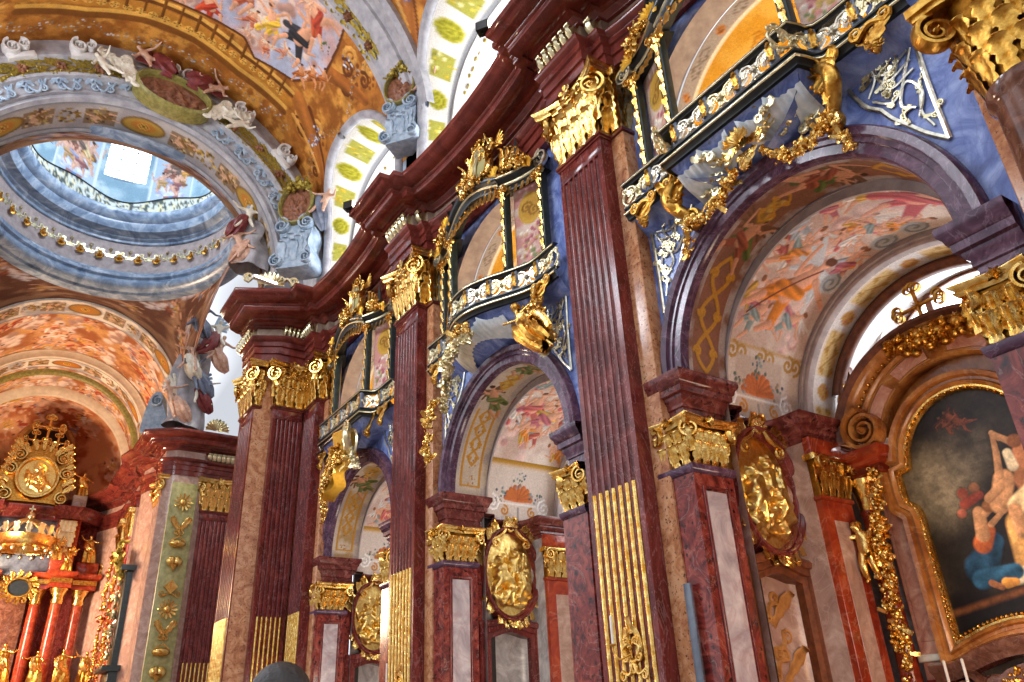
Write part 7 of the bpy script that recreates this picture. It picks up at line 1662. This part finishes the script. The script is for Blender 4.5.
# ------------------------------------------------------------------ high altar
HX, HY = 1.9, 64.0
ha = empty('high_altar', (HX, HY, 0), 0, 'tall orange-red columned high altar at the far left end of the church', 'altar')
for sg in (-1, 1):
    for k, (x, y) in enumerate(((1.6, 0), (2.8, -.9), (4.15, -.2))):
        c = MB().add(*lathe([(.5, 0), (.5, 4.4), (.42, 4.6), (.38, 4.9), (.39, 7), (.33, 10.5)], 24), M=T(sg * x, y, 0)).build('column', M['orange'], ha)
        m = MB().add(*lathe([(.33, 10.45), (.38, 10.55), (.34, 10.9), (.55, 11.35), (.58, 11.45)], 16), M=T(sg * x, y, 0))
        for q in range(8): m.add(*leaf(.34, .65, .35, 3, 9, 5), M=T(sg * x, y, 10.55 + .2 * (q % 2), rz=q * pi / 4) @ T(0, -.33, 0))
        m.build('column_capital', M['gold'], c)
    pa = [(5.2, .8), (5.0, -.8), (3.5, -.9), (3.4, -1.5), (2.2, -1.6), (2.1, -.6), (1.1, -.6), (1.0, .6)]
    pa = [(sg * x, y) for x, y in pa]; pa = pa if sg > 0 else pa[::-1]
    v, f = extr(pa, 11.45, 12.35); MB().add(v, f).add(*sweep([(-.1, 11.45), (.05, 11.45), (.05, 11.7), (-.05, 11.75), (-.05, 12.1), (.2, 12.2), (.35, 12.35), (.35, 12.5), (-.6, 12.55)], pa)).build('entablature', M['orange'], ha)
    MB().add(*sweep([(.0, 11.76), (.06, 11.78), (.06, 12.08), (.0, 12.1)], pa)).build('gilt_frieze', M['gold2'], ha)
    MB().add(*bbox(min(sg * 1.9, sg * 3.3), max(sg * 1.9, sg * 3.3), -1.0, 1, 12.5, 16.2)).build('attic_pier', M['orange'], ha); MB().add(*bbox(min(sg * 3.6, sg * 5.0), max(sg * 3.6, sg * 5.0), -.5, 1, 12.5, 13.4)).build('pedestal', M['orange'], ha)
    g = MB(); 
    for k in range(6): g.add(*leaf(.6, 1.0, .3, 4), M=T(sg * (2.2 + .3 * (k % 3)), -1.05, 14.3 + .8 * (k // 3)))
    g.build('gilt_leaves', M['goldpale'], ha)
    MB().add(*bbox(min(sg * 2.5, sg * 3.4), max(sg * 2.5, sg * 3.4), -.6, .4, 17.1, 18.1)).build('pedestal', M['grey'], ha)
path = [(5.0, 1), (4.0, -.4), (3.2, -1.2), (1.9, -1.2), (1.6, -.5), (-1.6, -.5), (-1.9, -1.2), (-3.2, -1.2), (-4.0, -.4), (-5.0, 1)]
MB().add(*sweep([(-.6, 16.2), (0, 16.2), (.05, 16.5), (.2, 16.6), (.35, 16.85), (.35, 17.05), (-.8, 17.1)], path)).build('upper_cornice', M['maroon'], ha)
MB().add(*bbox(-2.1, 2.1, .2, 1, 12.4, 16.3)).build('attic_panel', M['slate'], ha); MB().add(*bbox(-1.1, 1.1, .3, 1, 0, 12.4)).build('back_panel', M['umber'], ha)
MB().add(*bbox(-6.2, 6.2, .9, 1.6, 0, 16.5)).build('back_wall', M['maroon'], ha); MB().add(*bbox(-5.4, 5.4, -1.6, 1, 0, 4.2)).build('base', M['maroon'], ha)
# big gilded medallion with relief
t = empty('altar_medallion', (HX - .05, HY - .3, 19.2), 0, 'great gilded relief medallion with scroll frame on top of the high altar', 'medallion')
po = curve2([(-1.7, -2.0), (-1.2, -1.85), (1.2, -1.85), (1.7, -2.0), (2.05, -1.3), (1.7, -.6), (1.95, .4), (1.6, 1.3), (1.0, 2.1), (0, 2.4), (-1.0, 2.1), (-1.6, 1.3), (-1.95, .4), (-1.7, -.6), (-2.05, -1.3), (-1.7, -2.0)], 5)[:-1]
MB().add(*plate([tuple(q) for q in po], .0, .4)).build('gilt_ground', M['gold2'], t)
n, k = 70, 22; A = np.linspace(0, 2 * pi, n, endpoint=False); Q = np.linspace(0, 1, k); X = 1.15 * Q[None] * np.cos(A)[:, None]; Z = 1.3 * Q[None] * np.sin(A)[:, None] - .1; p = Paint(X.ravel(), Z.ravel(), '#fff', 9)
for u, v, h, ro in ((-.5, -.2, 1.2, .4), (.1, .1, 1.2, -.2), (.5, -.4, 1.1, .5), (-.1, -.8, 1, 1.2), (.2, .7, .8, .9)): p.figure(u, v, h, ro)
MB().add(*grid(np.stack([X, -.15 - np.clip(p.h.reshape(X.shape) * 1.5, 0, .3), Z], -1), True, False)).build('gilded_relief', M['relief'], t)
el = [(1.15 * cos(a), -.1 + 1.3 * sin(a)) for a in np.linspace(0, 2 * pi, 44, endpoint=False)]
MB().add(*ringplate(el, .3, -.5, .1)).build('ring', M['gold'], t); m = MB()
for sg in (-1, 1):
    for z in (-1.5, .3, 1.4): m.add(*volute(.4, 2, .25, .25, sg), M=T(sg * (1.75 - max(0, z - .3) * .35), -.25, z))
    for k in range(7): m.add(*leaf(.5, .9, .4, 4), M=T(sg * (1.75 - .1 * k), -.1, -1 + .5 * k, ry=sg * .9))
for k in range(7): m.add(*leaf(.4, .8, .3, 4), M=T((k - 3) * .4, -.1, 2.0 - .08 * (k - 3) ** 2, ry=(k - 3) * .3))
m.build('scroll_frame', M['gold'], t)
t = empty('gilded_cross', (HX, HY - .2, 21.4), 0, 'large gilded cross standing on top of the high altar medallion', 'cross'); m = MB(); cross(m, 2.2, .7, .09, 1.6); m.build('cross', M['gold'], t); m = MB(); cross(m, .95, .45, .07, .5); o = m.build('side_cross', M['gold'], t); o.location = (.75, 0, 0); o = m.build('side_cross', M['gold'], t); o.location = (-.75, 0, 0)
# crown
t = empty('altar_crown', (HX + .1, HY - 1.6, 13.7), 0, 'huge gilded crown hanging over the high altar', 'crown'); m = MB()
m.add(*lathe([(1.75, 0), (1.85, .1), (1.75, .4), (1.9, .75), (1.95, .85), (1.7, .8), (1.6, .1)], 36)); m.build('band', M['gold'], t); m = MB()
for k in range(16): a = k * pi / 8; MB().add(*leaf(.5, .8, .4, 3), M=T(1.8 * sin(a), -1.8 * cos(a), .75, rz=a)).build('fleuron', M['goldpale'], t); MB().add(*ell(.14, .14, .2), M=T(1.8 * sin(a), -1.8 * cos(a), -.1)).build('pearl', M['goldpale'], t)
m = MB()
for k in range(8): a = k * pi / 4; s_ = np.linspace(0, 1, 16); r_ = 1.75 * np.cos(s_ * pi / 2) ** .8 + .15 * np.sin(s_ * pi); m.add(*tube(np.c_[r_ * sin(a), -r_ * cos(a), .8 + 1.35 * s_], .1, 6))
m.add(*ell(.3, .3, .3), M=T(0, 0, 2.35)).add(*tube([(0, 0, 2.5), (0, 0, 3.1)], .06, 6)).add(*tube([(-.2, 0, 2.85), (.2, 0, 2.85)], .06, 6)); m.build('arches', M['goldpale'], t)
t = empty('gilded_wreath', (HX + .4, HY - .9, 11.4), 0, 'gilded scroll wreath round a dark oval under the crown', 'wreath'); el = [(.6 * cos(a), .5 * sin(a)) for a in np.linspace(0, 2 * pi, 30, endpoint=False)]
MB().add(*plate(el, .0, .1)).build('oval', M['ebony'], t); MB().add(*ringplate(el, .2, -.2, .1)).build('frame', M['gold2'], t); g = MB()
for k in range(14): a = k * 2 * pi / 14; g.add(*leaf(.35, .5, .35, 3), M=T(.75 * cos(a), -.1, .65 * sin(a), ry=pi / 2 - a + .6))
g.build('leaves', M['gold2'], t)
# statues
def statue(loc, rz, h, label, aL, aR, seed, mt='gold', wings=False):
    t = empty('gilded_statue', loc, rz, label, 'statue'); vs, es, rs = body(h, aL, aR, footL=(-.1, -.05, 0), footR=(.12, -.08, 0), hd=1.1); skinfig('body', vs, es, rs, M[mt], t, 1)
    MB().add(*robe([(.08 * h, .80 * h, 0, 0), (.13 * h, .72 * h, 0, -.0), (.12 * h, .6 * h, 0, -.0), (.15 * h, .45 * h, .02 * h, -.02 * h), (.18 * h, .2 * h, .03 * h, -.02 * h), (.2 * h, .02 * h, .03 * h, 0)], 6, .2, 32, seed)).build('robe', M['gold2'], t)
    MB().add(*robe([(.05 * h, .75 * h, -.12 * h, -.08 * h), (.09 * h, .6 * h, -.1 * h, -.1 * h), (.1 * h, .45 * h, 0, -.12 * h), (.05 * h, .35 * h, .15 * h, -.1 * h)], 5, .3, 20, seed + 3)).build('mantle', M['gold'], t)
    if wings:
        for sg in (-1, 1): wing(.4 * h, .09 * h, 6, sg).build('wing', M['gold'], t).location = (sg * .05 * h, .08 * h, .72 * h)
for k, (x, y, z, h, lab, aL, aR, wg) in enumerate((
    (2.3, -2.2, 5.3, 2.1, 'gilded statue at the foot of the high altar columns, arm swept left', (-.4, -.2, .75), (.2, -.25, .6), 0), (3.75, -2.4, 5.3, 2.2, 'gilded statue between the high altar columns, arm bent', (-.2, -.25, .7), (.35, -.2, .75), 0),
    (5.2, -1.9, 5.3, 2.1, 'gilded statue at the far right of the high altar, hand raised', (-.38, -.1, 1.0), (.25, -.25, .65), 0), (.4, -2.4, 5.3, 2.5, 'gilded kneeling figure at the left edge below the wreath', (-.3, -.3, .7), (.3, -.25, .8), 0),
    (2.95, -.2, 18.1, 1.8, 'gilded statue on a grey pedestal beside the great medallion', (-.38, -.1, .95), (.3, -.2, .6), 0), (4.2, -.3, 13.4, 2.0, 'gilded statue on the upper right ledge of the high altar', (-.3, -.2, .9), (.38, -.15, .7), 0),
    (2.9, -1.6, 12.55, 1.6, 'gilded putto seated on the high altar entablature, leaning right', (-.35, -.2, .7), (.3, -.2, .9), 1), (2.1, -1.9, 13.2, 1.5, 'gilded flying putto holding the crown on its right', (-.4, -.2, .8), (.3, -.2, .8), 1),
    (5.3, -.3, 12.5, 1.2, 'small gilded urn-bearing figure at the outer end of the ledge', (-.2, -.25, .7), (.2, -.25, .7), 0))):
    statue((HX + x, HY + y, z), .1 * (-1) ** k, h, lab, aL, aR, 80 + k, wings=wg)

# ------------------------------------------------------------------ visitor's head in front
def visitor():
    x, y = 1.03, 3.13
    t = empty('person', (x, y, 0), -.4, 'dark-haired visitor seen from behind, only the top of the head in frame', 'person')
    H = 1.53; vs, es, rs = body(H, (-.2, .05, .45), (.2, .05, .45), elbL=(-.22, .08, .62), elbR=(.22, .08, .62)); 
    vs = [v * np.array([1, -1, 1]) for v in vs]; skinfig('body', vs, es, rs, M['skin'], t, 2)
    m = MB(); A = np.linspace(0, 2 * pi, 40, endpoint=False); B = np.linspace(-.55, pi / 2, 18); P = np.zeros((18, 40, 3))
    for i, b in enumerate(B):
        r = .112 * cos(b) * (1 + .02 * np.sin(9 * A + b * 3) + .012 * np.sin(23 * A)); P[i, :, 0] = r * np.cos(A); P[i, :, 1] = r * 1.18 * np.sin(A); P[i, :, 2] = .118 * sin(b)
    v, f = grid(P, False, True); m.add(v, [q[::-1] for q in f], M=T(0, -.01, H * .955)); m.build('hair', M['hair'], t)
    MB().add(*robe([(.06, 1.29, 0, 0), (.14, 1.25, 0, 0), (.18, 1.17, 0, 0), (.17, .95, 0, 0), (.165, .82, 0, 0), (.19, .65, 0, 0)], 9, .03, 36, 2, .62)).build('coat', M['coat'], t)
    for sg in (-1, 1): MB().add(*tube(curve2([(sg * .16, 0, 1.22), (sg * .31, -.09, .95), (sg * .30, -.09, .73)], 6), np.linspace(.075, .055, 13), 10)).build('sleeve', M['coat'], t); MB().add(*tube([(sg * .08, 0, .78), (sg * .11, .02, .39), (sg * .135, 0, .06)], [.1, .075, .06], 10)).build('trouser_leg', M['black'], t)
    return t
visitor()
# ------------------------------------------------------------------ chapel and altar lamps, sunbeam, added fill lights
for yc, pw in ((6.8, 200), (16.15, 260), (25.5, 260)):
    lamp('chapel_lamp', (11.5, yc - 1.9, 3.0), pw, '#fff0dc' if yc > 10 else '#fff0e0', 1.0)
    lamp('gallery_lamp', (12.8, yc - 1.2, 12.6), 170, '#fff4e0', .4)  # added fill inside each gallery, standing in for daylight from unbuilt windows behind
lamp('altar_lamp', (12.6, 4.4, 2.6), 130, '#ffc890', .6)
lamp('choir_lamp', (-3.0, 56.5, 10.0), 8500, '#ffe4c4', 2.0)  # added light out of view, standing in for choir windows and warm spotlights
lamp('dome_daylight', (1.8, 39.6, 33.0), 1100, '#e8f1ff', 1.5)  # added point fill in mid-dome, boosting the daylight of the drum windows
s = lamp('sunbeam', (-2.0, 39.0, 33.0), 9000, '#fff2d8', .05, 'SPOT', spot=9); aim(s, (11.0, 48.2, 13.2))
for y in (16.0, 25.5):   # added fill, standing in for windows of the unbuilt opposite wall
    s = lamp('window_daylight', (-6.4, y, 22.0), 900, '#eef4ff', 4.0, 'AREA'); aim(s, (10, y, 18))
